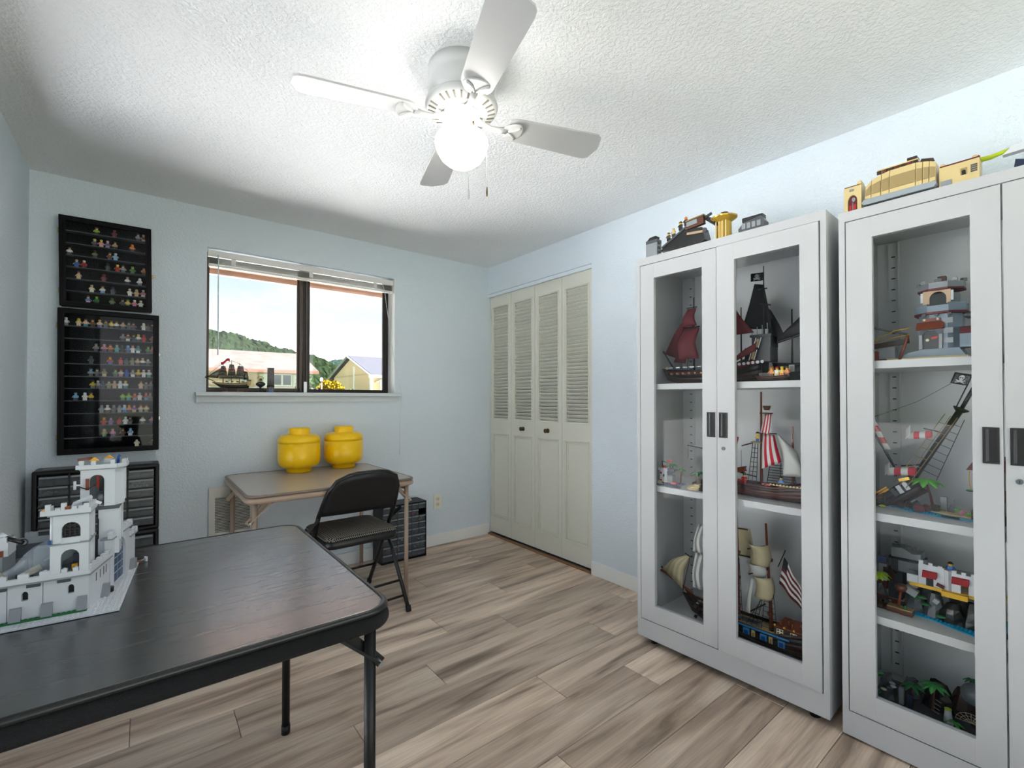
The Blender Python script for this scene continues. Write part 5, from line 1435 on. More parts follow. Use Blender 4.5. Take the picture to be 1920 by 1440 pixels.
sail(s1_, (-0.252, -0.002, 0.152), (-0.170, -0.004, 0.120), (-0.128, 0, 0.332), (-0.130, 0, 0.335), (-0.008, -0.022, 0), SRD, name='jib_sail')
sail(s1_, (-0.212, 0.012, 0.110), (-0.150, 0.012, 0.100), (-0.105, 0.01, 0.280), (-0.108, 0.01, 0.285), (-0.01, -0.015, 0), SRD, name='jib_sail')
sail(s1_, (-0.155, -0.045, 0.115), (-0.052, -0.045, 0.115), (-0.062, -0.02, 0.265), (-0.138, -0.02, 0.265), (-0.02, -0.03, 0), SRD)
sail(s1_, (-0.140, -0.030, 0.270), (-0.070, -0.030, 0.270), (-0.080, -0.015, 0.355), (-0.122, -0.015, 0.355), (-0.012, -0.02, 0), SRD)
sail(s1_, (-0.020, -0.05, 0.200), (0.190, -0.045, 0.208), (0.090, -0.02, 0.345), (-0.010, -0.02, 0.348), (0, -0.03, 0), SRD)
sail(s1_, (0.105, -0.058, 0.085), (0.205, -0.062, 0.130), (0.205, -0.052, 0.168), (0.130, -0.052, 0.118), (0, -0.015, 0.01), SRD, name='furled_sail')
for (x, z, l_) in ((-0.10, 0.36, 0.05), (-0.10, 0.268, 0.075), (0.02, 0.318, 0.10), (0.02, 0.40, 0.05)): spar(s1_, (x - l_ / 2, -0.018, z), (x + l_ / 2, -0.018, z), 0.0022, LK)
shroud(s1_, [(-0.102, -0.004, 0.262), (-0.096, -0.004, 0.262)], [(-0.112, -0.046, 0.07), (-0.080, -0.046, 0.07)], LK)
shroud(s1_, [(0.018, -0.004, 0.30), (0.024, -0.004, 0.30)], [(0.004, -0.048, 0.07), (0.040, -0.048, 0.07)], LK)
for k in range(8): MB().cyl((0.095 + 0.0185 * k, -0.050, 0.0755 + 0.0012 * k), (0.095 + 0.0185 * k, -0.055, 0.0755 + 0.0012 * k), 0.0062, LW_, n=12).build('shield', s1_)
for k in range(7): MB().cyl((-0.185 + 0.030 * k, -0.046, 0.048), (-0.185 + 0.030 * k, -0.060, 0.049), 0.0045, LDT, n=9).build('gun', s1_)
for k in range(5): MB().cbox((-0.19 + 0.035 * k, -0.049, 0.078), (0.02, 0.004, 0.006), LW_ if k % 2 else LG).build('rail_plate', s1_)
for (x, z) in ((0.205, 0.150), (0.188, 0.100)):
    ld = MB().cbox((x, -0.052, z + 0.012), (0.010, 0.003, 0.034), LDT, (0, rad(14), 0)).build('stern_ladder', s1_)
    for dx in (-0.010, 0.010): MB().bar((x + dx - 0.006, -0.053, z - 0.008), (x + dx + 0.006, -0.053, z + 0.034), 0.0025, 0.0025, LW_).build('ladder_rail', ld)
bx('stern_castle', s1_, 0.150, -0.042, 0.085, 0.250, 0.042, 0.145, LK); bx('stern_deck', s1_, 0.178, -0.040, 0.1452, 0.252, 0.040, 0.188, LDK); bx('stern_rail', s1_, 0.172, -0.044, 0.1882, 0.256, -0.036, 0.198, LK)
for k in range(4): MB().cyl((0.180 + 0.02 * k, -0.040, 0.198), (0.180 + 0.02 * k, -0.040, 0.225 + 0.006 * k), 0.0015, LG, n=6).build('rail_post', s1_)
mast(s1_, 0.212, 0.0, 0.188, 0.492, 0.0032, LK, name='ensign_mast')
spar(s1_, (0.190, 0, 0.395), (0.225, 0, 0.395), 0.003, LK); spar(s1_, (0.196, -0.002, 0.335), (0.240, -0.002, 0.322), 0.0032, LK, 'gaff')
skull_flag(s1_, (0.210, 0, 0.432), (-0.050, 0, 0.002), (0, 0, 0.034), LK, LG)
sail(s1_, (0.112, 0.02, 0.235), (0.235, 0.02, 0.225), (0.208, 0.012, 0.415), (0.170, 0.012, 0.425), (-0.004, 0.02, 0), SBK)
sail(s1_, (0.220, 0.02, 0.160), (0.285, 0.03, 0.180), (0.236, 0.012, 0.300), (0.218, 0.012, 0.320), (0.0, 0.02, 0), SBK)
s2_ = cab_thing('toy_ship', 'black hulled toy ship with black sails behind the red sailed ship', 'toy ship', C1, 0.655, 0.22, Z1)
hull(s2_, -0.110, 0.090, 0.09, 0.075, 0.008, (LK, LK, LDK), 0.02, stern_h=0.03, deckm=LDK)
mast(s2_, -0.050, -0.01, 0.06, 0.300, 0.0045, LK); mast(s2_, 0.035, 0.0, 0.06, 0.34, 0.0045, LK)
sail(s2_, (-0.115, -0.02, 0.165), (0.030, -0.02, 0.205), (0.045, -0.01, 0.330), (-0.030, -0.01, 0.255), (0, -0.015, 0), SBK)
for k in range(3):
    MB().box(-0.050 + 0.045 * k, -0.0475, 0.040, -0.030 + 0.045 * k, -0.043, 0.068, LG).build('stern_window', s2_)
    MB().box(-0.046 + 0.045 * k, -0.0485, 0.044, -0.034 + 0.045 * k, -0.0475, 0.064, M('#7A6440', 0.3)).build('stern_window', s2_)
spar(s2_, (-0.12, -0.02, 0.160), (0.03, -0.02, 0.200), 0.003, LK)
bt_ = cab_thing('toy_rowing_boat', 'dark toy rowing boat at the front of the cabinet top shelf', 'toy boat', C1, 0.575, 0.085, Z1)
hull(bt_, -0.055, 0.055, 0.035, 0.020, 0.004, (LDB, LDB, LBR), 0.01, deckm=LDB)
bx('lantern_rack', bt_, -0.058, 0.018, 0.0, -0.010, 0.030, 0.036, LK)
for k, (u_, a, b_, c_) in enumerate(((0.572, 'orange', 'brown', 'orange'), (0.592, 'white', 'tan', 'red'), (0.610, 'yellow', 'orange', 'yellow'), (0.628, 'orange', 'brown', 'brown'))):
    cab_fig(C1, u_, 0.085, Z1 + 0.0180, a, b_, c_, '%s and %s figurine in the dark rowing boat, %s from left' % (a, b_, ORD[k]), 'figurines in the dark rowing boat')

# ================================================================== cabinet 1, middle shelf
Z2 = 0.716
ft = cab_thing('toy_harbour_fort', 'small white toy fort with blue boat at the left of the middle shelf', 'toy fort', C1, 0.120, 0.11, Z2)
bx('baseplate', ft, -0.055, -0.05, 0, 0.045, 0.05, 0.0032, LBL)
bx('tower_wall', ft, -0.042, -0.040, 0.0034, -0.005, 0.0, 0.068, LW_); bx('annex_wall', ft, -0.0048, -0.034, 0.0034, 0.020, -0.004, 0.048, LG); bx('stone_base', ft, -0.050, -0.046, 0.0033, 0.0, -0.0405, 0.020, LCR)
for (x, z) in ((-0.036, 0.052), (-0.036, 0.018), (-0.012, 0.010)): bx('red_brick', ft, x - 0.004, -0.0412, z, x + 0.005, -0.0402, z + 0.008, LR)
bx('window_shutter', ft, -0.024, -0.0415, 0.040, -0.018, -0.0402, 0.052, LNV)
bx('parapet', ft, -0.047, -0.045, 0.0682, 0.0, 0.003, 0.076, LW_)
for k in range(4): bx('merlon', ft, -0.046 + 0.0125 * k, -0.045, 0.0762, -0.040 + 0.0125 * k, -0.038, 0.082, LW_)
MB().cbox((-0.028, -0.02, 0.083), (0.018, 0.014, 0.012), LR, (0, rad(15), rad(10))).build('red_cannon_base', ft)
wedge('blue_roof', ft, [(-0.004, 0.050), (0.030, 0.070), (0.030, 0.076), (-0.004, 0.080)], 'y', -0.036, -0.002, LNV)
palm('palm', ft, -0.004, -0.012, 0.080, 0.016, LGR, 7, 0.034, 0.004, 3)
MB().tube([(-0.040, -0.02, 0.078), (-0.040, -0.022, 0.110), (-0.012, -0.022, 0.104)], 0.0025, LGR, n=6).build('flag_crane', ft); bx('red_flag', ft, -0.015, -0.024, 0.106, 0.012, -0.022, 0.118, LR)
palm('palm', ft, 0.032, 0.02, 0.003, 0.07, LGN, 6, 0.022, 0.004, 5)
bo = cab_thing('toy_rowing_boat', 'navy blue toy rowing boat beside the small white fort', 'toy boat', C1, 0.155, 0.048, Z2)
hull(bo, -0.040, 0.040, 0.026, 0.015, 0.004, (LNV, LNV, LNV), 0.012, deckm=LBR)
MB().cbox((0.012, 0, 0.020), (0.026, 0.018, 0.010), LR).build('red_cargo', bo)
sd = cab_thing('toy_island', 'sandy toy island with palm and hoist behind the cabinet centre', 'toy island', C1, 0.262, 0.12, Z2)
rock(sd, (0, -0.02, 0), (0.062, 0.045, 0.022), LTN, 4, 'sand_mound'); rock(sd, (0.03, -0.045, 0), (0.025, 0.02, 0.030), LDB, 9); rock(sd, (-0.02, 0.03, 0), (0.045, 0.03, 0.036), LDB, 11)
palm('palm', sd, -0.018, -0.005, 0.018, 0.052, LGR, 7, 0.036, 0.0, 8)
MB().tube([(0.045, 0.02, 0.02), (0.045, 0.02, 0.175), (-0.060, -0.02, 0.195)], 0.003, LDK, n=7).build('hoist_arm', sd); MB().tube([(-0.056, -0.018, 0.193), (-0.056, -0.018, 0.140), (-0.060, -0.018, 0.134), (-0.056, -0.018, 0.130)], 0.0012, LDK, n=5).build('hoist_hook', sd)
# striped sail ship
s3_ = cab_thing('toy_ship', 'brown toy pirate ship with red and white striped sails on middle shelf', 'toy ship', C1, 0.520, 0.135, Z2)
hull(s3_, -0.185, 0.195, 0.10, 0.056, 0.010, (LBR, LBR, LDB), 0.03, stern_h=0.02, deckm=LBR)
for k in range(13): wedge('rail_block', s3_, [(0.04 + 0.012 * k, 0.064), (0.050 + 0.012 * k, 0.064), (0.047 + 0.012 * k, 0.070), (0.043 + 0.012 * k, 0.070)], 'y', -0.052, -0.046, LTN)
for k in range(5): cannon(s3_, -0.135 + 0.040 * k, -0.040, 0.056, -1)
for x in (-0.145, -0.065): MB().cbox((x, -0.048, 0.066), (0.030, 0.012, 0.010), LR, (0, rad(6), 0)).build('red_gun_bay', s3_)
MB().cbox((0.03, -0.048, 0.064), (0.03, 0.012, 0.006), LR).build('red_gun_bay', s3_)
mast(s3_, -0.150, 0, 0.05, 0.40, 0.005, LDB); mast(s3_, -0.004, -0.01, 0.05, 0.438, 0.006, LRB); mast(s3_, 0.110, 0, 0.05, 0.30, 0.005, LRB)
ST = stripes(SWH, SRW)
sail(s3_, (-0.175, -0.05, 0.130), (-0.088, -0.05, 0.145), (-0.090, -0.02, 0.245), (-0.172, -0.02, 0.250), (0.0, -0.035, 0), ST, 8, 8)
sail(s3_, (-0.172, -0.035, 0.250), (-0.092, -0.035, 0.245), (-0.108, -0.012, 0.356), (-0.160, -0.012, 0.358), (0.006, -0.03, 0), ST, 8, 8)
sail(s3_, (0.006, -0.045, 0.270), (0.045, -0.060, 0.268), (0.036, -0.010, 0.352), (0.008, -0.010, 0.345), (0.012, -0.03, 0), ST, 6, 8)
sail(s3_, (0.012, -0.05, 0.125), (0.088, -0.055, 0.160), (0.050, -0.02, 0.262), (0.006, -0.02, 0.268), (0.01, -0.035, 0), ST, 6, 8)
sail(s3_, (0.085, -0.03, 0.105), (0.150, -0.03, 0.105), (0.128, -0.01, 0.200), (0.058, -0.01, 0.268), (0.02, -0.03, 0), SWH, name='stern_sail')
for (z, l_, c_) in ((0.268, 0.07, 0.024), (0.350, 0.05, 0.02)): spar(s3_, (c_ - l_ / 2, -0.022, z), (c_ + l_ / 2, -0.022, z), 0.0025, LDB)
nst = MB().lathe([(0.0, 0), (0.010, 0), (0.016, 0.018), (0.0145, 0.018), (0.009, 0.002), (0.0, 0.002)], LBR, (0.018, -0.01, 0.362), n=12).build('crow_nest', s3_)
bx('mast_platform', s3_, -0.034, -0.038, 0.226, 0.004, -0.006, 0.232, LDT)
shroud(s3_, [(-0.030, -0.03, 0.224), (-0.020, -0.03, 0.224), (-0.010, -0.03, 0.224)], [(-0.042, -0.050, 0.062), (-0.026, -0.050, 0.062), (-0.008, -0.050, 0.062)], LK, 8, 0.0013)
shroud(s3_, [(-0.165, -0.02, 0.14), (-0.150, -0.02, 0.14)], [(-0.178, -0.046, 0.06), (-0.145, -0.046, 0.06)], LK, 5, 0.0013)
shroud(s3_, [(0.030, -0.01, 0.15), (0.070, -0.01, 0.15), (0.11, -0.01, 0.15)], [(0.020, -0.02, 0.062), (0.070, -0.02, 0.062), (0.13, -0.02, 0.062)], LK, 8, 0.0014)
MB().tube([(-0.066, -0.055, 0.195), (-0.066, -0.055, 0.120)], 0.0009, LG, n=5).build('chain', s3_)
chs = MB().cbox((-0.066, -0.055, 0.112), (0.034, 0.016, 0.016), LRB, (0, rad(-14), 0)).build('treasure_chest', s3_); MB().cbox((-0.066, -0.055, 0.122), (0.036, 0.018, 0.005), LBR, (0, rad(-14), 0)).build('chest_lid', chs)
spar(s3_, (-0.02, -0.02, 0.085), (-0.13, -0.03, 0.105), 0.003, LK, 'boom'); spar(s3_, (-0.085, -0.042, 0.112), (-0.052, -0.048, 0.098), 0.003, LDK, 'boom'); spar(s3_, (-0.075, -0.03, 0.21), (-0.03, -0.03, 0.226), 0.0025, LDB, 'boom')
# red and white emblem lines on the striped sail
sk = MB()
for (cx, cz, r_, k) in ((-0.110, 0.196, 0.017, 16), (-0.106, 0.172, 0.010, 12)):
    sk.tube([(cx + r_ * 0.8 * math.cos(2 * PI * i / k), -0.094, cz + r_ * math.sin(2 * PI * i / k)) for i in range(k)], 0.0011, LK, n=5, closed=True)
sk.build('skull_outline', s3_)
# crew of the striped ship
for k, (u_, v_, z, a, b_, c_, top) in enumerate(((0.398, 0.080, 0.062, 'orange', 'red', 'black', 'hat'), (0.428, 0.078, 0.062, 'red', 'orange', 'white', 'hat'), (0.466, 0.080, 0.060, 'red', 'red', 'black', 'hair'), (0.600, 0.098, 0.062, 'blue', 'black', 'black', 'hat'))):
    cab_fig(C1, u_, v_, Z2 + z, a, b_, c_, '%s and %s figurine on the striped sail ship deck, %s from left' % (a, b_, ORD[k]), 'crew of the striped sail ship', top)
cab_fig(C1, 0.506, 0.112, Z2 + 0.2326, 'yellow', 'blue', 'black', 'yellow and blue figurine with sword on the mast platform', 'crew of the striped sail ship', 'hat', rz=rad(-60))

# ================================================================== cabinet 1, bottom shelf: large ship with cream sails
Z3 = 0.084
s4_ = cab_thing('toy_ship', 'large brown toy ship with cream sails and striped flag on cabinet bottom', 'toy ship', C1, 0.440, 0.19, Z3)
hull(s4_, -0.265, 0.300, 0.13, 0.085, 0.016, (LDB, LDB, LK), 0.05, stern_h=0.035, deckm=LTN)
spar(s4_, (-0.255, -0.01, 0.118), (-0.414, -0.03, 0.190), 0.0055, LRB, 'bowsprit'); spar(s4_, (-0.340, -0.02, 0.155), (-0.415, -0.025, 0.205), 0.004, LDB, 'jib_boom')
sail(s4_, (-0.405, -0.03, 0.200), (-0.300, -0.03, 0.130), (-0.262, -0.03, 0.292), (-0.275, -0.03, 0.300), (-0.01, -0.02, 0.025), stripes(SCR, M('#B4A98A', 0.75), 1), 8, 6, name='jib_sail')
spar(s4_, (-0.295, -0.032, 0.125), (-0.258, -0.032, 0.298), 0.002, LBR, 'stay'); MB().tube([(-0.285, -0.03, 0.305), (-0.262, -0.03, 0.296), (-0.250, -0.03, 0.300)], 0.0025, LK, n=6).build('block', s4_)
shroud(s4_, [(-0.29, -0.02, 0.125), (-0.285, -0.01, 0.115), (-0.28, 0.0, 0.105)], [(-0.215, -0.03, 0.100), (-0.21, -0.03, 0.07), (-0.215, -0.03, 0.04)], LK, 4, 0.0014)
wedge('prow', s4_, [(-0.300, 0.125), (-0.235, 0.095), (-0.228, 0.020)], 'y', -0.006, 0.006, LBR)
for k in range(6): MB().cbox((-0.225 + 0.012 * (k % 3), -0.045 - 0.004 * (k % 2), 0.03 + 0.016 * k), (0.012, 0.008, 0.010), LDG if k % 2 else LK, (0.2 * k, 0.3, 0)).build('anchor_gear', s4_)
mast(s4_, -0.195, 0, 0.07, 0.48, 0.0055, LRB); mast(s4_, -0.045, -0.01, 0.07, 0.550, 0.0085, LRB, -0.006); mast(s4_, 0.092, -0.01, 0.07, 0.515, 0.0075, LRB, -0.022)
for (x, zs) in ((-0.047, (0.125, 0.25, 0.36)), (0.085, (0.135, 0.27, 0.36))):
    for z in zs: MB().lathe([(0.0, 0), (0.011, 0), (0.0125, 0.006), (0.011, 0.012), (0.0, 0.012)], LRB, (x, -0.01, z), n=10).build('mast_band', s4_)
sail(s4_, (-0.235, -0.05, 0.165), (-0.175, -0.055, 0.165), (-0.178, -0.03, 0.325), (-0.232, -0.03, 0.325), (0, -0.03, 0), stripes(SWH, SGL, 2), 9, 8)
sail(s4_, (-0.238, -0.045, 0.330), (-0.178, -0.045, 0.325), (-0.186, -0.02, 0.455), (-0.222, -0.02, 0.455), (0, -0.03, 0), stripes(SWH, SGL, 2), 9, 8)
sail(s4_, (-0.095, 0.03, 0.335), (0.005, 0.03, 0.335), (-0.004, 0.015, 0.470), (-0.088, 0.015, 0.470), (0, 0.02, 0), SCR)
# curling cream sails of the main mast
def curl_sail(x0, x1, z0, z1, dep, m):
    g = []
    for i in range(9):
        u_ = i / 8; row = []
        for j in range(9):
            v_ = j / 8; a = u_ * PI
            x = x0 + (x1 - x0) * (0.5 - 0.5 * math.cos(a)); y_ = -0.02 - dep * math.sin(a) * (0.55 + 0.45 * v_)
            row.append((x + 0.010 * math.sin(v_ * PI), y_, z0 + (z1 - z0) * v_))
        g.append(row)
    return MB().sheet(g, m, 0.0007).build('sail', s4_)
curl_sail(0.010, 0.085, 0.340, 0.430, 0.06, SCR); curl_sail(0.000, 0.070, 0.290, 0.345, 0.05, SWH); curl_sail(0.028, 0.098, 0.205, 0.300, 0.055, SCR)
sail(s4_, (0.012, -0.075, 0.145), (0.032, -0.080, 0.145), (0.044, -0.070, 0.285), (0.030, -0.065, 0.290), (0.0, -0.012, 0), SWH, 4, 8, name='furled_sail')
for (p, q) in (((0.015, -0.06, 0.405), (0.075, -0.03, 0.425)), ((0.020, -0.06, 0.300), (0.085, -0.02, 0.330)), ((0.030, -0.07, 0.150), (0.075, -0.03, 0.185)), ((-0.10, -0.02, 0.470), (0.0, -0.02, 0.475)), ((-0.10, -0.02, 0.355), (0.01, -0.02, 0.360))):
    spar(s4_, p, q, 0.003, LDB)
for (x, z, n_) in ((-0.050, 0.345, 3), (0.085, 0.275, 3)):
    for s in (-1, 1):
        shroud(s4_, [(x - 0.012 * s, -0.018, z), (x + 0.004 * s - 0.006, -0.018, z), (x + 0.012 * s, -0.018, z)], [(x - 0.045 + 0.03 * s, -0.060, 0.092), (x - 0.02 + 0.035 * s, -0.060, 0.092), (x + 0.005 + 0.04 * s, -0.060, 0.092)], LK, 9, 0.0012)
# ensign with red and white stripes on a raked staff
spar(s4_, (0.110, 0.01, 0.340), (0.138, 0.01, 0.415), 0.002, LK, 'ensign_staff')
g = [[(0.112 + 0.082 * (i / 9) + 0.02 * (j / 8) * (1 - i / 9), 0.012 + 0.006 * math.sin(i), 0.385 - 0.11 * (i / 9) - 0.115 * (1 - j / 8) * (1 - 0.25 * i / 9)) for j in range(9)] for i in range(10)]
MB().sheet(g, lambda i, j: M('#20242F', 0.7) if (i < 2 and j > 4) else (SWH if j % 2 else M('#6A1F2C', 0.7)), 0.0006).build('striped_ensign', s4_)
sail(s4_, (0.190, 0.02, 0.21), (0.196, 0.02, 0.20), (0.150, 0.02, 0.255), (0.148, 0.02, 0.26), (0, 0, 0.004), SRD, 6, 3, name='pennant')
# hull ports along the side nearest the glass
for k in range(7):
    x = -0.070 + 0.034 * k; b_ = (k % 2 == 0)
    pt_ = MB().box(x, -0.0672, 0.050 - 0.001 * k, x + (0.026 if b_ else 0.014), -0.0640, 0.076 - 0.001 * k, M('#3F8FD0', 0.3) if b_ else LTN).build('gun_port', s4_)
    MB().box(x + 0.004, -0.0680, 0.046, x + (0.020 if b_ else 0.011), -0.0672, 0.064, LBL if b_ else LDT).build('port_lid', pt_)
bx('port_rail', s4_, -0.090, -0.0668, 0.078, 0.175, -0.0625, 0.084, M('#3F8FD0', 0.3))
bx('quarter_deck', s4_, 0.118, -0.060, 0.086, 0.290, 0.055, 0.118, LDB); bx('deck_cover', s4_, 0.120, -0.058, 0.1182, 0.288, 0.053, 0.122, LRB)
for k in range(3): bx('lattice_window', s4_, 0.128 + 0.05 * k, -0.0625, 0.092, 0.152 + 0.05 * k, -0.0602, 0.114, LCR)
for k in range(3):
    for q in range(4): MB().cbox((0.134 + 0.05 * k + 0.012 * (q % 2), -0.0632, 0.098 + 0.011 * (q // 2)), (0.006, 0.0012, 0.006), LDB, (0, rad(45), 0)).build('lattice_bar', s4_)
for k in range(3): MB().sph((0.122 + 0.035 * k, -0.063, 0.126), 0.0045, LY, n=8, k=6).build('lantern', s4_)
for k in range(6): MB().cyl((0.135 + 0.022 * k, -0.035 + 0.02 * (k % 2), 0.122), (0.135 + 0.022 * k, -0.035 + 0.02 * (k % 2), 0.140), 0.0045, LRB, n=8).build('capstan', s4_)
rb_ = cab_thing('toy_ship_boat', 'small grey toy rowing boat resting on the large ship deck', 'toy boat', C1, 0.455, 0.155, Z3 + 0.086)
hull(rb_, -0.045, 0.045, 0.030, 0.012, 0.004, (LG, LG, LDG), 0.01, deckm=LDG)
# ================================================================== cabinet 2, top shelf: grey stone tower
Y1 = 1.278
tw = cab_thing('toy_tower', 'grey toy brick tower with brown roofs on the right cabinet top shelf', 'toy tower', C2, 0.222, 0.20, Y1)
tw.scale = (1.04, 1.04, 1.08)
LBG = M('#7F8F9E', 0.4, name='sand_blue_grey_brick'); LPE = M('#C9A98A', 0.4)
bx('rock_plinth', tw, -0.115, -0.070, 0, 0.080, 0.07, 0.010, LTN)
wedge('stone_step', tw, [(-0.085, 0.0102), (0.075, 0.0102), (0.060, 0.034), (-0.020, 0.034), (-0.060, 0.026)], 'y', -0.060, 0.05, LBG)
def octa(cx, cy, r_, k=8, ph=PI / 8): return [(cx + r_ * math.cos(2 * PI * i / k + ph), cy + r_ * math.sin(2 * PI * i / k + ph)) for i in range(k)]
MB().prism(octa(0.012, 0, 0.056), 'z', 0.0345, 0.140, LBG).build('tower_body', tw)
for k in range(3): bx('wall_stones', tw, 0.022, -0.0545, 0.050 + 0.030 * k, 0.046, -0.0525, 0.066 + 0.030 * k, LG)
arch_wall('door_frame', tw, 'y', -0.034, 0.022, 0.0346, 0.096, -0.024, 0.012, 0.074, -0.0575, -0.053, LDG)
bx('door_leaf', tw, -0.0238, -0.0550, 0.0346, 0.0118, -0.0535, 0.090, LK)
MB().cyl((-0.014, -0.056, 0.062), (-0.014, -0.054, 0.062), 0.0045, LCR, n=10).build('skull_plate', tw); MB().cbox((0.003, -0.0562, 0.068), (0.016, 0.002, 0.007), LR, (0, rad(-10), 0)).build('red_banner', tw)
for s in (-0.030, 0.018): bx('door_post', tw, s - 0.004, -0.061, 0.0346, s + 0.004, -0.0545, 0.078, LG)
wedge('door_roof', tw, [(-0.070, 0.094), (-0.052, 0.094), (-0.052, 0.118)], 'x', -0.040, 0.026, LRB)
bx('roof_beam', tw, -0.026, -0.060, 0.119, 0.018, -0.052, 0.128, LRB)
for x in (-0.020, 0.012): MB().sph((x, -0.062, 0.124), 0.004, LCR, n=7, k=5).build('skull_light', tw)
for k in range(3): MB().cyl((-0.022 + 0.03 * k, -0.058, 0.138), (-0.022 + 0.03 * k, -0.050, 0.138), 0.0055, LDG, n=10).build('corbel', tw)
MB().prism(octa(0.012, 0, 0.068), 'z', 0.1405, 0.147, LDR).build('balcony_base', tw)
b8 = octa(0.012, 0, 0.066); b8i = octa(0.012, 0, 0.058)
for i in range(8):
    a, b_, c_, d_ = b8[i], b8[(i + 1) % 8], b8i[(i + 1) % 8], b8i[i]
    MB().prism([a, b_, c_, d_], 'z', 0.1472, 0.166 if i % 2 else 0.172, LBG).build('balcony_wall', tw)
MB().prism(octa(0.012, 0.006, 0.046), 'z', 0.1472, 0.205, LG).build('upper_body', tw)
arch_wall('great_window', tw, 'y', -0.026, 0.040, 0.172, 0.214, -0.010, 0.030, 0.190, -0.043, -0.037, LPE)
bx('window_dark', tw, -0.012, -0.0385, 0.160, 0.032, -0.0372, 0.205, LK)
for x in (-0.028, 0.042): bx('white_pillar', tw, x - 0.004, -0.042, 0.180, x + 0.004, -0.034, 0.210, LW_)
MB().prism(octa(0.012, 0.004, 0.060), 'z', 0.2142, 0.220, LDR).build('crown_base', tw)
b8 = octa(0.012, 0.004, 0.059); b8i = octa(0.012, 0.004, 0.050)
for i in range(8):
    a, b_, c_, d_ = b8[i], b8[(i + 1) % 8], b8i[(i + 1) % 8], b8i[i]
    MB().prism([a, b_, c_, d_], 'z', 0.2202, 0.238, LG).build('crown_wall', tw)
    mx_, my_ = (a[0] + b_[0]) / 2, (a[1] + b_[1]) / 2
    MB().cbox((mx_ * 0.97, my_ * 0.97, 0.243), (0.012, 0.012, 0.010), LG, (0, 0, 2 * PI * i / 8)).build('merlon', tw)
bx('chimney', tw, 0.004, -0.008, 0.222, 0.024, 0.012, 0.262, LBR)
bx('side_turret', tw, 0.060, -0.05, 0.0345, 0.088, 0.0, 0.075, LBG); wedge('turret_roof', tw, [(-0.052, 0.0752), (0.002, 0.0752), (-0.010, 0.100), (-0.044, 0.094)], 'x', 0.060, 0.088, LDR)
MB().sph((0.085, -0.03, 0.130), 0.016, LDG, (1.2, 1, 0.7), n=10, k=6).build('dark_tree', tw)
# ballista and bridge at its left
ba = cab_thing('toy_ballista', 'brown toy ballista with tan bow beside the grey toy tower', 'toy ballista', C2, 0.112, 0.150, Y1)
ba.scale = (1.1, 1.1, 1.4)
MB().cbox((-0.002, 0, 0.046), (0.090, 0.014, 0.012), LDB, (0, rad(-6), 0)).build('stock', ba); bx('stand', ba, -0.030, -0.012, 0.0, 0.010, 0.012, 0.036, LG)
MB().cbox((-0.034, 0, 0.014), (0.022, 0.020, 0.028), LRB, (0, rad(10), 0)).build('support', ba)
MB().tube([(-0.048, 0, 0.052), (-0.028, 0, 0.066), (0.01, 0, 0.078), (0.048, 0, 0.082)], 0.0016, LGD, n=6).build('bow', ba); MB().tube([(-0.048, 0, 0.052), (0.0, 0, 0.060), (0.048, 0, 0.066)], 0.0014, LGD, n=6).build('bow_string', ba)
MB().tube([(-0.104, 0.004, 0.108), (-0.06, 0.004, 0.094), (0.040, 0.004, 0.066)], 0.0026, LDG, n=7).build('long_bolt', ba); MB().cbox((-0.075, 0.003, 0.100), (0.036, 0.005, 0.005), LK, (0, rad(15), 0)).build('bolt_clip', ba)
MB().cyl((0.022, -0.02, 0.0), (0.044, -0.02, 0.062), 0.004, LRB, n=9).build('leaning_post', ba)
MB().sph((-0.052, 0, 0.052), 0.006, LDG, n=8, k=5).build('bow_grip', ba)
br_ = cab_thing('toy_jetty', 'low dark red toy jetty at the front left of the right cabinet top shelf', 'toy jetty', C2, 0.068, 0.07, Y1)
bx('planking', br_, -0.045, -0.012, 0, 0.045, 0.012, 0.006, LDR); studs(br_, [(-0.04 + 0.008 * i, 0) for i in range(11)], 0.006, LDR)

# ================================================================== cabinet 2, second shelf: wrecked ship on an island
Y2 = 0.768
wk = cab_thing('toy_shipwreck', 'wrecked toy pirate ship with leaning mast on a blue and sand base', 'toy shipwreck', C2, 0.190, 0.20, Y2)
MB().prism([(-0.10, -0.02), (-0.045, -0.055), (0.045, -0.085), (0.125, -0.090), (0.150, -0.02), (0.14, 0.07), (-0.06, 0.08)], 'z', 0, 0.0032, LAZ).build('sea_base', wk)
studs(wk, [(x, y_) for x, y_ in [(-0.04 + 0.009 * i, -0.052 - 0.0035 * i) for i in range(12)] + [(-0.05 + 0.009 * i, -0.040 - 0.0035 * i) for i in range(14)] + [(-0.05 + 0.009 * i, -0.030 - 0.003 * i) for i in range(16)]], 0.0032, LAZ)
MB().prism([(-0.01, -0.020), (0.06, -0.052), (0.135, -0.060), (0.142, 0.06), (0.0, 0.06)], 'z', 0.0033, 0.0075, LTN).build('sand_base', wk)
studs(wk, [(0.02 + 0.009 * i, -0.022 - 0.003 * i + 0.009 * j) for i in range(12) for j in range(2)], 0.0075, LTN)
hb = node('bow_section', wk, (-0.060, 0.0, 0.010), (0, rad(-40), 0))
hull(hb, -0.095, 0.085, 0.075, 0.060, 0.010, (LDB, LK, LDK), 0.035, deckm=LK, n=12)
for k in range(2): MB().cbox((0.035 + 0.022 * k, -0.040, 0.045), (0.013, 0.004, 0.028), LW_, (0, rad(8), 0)).build('gun_port', hb)
MB().cbox((0.015, -0.041, 0.045), (0.012, 0.004, 0.026), LDG).build('gun_port', hb)
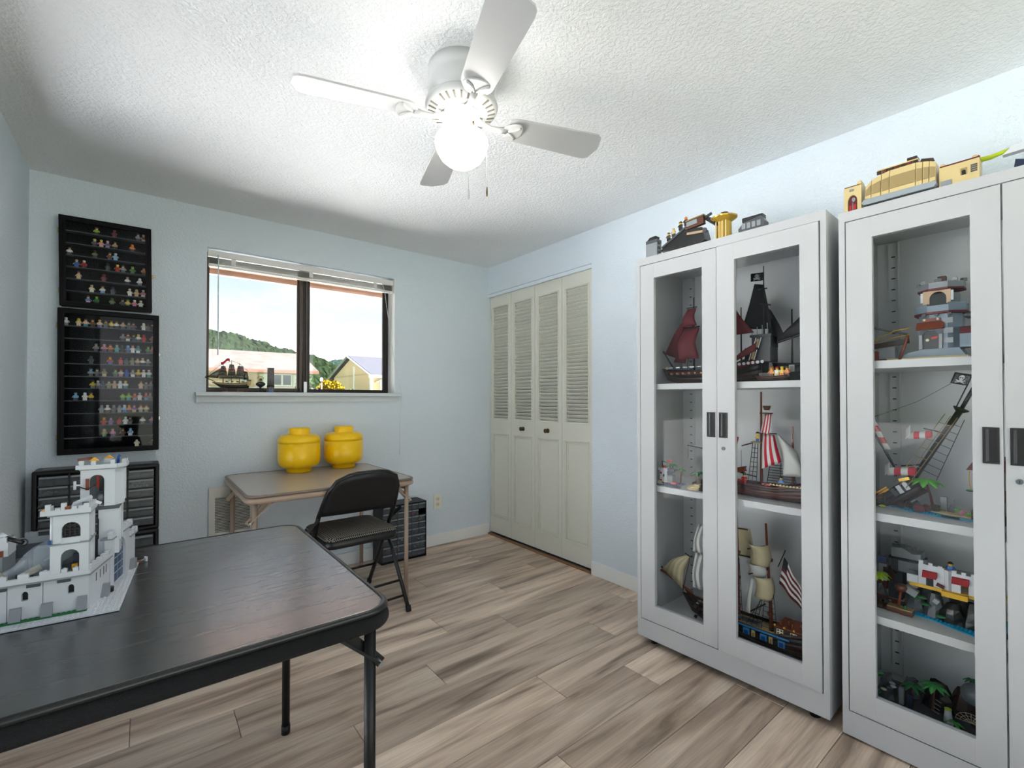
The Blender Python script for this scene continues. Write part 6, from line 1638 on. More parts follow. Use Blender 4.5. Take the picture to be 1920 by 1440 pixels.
MB().tube([(-0.085, -0.042, 0.075), (-0.04, -0.048, 0.060), (0.01, -0.046, 0.062)], 0.0035, LY, n=7).build('yellow_trim', hb); MB().tube([(-0.085, -0.042, 0.092), (-0.04, -0.048, 0.070), (0.01, -0.046, 0.070)], 0.003, LY, n=7).build('yellow_trim', hb)
spar(wk, (-0.075, 0.0, 0.120), (-0.158, 0.0, 0.290), 0.0045, LK, 'bowsprit')
g = [[(-0.150 + 0.046 * (i / 10) + 0.009 * math.cos(2 * PI * j / 8), 0.002 + 0.009 * math.sin(2 * PI * j / 8), 0.305 - 0.105 * (i / 10)) for j in range(9)] for i in range(11)]
MB().sheet(g, lambda i, j: SRW if (i // 2) % 2 else SWH, 0.0006).build('rolled_sail', wk)
# leaning main mast with ladder and flag
mst = MB().cyl((-0.045, 0.01, 0.080), (0.090, 0.01, 0.352), 0.0095, LK, n=10).build('leaning_mast', wk)
MB().cyl((0.085, 0.01, 0.340), (0.128, 0.01, 0.440), 0.006, LK, n=9).build('topmast', mst)
tp = MB(); tp.T = Matrix.Translation((0.083, 0.01, 0.338)) @ Matrix.Rotation(rad(26), 4, 'Y'); tp.lathe([(0.0, 0), (0.010, 0.0), (0.021, 0.010), (0.021, 0.014), (0.0, 0.014)], LK, n=14); tp.build('crow_nest', mst)
shroud(wk, [(0.052, -0.012, 0.332), (0.066, -0.012, 0.325), (0.082, -0.012, 0.320)], [(-0.076, -0.045, 0.090), (-0.060, -0.045, 0.082), (-0.044, -0.045, 0.075)], LDT, 8, 0.0013)
shroud(wk, [(0.080, 0.025, 0.318), (0.094, 0.025, 0.312)], [(-0.02, 0.045, 0.12), (0.02, 0.045, 0.10)], LDG, 8, 0.0012)
spar(wk, (0.076, 0.0, 0.350), (0.112, 0.0, 0.446), 0.0018, LK, 'flag_staff')
skull_flag(wk, (0.106, -0.002, 0.424), (-0.042, 0, 0.010), (0.012, 0, 0.036), LK, LW_)
MB().tube([(-0.150, 0.0, 0.312), (-0.02, 0.0, 0.372), (0.065, 0.0, 0.432)], 0.0008, LDG, n=5).build('stay_rope', wk); MB().tube([(0.098, 0.0, 0.448), (0.16, 0.0, 0.475)], 0.0008, LDG, n=5).build('stay_rope', wk)
def rolled(x, z, l_, r_):
    g = [[(x + l_ * i / 8, -0.035 - r_ * math.sin(2 * PI * j / 9), z + r_ * math.cos(2 * PI * j / 9) + 0.12 * l_ * (i / 8)) for j in range(10)] for i in range(9)]
    MB().sheet(g, lambda i, j: SWH if i < 2 or (i // 2) % 2 == 0 else SRW, 0.0006).build('rolled_sail', wk)
    g = [[(x - 0.005 + 0.016 * j / 4, -0.052 - 0.004 * j, z - r_ + 0.034 * i / 5 + 0.004 * j) for j in range(5)] for i in range(6)]
    MB().sheet(g, SWH, 0.0006).build('sail_flap', wk)
rolled(-0.038, 0.255, 0.060, 0.012); rolled(-0.095, 0.125, 0.075, 0.014)
spar(wk, (0.0, -0.03, 0.282), (0.04, -0.01, 0.270), 0.002, LK); spar(wk, (-0.06, -0.03, 0.148), (0.0, -0.01, 0.158), 0.0025, LK)
MB().cbox((-0.050, -0.035, 0.104), (0.03, 0.02, 0.010), LGD, (0, rad(-20), 0)).build('gold_deck', wk)
# palm, wreckage and rocks
palm('palm', wk, 0.022, -0.015, 0.005, 0.098, LLG, 9, 0.048, -0.020, 12)
for k in range(5): MB().cbox((-0.06 + 0.022 * k, -0.030 - 0.008 * (k % 2), 0.014 + 0.004 * (k % 3)), (0.020, 0.018, 0.016), (LDB, LK, LDG, LBR, LDB)[k], (0.2, 0.4 * k, 0.3 * k)).build('wreckage', wk)
bx('red_chest', wk, -0.020, -0.066, 0.0034, 0.004, -0.046, 0.024, LDR); bx('chest_feet', wk, -0.022, -0.072, 0.0033, 0.002, -0.0665, 0.010, LDK)
wedge('shark_fin', wk, [(0.054, 0.0077), (0.072, 0.0077), (0.071, 0.052)], 'y', -0.010, -0.006, LDG); bx('grey_stone', wk, 0.036, 0.002, 0.0077, 0.052, 0.016, 0.052, LG)
MB().sph((0.095, -0.030, 0.014), 0.009, LPK, n=8, k=5).build('pink_coral', wk); MB().sph((0.083, -0.018, 0.020), 0.008, LLG, (1.3, 1, 0.5), n=8, k=5).build('green_plant', wk)
MB().tube([(0.052, -0.092, 0.006), (0.095, -0.094, 0.006)], 0.003, LK, n=7).build('driftwood', wk)
# house in the tree at the right
th = cab_thing('toy_tree_house', 'dark brown toy hideout with green leaves at the right of the shipwreck', 'toy hideout', C2, 0.352, 0.16, Y2)
for k, (w_, z0, z1) in enumerate(((0.050, 0.0, 0.030), (0.042, 0.030, 0.066), (0.034, 0.066, 0.100), (0.044, 0.100, 0.104), (0.042, 0.104, 0.160))):
    MB().prism(octa(0, 0, w_, 7, 0.3 * k), 'z', z0 + 0.0003, z1, (LDB, LDB, LBR, LDB, LK)[k]).build('trunk_block', th)
wedge('thatched_roof', th, [(-0.052, 0.1603), (0.052, 0.1603), (0.030, 0.200), (-0.030, 0.200)], 'y', -0.05, 0.05, LDR)
bx('tan_window', th, -0.034, -0.043, 0.118, -0.012, -0.040, 0.144, LTN); bx('window_bar', th, -0.025, -0.0435, 0.118, -0.021, -0.0431, 0.144, LBR)  # window pane in plain tan brick colour
for (x, z) in ((-0.046, 0.094), (-0.030, 0.06), (-0.05, 0.018)): MB().sph((x, -0.032, z), 0.007, LLG if z < 0.09 else LGR, (1.5, 1, 0.5), n=7, k=5).build('leaf_tuft', th)
MB().tube([(-0.046, -0.035, 0.155), (-0.046, -0.040, 0.12), (-0.042, -0.041, 0.10)], 0.0012, LY, n=5).build('rope', th)
cab_fig(C2, 0.338, 0.150, Y2 + 0.2006, 'yellow', 'yellow', 'blue', 'yellow figurine with blue hat on the brown hideout roof', 'figurines on the models', 'hat')
ba2 = cab_thing('toy_barrel_boat', 'dark brown curved toy boat bow at the far left of the shipwreck shelf', 'toy boat', C2, 0.055, 0.15, Y2)
hull(ba2, -0.030, 0.030, 0.04, 0.040, 0.01, (LDB, LDB, LBR), 0.01, deckm=LDB, n=8)
MB().sph((0.030, -0.02, 0.007), 0.007, LLM, (1.4, 1, 0.6), n=7, k=5).build('green_sprig', ba2)

# ================================================================== cabinet 2, third shelf: island fort
Y3 = 0.425
fo = cab_thing('toy_island_fort', 'white toy fort with red awnings on yellow base above dark rocks', 'toy fort', C2, 0.245, 0.20, Y3)
MB().prism([(-0.135, -0.04), (-0.09, -0.07), (-0.03, -0.075), (0.05, -0.110), (0.13, -0.125), (0.15, 0.10), (-0.10, 0.10)], 'z', 0, 0.0032, LAZ).build('sea_base', fo)
studs(fo, [(-0.100 + 0.010 * i, -0.054 - 0.0026 * i + 0.008 * j) for i in range(24) for j in range(3) if -0.054 - 0.0026 * i + 0.008 * j > -0.118], 0.0032, LAZ)
for k, (x, y_, sx, sz, m) in enumerate(((-0.085, -0.02, 0.034, 0.060, LDG), (-0.030, -0.030, 0.030, 0.078, LDG), (0.015, -0.045, 0.038, 0.060, LK), (0.065, -0.050, 0.036, 0.075, LK), (0.105, -0.065, 0.034, 0.060, LK), (-0.055, 0.02, 0.045, 0.080, LDG), (0.05, 0.03, 0.07, 0.088, LDG))):
    rock(fo, (x, y_, 0.0034), (sx, 0.03, sz), m, 20 + k)
for (x, y_, z) in ((-0.078, -0.048, 0.052), (-0.060, -0.050, 0.058), (-0.05, -0.055, 0.040), (-0.01, -0.075, 0.020)):
    MB().sph((x, y_, z), 0.010, LGR, (1.4, 0.8, 0.5), n=8, k=5).build('green_plant', fo)
MB().cbox((-0.088, -0.050, 0.072), (0.036, 0.02, 0.022), LG, (0, rad(25), 0)).build('grey_slope', fo); MB().cbox((-0.022, -0.062, 0.062), (0.014, 0.014, 0.014), LG, (0, rad(30), 0)).build('grey_slope', fo)
bx('yellow_plate', fo, -0.092, -0.044, 0.0895, 0.130, 0.06, 0.100, M('#E0AE18', 0.3)); bx('yellow_step', fo, -0.010, -0.058, 0.0820, 0.052, -0.0442, 0.0985, M('#E0AE18', 0.3))
bx('fort_wall', fo, -0.070, -0.040, 0.1002, -0.0055, -0.032, 0.168, LW_); MB().prism([(-0.005, -0.040), (0.006, -0.048), (0.012, -0.040), (0.002, -0.032)], 'z', 0.1002, 0.164, LW_).build('fort_corner', fo)
arch_wall('fort_wall', fo, 'y', 0.0125, 0.072, 0.1002, 0.160, 0.034, 0.052, 0.122, -0.044, -0.036, LW_)
bx('fort_wall', fo, -0.070, -0.0318, 0.1002, -0.063, 0.05, 0.160, LW_); bx('fort_wall', fo, 0.066, -0.0358, 0.1002, 0.072, 0.05, 0.150, LW_); bx('low_wall', fo, -0.100, -0.042, 0.1002, -0.0705, -0.034, 0.126, LW_); bx('low_wall', fo, 0.0725, -0.044, 0.1002, 0.125, -0.036, 0.118, LG)
bx('fort_floor', fo, -0.0625, -0.0315, 0.148, 0.0655, 0.05, 0.150, LG)
for k in range(3): bx('merlon', fo, -0.069 + 0.024 * k, -0.040, 0.1682, -0.058 + 0.024 * k, -0.032, 0.180 - 0.004 * k, LW_)
for k in range(3): bx('merlon', fo, 0.014 + 0.022 * k, -0.044, 0.1602, 0.024 + 0.022 * k, -0.036, 0.168, LW_)
for (x0, x1) in ((-0.058, -0.022), (0.014, 0.054)):
    wedge('red_awning', fo, [(-0.060, 0.130), (-0.0445, 0.134), (-0.0445, 0.150), (-0.050, 0.148)], 'x', x0, x1, M('#A31B22', 0.4))
arch_wall('door_frame', fo, 'y', -0.050, -0.032, 0.1002, 0.128, -0.046, -0.036, 0.116, -0.0425, -0.0402, LK); bx('dark_door', fo, -0.0458, -0.0412, 0.1002, -0.0362, -0.0402, 0.121, LK)
MB().cbox((-0.014, -0.046, 0.110), (0.020, 0.006, 0.010), LDR, (0, rad(20), 0)).build('red_cannon', fo)
bx('tan_bucket', fo, 0.080, -0.085, 0.055, 0.112, -0.06, 0.088, LTN)
cab_fig(C2, 0.252, 0.178, Y3 + 0.1502, 'blue', 'white', 'brown', 'blue coated figurine with musket on the white island fort', 'figurines on the models', 'hat')
lt = cab_thing('toy_watch_tower', 'grey and white toy watch tower behind the island fort', 'toy tower', C2, 0.118, 0.265, Y3)
bx('base', lt, -0.075, -0.06, 0, 0.060, 0.05, 0.0032, LW_)
for (x, y_) in ((-0.055, -0.04), (0.030, -0.04)):
    for k in range(4): bx('pillar_block', lt, x - 0.010, y_ - 0.008, 0.0034 + 0.030 * k, x + 0.014, y_ + 0.014, 0.0330 + 0.030 * k, (LW_, LDR, LW_, LG)[k])
bx('tower_room', lt, -0.030, -0.038, 0.105, 0.052, 0.03, 0.150, LDG); bx('tower_panel', lt, -0.010, -0.040, 0.108, 0.046, -0.0382, 0.146, LG); bx('tower_eave', lt, -0.036, -0.044, 0.1502, 0.058, 0.036, 0.156, LK)
wedge('roof_block', lt, [(-0.030, 0.1562), (0.052, 0.1562), (0.052, 0.180), (0.030, 0.176), (0.0, 0.192), (-0.030, 0.186)], 'y', -0.038, 0.03, LG)
for k in range(5): bx('roof_rail', lt, -0.028 + 0.015 * k, -0.036, 0.193, -0.020 + 0.015 * k, -0.028, 0.200, LDG)
bx('lower_room', lt, -0.050, -0.030, 0.0034, 0.0, 0.03, 0.100, LDG); MB().cbox((-0.060, -0.03, 0.135), (0.026, 0.012, 0.022), M('#2F3F6C', 0.4), (0, 0, 0.3)).build('blue_emblem', lt)
for k in range(3): MB().cbox((-0.045 + 0.01 * k, -0.045, 0.105 - 0.004 * k), (0.012, 0.01, 0.018), LDB, (0, 0.4 * k, 0)).build('brown_gear', lt)
bx('brown_door', lt, -0.040, -0.034, 0.066, -0.022, -0.0305, 0.104, LBR); 
pl_ = cab_thing('toy_palm', 'lime green toy palm at the left of the island fort shelf', 'toy palm', C2, 0.060, 0.19, Y3)
palm('palm', pl_, -0.004, -0.015, 0.0, 0.095, LLM, 9, 0.046, 0.0, 31); rock(pl_, (0.0, 0.0, 0), (0.03, 0.02, 0.062), LDG, 41)
for k in range(5): MB().cbox((-0.02 + 0.018 * k, -0.038 - 0.006 * (k % 2), 0.010), (0.018, 0.016, 0.014), (LDB, LK, LDB, LDG, LBR)[k], (0.1, 0.3 * k, 0.5 * k)).build('wreckage', pl_)
ra = cab_thing('toy_raft', 'brown toy raft with barrel on a post before the island fort', 'toy raft', C2, 0.142, 0.118, Y3)
bx('hull_block', ra, -0.040, -0.018, 0, -0.006, 0.016, 0.016, LBR); bx('hull_block', ra, -0.0055, -0.022, 0, 0.028, 0.012, 0.016, LBR); bx('deck_plank', ra, -0.040, -0.018, 0.0162, -0.006, 0.016, 0.019, LDT); bx('deck_plank', ra, -0.0055, -0.022, 0.0162, 0.028, 0.012, 0.019, LDT)
MB().cyl((-0.012, 0, 0.019), (-0.006, 0, 0.074), 0.0042, LRB, n=9).build('post', ra); MB().lathe([(0.0, 0), (0.012, 0), (0.017, 0.010), (0.015, 0.020), (0.0, 0.020)], LBR, (-0.005, 0, 0.074), n=14).build('barrel', ra)
MB().sph((0.008, -0.012, 0.024), 0.006, LGR, (0.7, 0.7, 1.3), n=7, k=5).build('green_plant', ra)
MB().cbox((-0.045, 0.045, 0.022), (0.085, 0.010, 0.004), LDR, (0, rad(6), 0)).build('gang_plank', ra)
for k in range(4): MB().cyl((-0.075 + 0.014 * k, -0.012, 0.0), (-0.072 + 0.014 * k, 0.008, 0.012), 0.008, LDB, n=9).build('brown_wheel', ra)

# ================================================================== cabinet 2, floor: jungle scene
Y4 = 0.084
jg = cab_thing('toy_jungle_island', 'dark grey toy jungle island with boulder and leaves in the cabinet bottom', 'toy island', C2, 0.215, 0.21, Y4)
bx('baseplate', jg, -0.170, -0.07, 0, 0.130, 0.12, 0.0035, LDG); studs(jg, [(-0.10 + 0.009 * i, -0.058 + 0.009 * j) for i in range(20) for j in range(4)], 0.0035, LDG)
for k, (x, y_, sx, sz, m) in enumerate(((-0.135, -0.01, 0.030, 0.075, LDG), (-0.075, 0.03, 0.035, 0.070, LDG), (-0.005, 0.04, 0.050, 0.085, LK), (0.060, 0.05, 0.045, 0.095, LDB), (0.105, 0.02, 0.03, 0.06, LDB))):
    rock(jg, (x, y_, 0.0037), (sx, 0.035, sz), m, 60 + k)
MB().sph((0.088, -0.012, 0.115), 0.034, M('#5F666C', 0.4), n=18, k=12).build('boulder', jg)
palm('palm', jg, -0.065, -0.02, 0.0037, 0.070, LGR, 7, 0.034, 0.0, 71); palm('palm', jg, -0.015, 0.0, 0.0037, 0.088, LGN, 8, 0.040, 0.004, 72); palm('palm', jg, 0.078, 0.01, 0.14, 0.008, LGR, 6, 0.022, 0.0, 73); palm('palm', jg, 0.045, -0.06, 0.0037, 0.018, LGN, 6, 0.026, 0.0, 74)
MB().lathe([(0.0, 0), (0.012, 0), (0.0085, 0.040), (0.0, 0.041)], LW_, (0.028, -0.035, 0.0037), n=14).build('white_cone', jg); MB().sph((0.028, -0.035, 0.048), 0.010, LLM, (1, 1, 0.35), n=9, k=5).build('lime_top', jg)
for k in range(4): MB().cyl((-0.012 + 0.003 * k, -0.030, 0.022 + 0.013 * k), (0.006 + 0.002 * k, -0.034, 0.018 + 0.013 * k), 0.0015, LG, n=5).build('rib_bone', jg)
web = MB(); c_ = Vector((0.085, -0.058, 0.042))
for k in range(9):
    a = PI * k / 8; web.cyl(c_, c_ + Vector((0.036 * math.cos(a), -0.002, 0.030 * math.sin(a))), 0.0007, LCR, n=5)
for q in (0.4, 0.7, 1.0): web.tube([c_ + Vector((0.036 * q * math.cos(PI * k / 8), -0.002, 0.030 * q * math.sin(PI * k / 8))) for k in range(9)], 0.0006, LCR, n=5)
web.build('spider_web', jg, kind='stuff')
for k in range(9): MB().sph((-0.150 + 0.012 * (k % 4), -0.045 + 0.012 * (k // 4), 0.020 + 0.016 * (k % 5)), 0.007, (LGR, LCR, LDG, LG, LGN, LY, LDG, LW_, LGR)[k], (1.4, 1, 0.6), n=7, k=5).build('jungle_piece', jg)
bx('grey_post', jg, -0.098, -0.04, 0.0037, -0.085, -0.028, 0.060, LG); bx('dark_post', jg, -0.074, -0.045, 0.0037, -0.060, -0.033, 0.050, LNV)
pt = cab_thing('toy_parrot_perch', 'green and yellow toy bird with brown fishing pole on cabinet floor', 'toy bird', C2, 0.245, 0.100, Y4)
MB().sph((-0.035, 0, 0.024), 0.008, LGR, (1.6, 0.8, 0.7), n=9, k=6).build('body', pt); MB().sph((-0.032, -0.004, 0.010), 0.006, LY, n=8, k=5).build('tail', pt); MB().cyl((-0.020, 0, 0.0), (-0.020, 0, 0.030), 0.004, LBR, n=8).build('perch', pt)
MB().tube([(-0.020, 0, 0.030), (0.015, 0, 0.028), (0.045, 0, 0.015), (0.070, 0, 0.0)], 0.0016, LRB, n=6).build('fishing_pole', pt)
bx('grey_column', pt, 0.004, 0.012, 0.0, 0.018, 0.024, 0.034, LG); MB().sph((0.0, 0.012, 0.020), 0.010, LGN, (1.2, 1, 0.5), n=8, k=5).build('leaf', pt)
an = cab_thing('toy_curved_post', 'curved brown toy post on the right cabinet floor beside the boulder', 'toy post', C2, 0.325, 0.12, Y4)
MB().tube([(-0.010, 0, 0.0), (0.004, 0, 0.04), (0.006, 0, 0.09), (0.002, 0, 0.12)], 0.0055, LBR, n=8).build('post', an); MB().lathe([(0.0, 0), (0.018, 0), (0.020, 0.014), (0.014, 0.022), (0.0, 0.022)], LBR, (-0.030, 0, 0), n=12).build('coil', an)

# ================================================================== on top of cabinet 1
TZ = CH
gt_ = cab_thing('toy_grey_tower', 'grey toy brick block tower with black cap on the closet-side cabinet', 'toy tower', C1, 0.046, 0.075, TZ)
for k in range(6): bx('brick_course', gt_, -0.030, -0.02, 0.016 * k, 0.030, 0.02, 0.016 * k + 0.0157, LG if k < 5 else LDG)
wedge('black_cap', gt_, [(-0.026, 0.0958), (0.018, 0.0958), (0.022, 0.112), (-0.010, 0.110)], 'y', -0.018, 0.018, LK)
for k in range(4): bx('side_clip', gt_, 0.0302, -0.012, 0.012 + 0.02 * k, 0.036, 0.0, 0.020 + 0.02 * k, LDG)
sp = cab_thing('toy_skiff', 'black and brown toy vehicle with long deck on the closet-side cabinet', 'toy vehicle', C1, 0.240, 0.085, TZ)
MB().prism([(-0.150, 0.030), (-0.020, 0.100), (0.060, 0.088), (0.075, 0.030), (0.0, 0.0), (-0.080, 0.0), (-0.080, 0.020)], 'y', -0.03, 0.03, LK).build('hull', sp)
MB().cbox((-0.070, -0.032, 0.078), (0.150, 0.006, 0.008), LDG, (0, rad(-28), 0)).build('deck_edge', sp); MB().cbox((0.030, -0.034, 0.070), (0.075, 0.006, 0.010), M('#B59A80', 0.5), (0, rad(6), 0)).build('side_panel', sp)
MB().cbox((0.030, -0.026, 0.115), (0.080, 0.020, 0.036), LBR, (0, rad(-5), 0)).build('cabin', sp); MB().cbox((0.018, -0.0385, 0.116), (0.050, 0.004, 0.020), LG, (0, rad(-5), 0)).build('cabin_window', sp); MB().cbox((0.030, -0.027, 0.135), (0.086, 0.026, 0.004), LDT, (0, rad(-5), 0)).build('cabin_roof', sp)
for k in range(4): MB().cbox((0.085 + 0.020 * k, -0.01, 0.118 - 0.016 * k), (0.040, 0.024, 0.018), LDK if k % 2 else LK, (0, rad(40), 0.2 * k)).build('fin', sp)
MB().cyl((0.072, -0.02, 0.130), (0.100, -0.02, 0.140), 0.006, LDG, n=9).build('engine', sp); MB().cyl((0.075, -0.036, 0.070), (0.075, -0.03, 0.070), 0.010, LDG, n=12).build('wheel', sp)
for k, (u_, z, a, b_, c_, t_) in enumerate(((0.135, 0.076, 'dark grey', 'black', 'brown', 'hair'), (0.160, 0.090, 'tan', 'dark grey', 'tan', 'hair'), (0.196, 0.110, 'black', 'black', 'black', 'hat'), (0.222, 0.124, 'black', 'dark grey', 'orange', 'hood'))):
    cab_fig(C1, u_, 0.062, TZ + z - 0.006, a, b_, c_, '%s and %s figurine on the black deck vehicle, %s from left' % (a, b_, ORD[k]) if a != b_ else '%s figurine on the black deck vehicle, %s from left' % (a, ORD[k]), 'crew of the black deck vehicle', t_)
go = cab_thing('toy_gold_tower', 'gold and tan toy tower with flared top on the closet-side cabinet', 'toy tower', C1, 0.385, 0.085, TZ)
MB().prism(octa(0, 0, 0.030), 'z', 0, 0.090, LGD).build('shaft', go)
for k in range(4): bx('rib', go, -0.024 + 0.014 * k, -0.031, 0.01, -0.019 + 0.014 * k, -0.0275, 0.090, LTN)
MB().lathe([(0.0, 0), (0.030, 0.0), (0.052, 0.016), (0.054, 0.022), (0.0, 0.022)], LGD, (0, 0, 0.0902), n=10, smooth=False).build('flared_cap', go); MB().prism(octa(0.002, 0, 0.022), 'z', 0.1125, 0.124, LDT).build('cap_ring', go); MB().prism(octa(0.002, 0, 0.016), 'z', 0.1242, 0.132, LK).build('finial', go)
for k in range(5): MB().cbox((0.048 * math.cos(PI + 0.8 * k), 0.048 * math.sin(PI + 0.8 * k), 0.108), (0.012, 0.010, 0.006), LDT, (0, 0, 0.8 * k)).build('gold_fin', go)
gy = cab_thing('toy_grey_walker', 'low dark grey toy vehicle at the right of the gold tower', 'toy vehicle', C1, 0.497, 0.10, TZ)
MB().prism([(-0.045, 0.0), (0.045, 0.0), (0.055, 0.050), (0.040, 0.075), (-0.030, 0.062), (-0.050, 0.040)], 'y', -0.02, 0.02, LDG).build('body', gy)
bx('top_plate', gy, -0.035, -0.018, 0.0655, 0.045, 0.018, 0.083, LK); 
for k in range(4): bx('panel', gy, -0.035 + 0.020 * k, -0.023, 0.035, -0.020 + 0.020 * k, -0.0202, 0.058, LG)

# ================================================================== on top of cabinet 2
pa = cab_thing('toy_palace_gate', 'tan toy building front with arched brown door on the right cabinet', 'toy building', C2, 0.034, 0.035, TZ)
pa.scale = (0.66, 1.0, 1.0)
arch_wall('gate_wall', pa, 'y', -0.036, 0.040, 0.0, 0.090, -0.020, 0.022, 0.040, -0.010, 0.0, LTN)
bx('gate_wall', pa, -0.036, 0.0002, 0.0, -0.026, 0.06, 0.088, LTN); bx('gate_wall', pa, 0.030, 0.0002, 0.0, 0.040, 0.06, 0.095, LTN)
bx('gate_leaf', pa, -0.020, -0.003, 0.0, 0.022, 0.001, 0.062, LDR); MB().cyl((0.004, -0.006, 0.046), (0.004, -0.003, 0.046), 0.0075, LG, n=14).build('grey_disc', pa); bx('red_panel', pa, 0.002, -0.0045, 0.012, 0.014, -0.003, 0.030, LR); bx('gate_bar', pa, -0.001, -0.005, 0.0, 0.001, -0.0032, 0.036, LG); bx('red_panel', pa, -0.016, -0.0045, 0.010, -0.006, -0.003, 0.028, LR)
bx('cornice', pa, -0.034, -0.008, 0.0902, 0.028, 0.05, 0.094, LBR); wedge('gable_piece', pa, [(0.018, 0.0942), (0.040, 0.0942), (0.036, 0.106), (0.024, 0.104)], 'y', -0.008, 0.03, LTN)
MB().cbox((-0.002, -0.012, 0.078), (0.018, 0.004, 0.007), LG).build('grey_lamp', pa)
bg_ = cab_thing('toy_sail_barge', 'long tan ribbed toy barge hull with grey keel on the right cabinet', 'toy barge', C2, 0.164, 0.055, TZ)
bg_.scale = (0.88, 1.0, 1.05)
def barge_pts(z, k): return None
prs = [(-0.105, 0.030, 0.070), (-0.085, 0.028, 0.088), (-0.055, 0.026, 0.098), (-0.030, 0.026, 0.102), (0.045, 0.026, 0.102), (0.064, 0.027, 0.098), (0.082, 0.028, 0.094), (0.100, 0.030, 0.086)]
for k in range(len(prs) - 1):
    (xa, za, zb), (xc, zc, zd) = prs[k], prs[k + 1]; g_ = 0.0008
    vs = [(xa + g_, -0.040, za), (xc - g_, -0.040, zc), (xc - g_, -0.030, zd), (xa + g_, -0.030, zb), (xa + g_, 0.04, za), (xc - g_, 0.04, zc), (xc - g_, 0.03, zd), (xa + g_, 0.03, zb)]
    MB().add(vs, [(0, 1, 2, 3), (5, 4, 7, 6), (4, 0, 3, 7), (1, 5, 6, 2), (3, 2, 6, 7), (4, 5, 1, 0)], LTN).build('hull_panel', bg_)
    MB().add([(xa + 0.003, -0.0402, za + 0.2 * (zb - za)), (xc - 0.002, -0.0402, zc + 0.2 * (zd - zc)), (xc - 0.002, -0.0358, zc + 0.72 * (zd - zc)), (xa + 0.003, -0.0358, za + 0.72 * (zb - za)), (xa + 0.003, -0.036, za + 0.2 * (zb - za)), (xc - 0.002, -0.036, zc + 0.2 * (zd - zc)), (xc - 0.002, -0.032, zc + 0.72 * (zd - zc)), (xa + 0.003, -0.032, za + 0.72 * (zb - za))], [(0, 1, 2, 3), (5, 4, 7, 6), (4, 0, 3, 7), (1, 5, 6, 2), (3, 2, 6, 7), (4, 5, 1, 0)], LDT).build('shutter', bg_)
MB().prism([(-0.108, 0.010), (0.096, 0.010), (0.102, 0.018), (0.100, 0.027), (-0.106, 0.027), (-0.114, 0.018)], 'y', -0.044, 0.044, M('#9AA2AA', 0.35)).build('keel_band', bg_); bx('underside', bg_, -0.100, -0.034, 0.0, 0.085, 0.034, 0.0098, LK)
for k in range(7): bx('deck_rail', bg_, -0.070 + 0.018 * k, -0.026, 0.102, -0.058 + 0.018 * k, -0.020, 0.112, LDR if k % 2 else LDB)
bx('deck_roof', bg_, -0.068, -0.027, 0.1122, 0.050, 0.02, 0.1155, LTN); bx('deck_cabin', bg_, 0.020, -0.028, 0.1157, 0.048, 0.01, 0.124, LDB); wedge('stern_rail', bg_, [(0.055, 0.0985), (0.095, 0.0935), (0.092, 0.102), (0.060, 0.110)], 'y', -0.026, -0.018, LDB)
p2 = cab_thing('toy_desert_house', 'small tan toy house with dark arched window on the right cabinet', 'toy house', C2, 0.302, 0.06, TZ)
bx('house_wall', p2, -0.044, -0.03, 0.0, 0.044, 0.03, 0.068, LTN); bx('house_trim', p2, -0.042, -0.032, 0.0682, 0.044, 0.03, 0.0715, LDR)
arch_wall('window_frame', p2, 'y', 0.004, 0.018, 0.028, 0.048, 0.0065, 0.0155, 0.038, -0.0325, -0.0302, LDT); bx('window_dark', p2, 0.0065, -0.0312, 0.028, 0.0155, -0.0302, 0.042, LK)
for k in range(4): bx('vent_slat', p2, 0.026, -0.0325, 0.030 + 0.006 * k, 0.040, -0.0302, 0.034 + 0.006 * k, LDG)
for x in (-0.036, 0.034): MB().sph((x, -0.026, 0.074), 0.007, LTN, (1, 1, 0.8), n=8, k=5).build('roof_knob', p2)
bx('grey_box', p2, -0.040, -0.034, 0.0, -0.016, -0.0305, 0.024, LG)
gl_ = cab_thing('toy_glider', 'lime green and white toy glider at the right edge of the right cabinet', 'toy glider', C2, 0.400, 0.075, TZ)
MB().tube([(-0.075, 0, 0.068), (-0.060, 0, 0.075), (-0.035, 0, 0.074), (-0.012, 0, 0.078), (0.005, 0, 0.082)], 0.006, M('#B4C818', 0.35), n=9, radii=[0.004, 0.008, 0.007, 0.006, 0.004]).build('boom', gl_)
MB().sph((-0.062, 0, 0.086), 0.006, LR, n=8, k=5).build('red_knob', gl_)
MB().prism([(-0.010, 0.066), (0.010, 0.086), (0.150, 0.098), (0.150, 0.070)], 'y', -0.012, 0.012, LW_).build('wing', gl_)
MB().prism([(0.010, 0.0), (0.120, 0.0), (0.120, 0.062), (0.060, 0.045), (0.036, 0.038), (0.016, 0.045)], 'y', -0.010, 0.010, LNV).build('stand', gl_); MB().cbox((0.090, -0.012, 0.042), (0.045, 0.004, 0.020), LBL, (0, rad(-20), 0)).build('blue_panel', gl_)

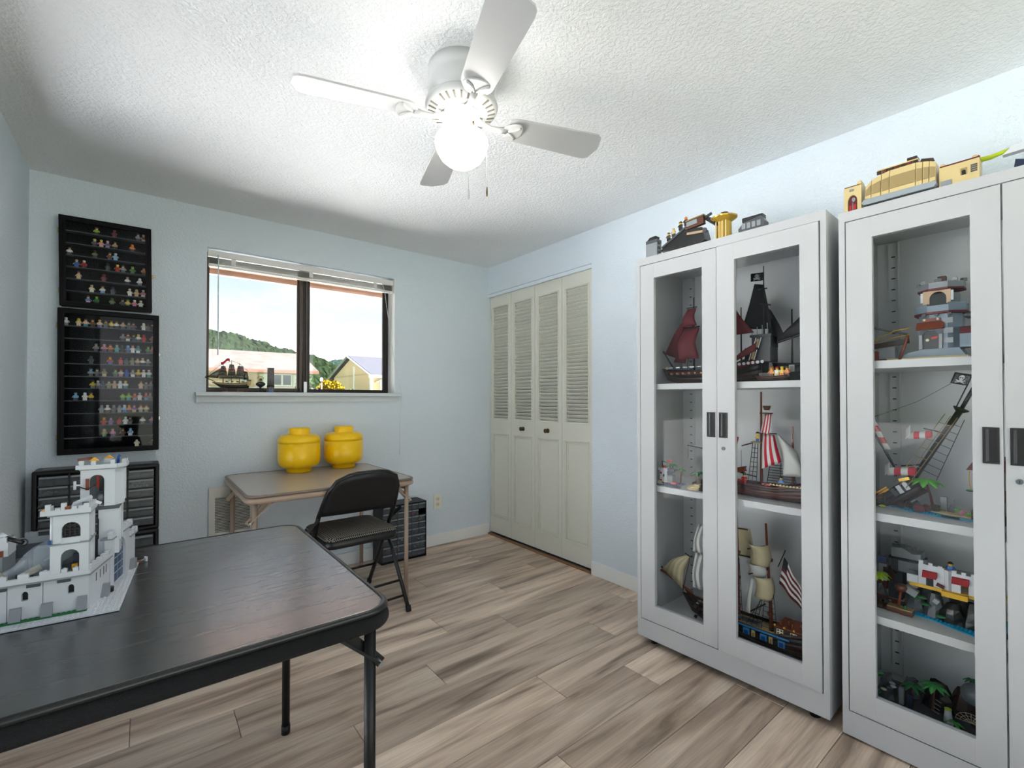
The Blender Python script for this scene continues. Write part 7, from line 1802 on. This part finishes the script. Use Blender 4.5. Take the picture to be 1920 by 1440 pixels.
# ================================================================== on the window sill
sh = thing('ship_model', 'small black ship model with black sails and red flag on the window sill', 'ship model', (-1.905, -0.026, 1.1994), 0)
m_gold = M('#B59A5C', 0.5)
bx('stand_board', sh, -0.060, -0.016, 0, 0.050, 0.016, 0.004, LRB)
for x in (-0.035, 0.022):
    MB().prism([(-0.012, 0.0042), (0.012, 0.0042), (0.004, 0.024), (-0.004, 0.024)], 'x', x - 0.003, x + 0.003, LK).build('stand_post', sh)
hull(sh, -0.088, 0.078, 0.034, 0.052, 0.006, (LK, LK, m_gold), 0.024, z0=0.0242, stern_h=0.004, deckm=LDB, n=14)
spar(sh, (-0.095, 0, 0.060), (-0.146, 0, 0.086), 0.0022, LK, 'bowsprit'); bx('stern_gallery', sh, 0.070, -0.016, 0.040, 0.088, 0.016, 0.066, m_gold); bx('stern_roof', sh, 0.066, -0.017, 0.0662, 0.090, 0.017, 0.076, LK)
for (x, z1) in ((-0.055, 0.165), (-0.012, 0.190), (0.030, 0.175)): mast(sh, x, 0, 0.055, z1, 0.0024, LK)
mesh_b = plastic_clear('black_mesh_sail', '#2A2A2E', 0.72)
for (x, rows_) in ((-0.055, ((0.080, 0.046), (0.106, 0.038), (0.130, 0.030), (0.152, 0.022))), (-0.012, ((0.080, 0.048), (0.110, 0.040), (0.138, 0.032), (0.164, 0.022))), (0.034, ((0.080, 0.052), (0.108, 0.044), (0.134, 0.036), (0.156, 0.028)))):
    for (z0, w0), (z1, w1) in zip(rows_, rows_[1:]):
        sail(sh, (x - w0 / 2, -0.008, z0 + 0.002), (x + w0 / 2, -0.008, z0 + 0.002), (x + w1 / 2, -0.004, z1), (x - w1 / 2, -0.004, z1), (0, -0.006, 0), mesh_b, 5, 4, 0.0004)
    for z, w in rows_: spar(sh, (x - w / 2, -0.005, z), (x + w / 2, -0.005, z), 0.0014, LK)
sail(sh, (-0.142, 0, 0.086), (-0.080, 0, 0.080), (-0.066, 0, 0.135), (-0.070, 0, 0.140), (0, -0.006, 0), mesh_b, 5, 4, 0.0004, 'jib_sail')
sail(sh, (0.052, 0, 0.075), (0.080, 0, 0.075), (0.072, 0, 0.125), (0.055, 0, 0.128), (0, -0.006, 0), mesh_b, 5, 4, 0.0004, 'spanker_sail')
MB().tube([(-0.146, 0, 0.086), (-0.072, 0, 0.158), (-0.012, 0, 0.188), (0.030, 0, 0.172), (0.076, 0, 0.128)], 0.0009, LK, n=5).build('rigging', sh)
g = [[(-0.022 - 0.044 * i / 6, -0.003 + 0.004 * math.sin(i * 1.3), 0.183 - 0.020 * (i / 6) ** 1.4 + 0.016 * j / 3 + 0.006 * math.sin(i)) for j in range(4)] for i in range(7)]
MB().sheet(g, M('#B01824', 0.6), 0.0006).build('red_flag', sh)
for k in range(4): bx('gun_port', sh, -0.045 + 0.028 * k, -0.0182, 0.058, -0.032 + 0.028 * k, -0.0160, 0.066, LDB)
og = thing('orrery_ornament', 'small dark ornament with gold medallion on a stand beside the ship model', 'ornament', (-1.760, -0.020, 1.1994), 0)
MB().lathe([(0.0, 0), (0.018, 0), (0.012, 0.006), (0.006, 0.012), (0.006, 0.030), (0.014, 0.036), (0.026, 0.044), (0.027, 0.054), (0.016, 0.064), (0.0, 0.066)], LDK, n=20).build('base', og)
MB().cyl((0, -0.004, 0.078), (0, 0.004, 0.078), 0.0135, m_gold, n=20).build('medallion', og); MB().cyl((0, -0.0052, 0.078), (0, -0.004, 0.078), 0.008, LDB, n=16).build('medallion_face', og)
MB().tube([(0.020 * math.cos(rad(a)), 0.002, 0.076 + 0.022 * math.sin(rad(a))) for a in range(20, 161, 14)], 0.0016, LDG, n=6).build('halo_ring', og)
MB().sph((-0.008, -0.022, 0.053), 0.004, m_gold, n=7, k=5).build('gold_inlay', og)
ct = thing('cylinder_ornament', 'tall grey speckled cylinder ornament with blue base on the window sill', 'ornament', (-1.703, -0.022, 1.1994), 0)
m_stone = M('#6E6C6A', 0.7, var=0.4, vs=120)
MB().lathe([(0.0, 0), (0.0225, 0), (0.0215, 0.006), (0.0205, 0.036), (0.0, 0.036)], m_stone, n=24).build('foot', ct); MB().lathe([(0.0, 0), (0.0226, 0.0), (0.0226, 0.005), (0.0, 0.005)], LK, (0, 0, 0.0362), n=24).build('band', ct)
MB().lathe([(0.0, 0), (0.0195, 0), (0.0195, 0.106), (0.0, 0.106)], m_stone, (0, 0, 0.0414), n=24).build('column', ct); MB().lathe([(0.0, 0), (0.0212, 0.0), (0.0212, 0.005), (0.0, 0.005)], LDK, (0, 0, 0.1476), n=24).build('cap', ct)
rock(ct, (-0.002, -0.016, 0.0), (0.014, 0.008, 0.020), M('#3A78B8', 0.4), 90, 'blue_wave')
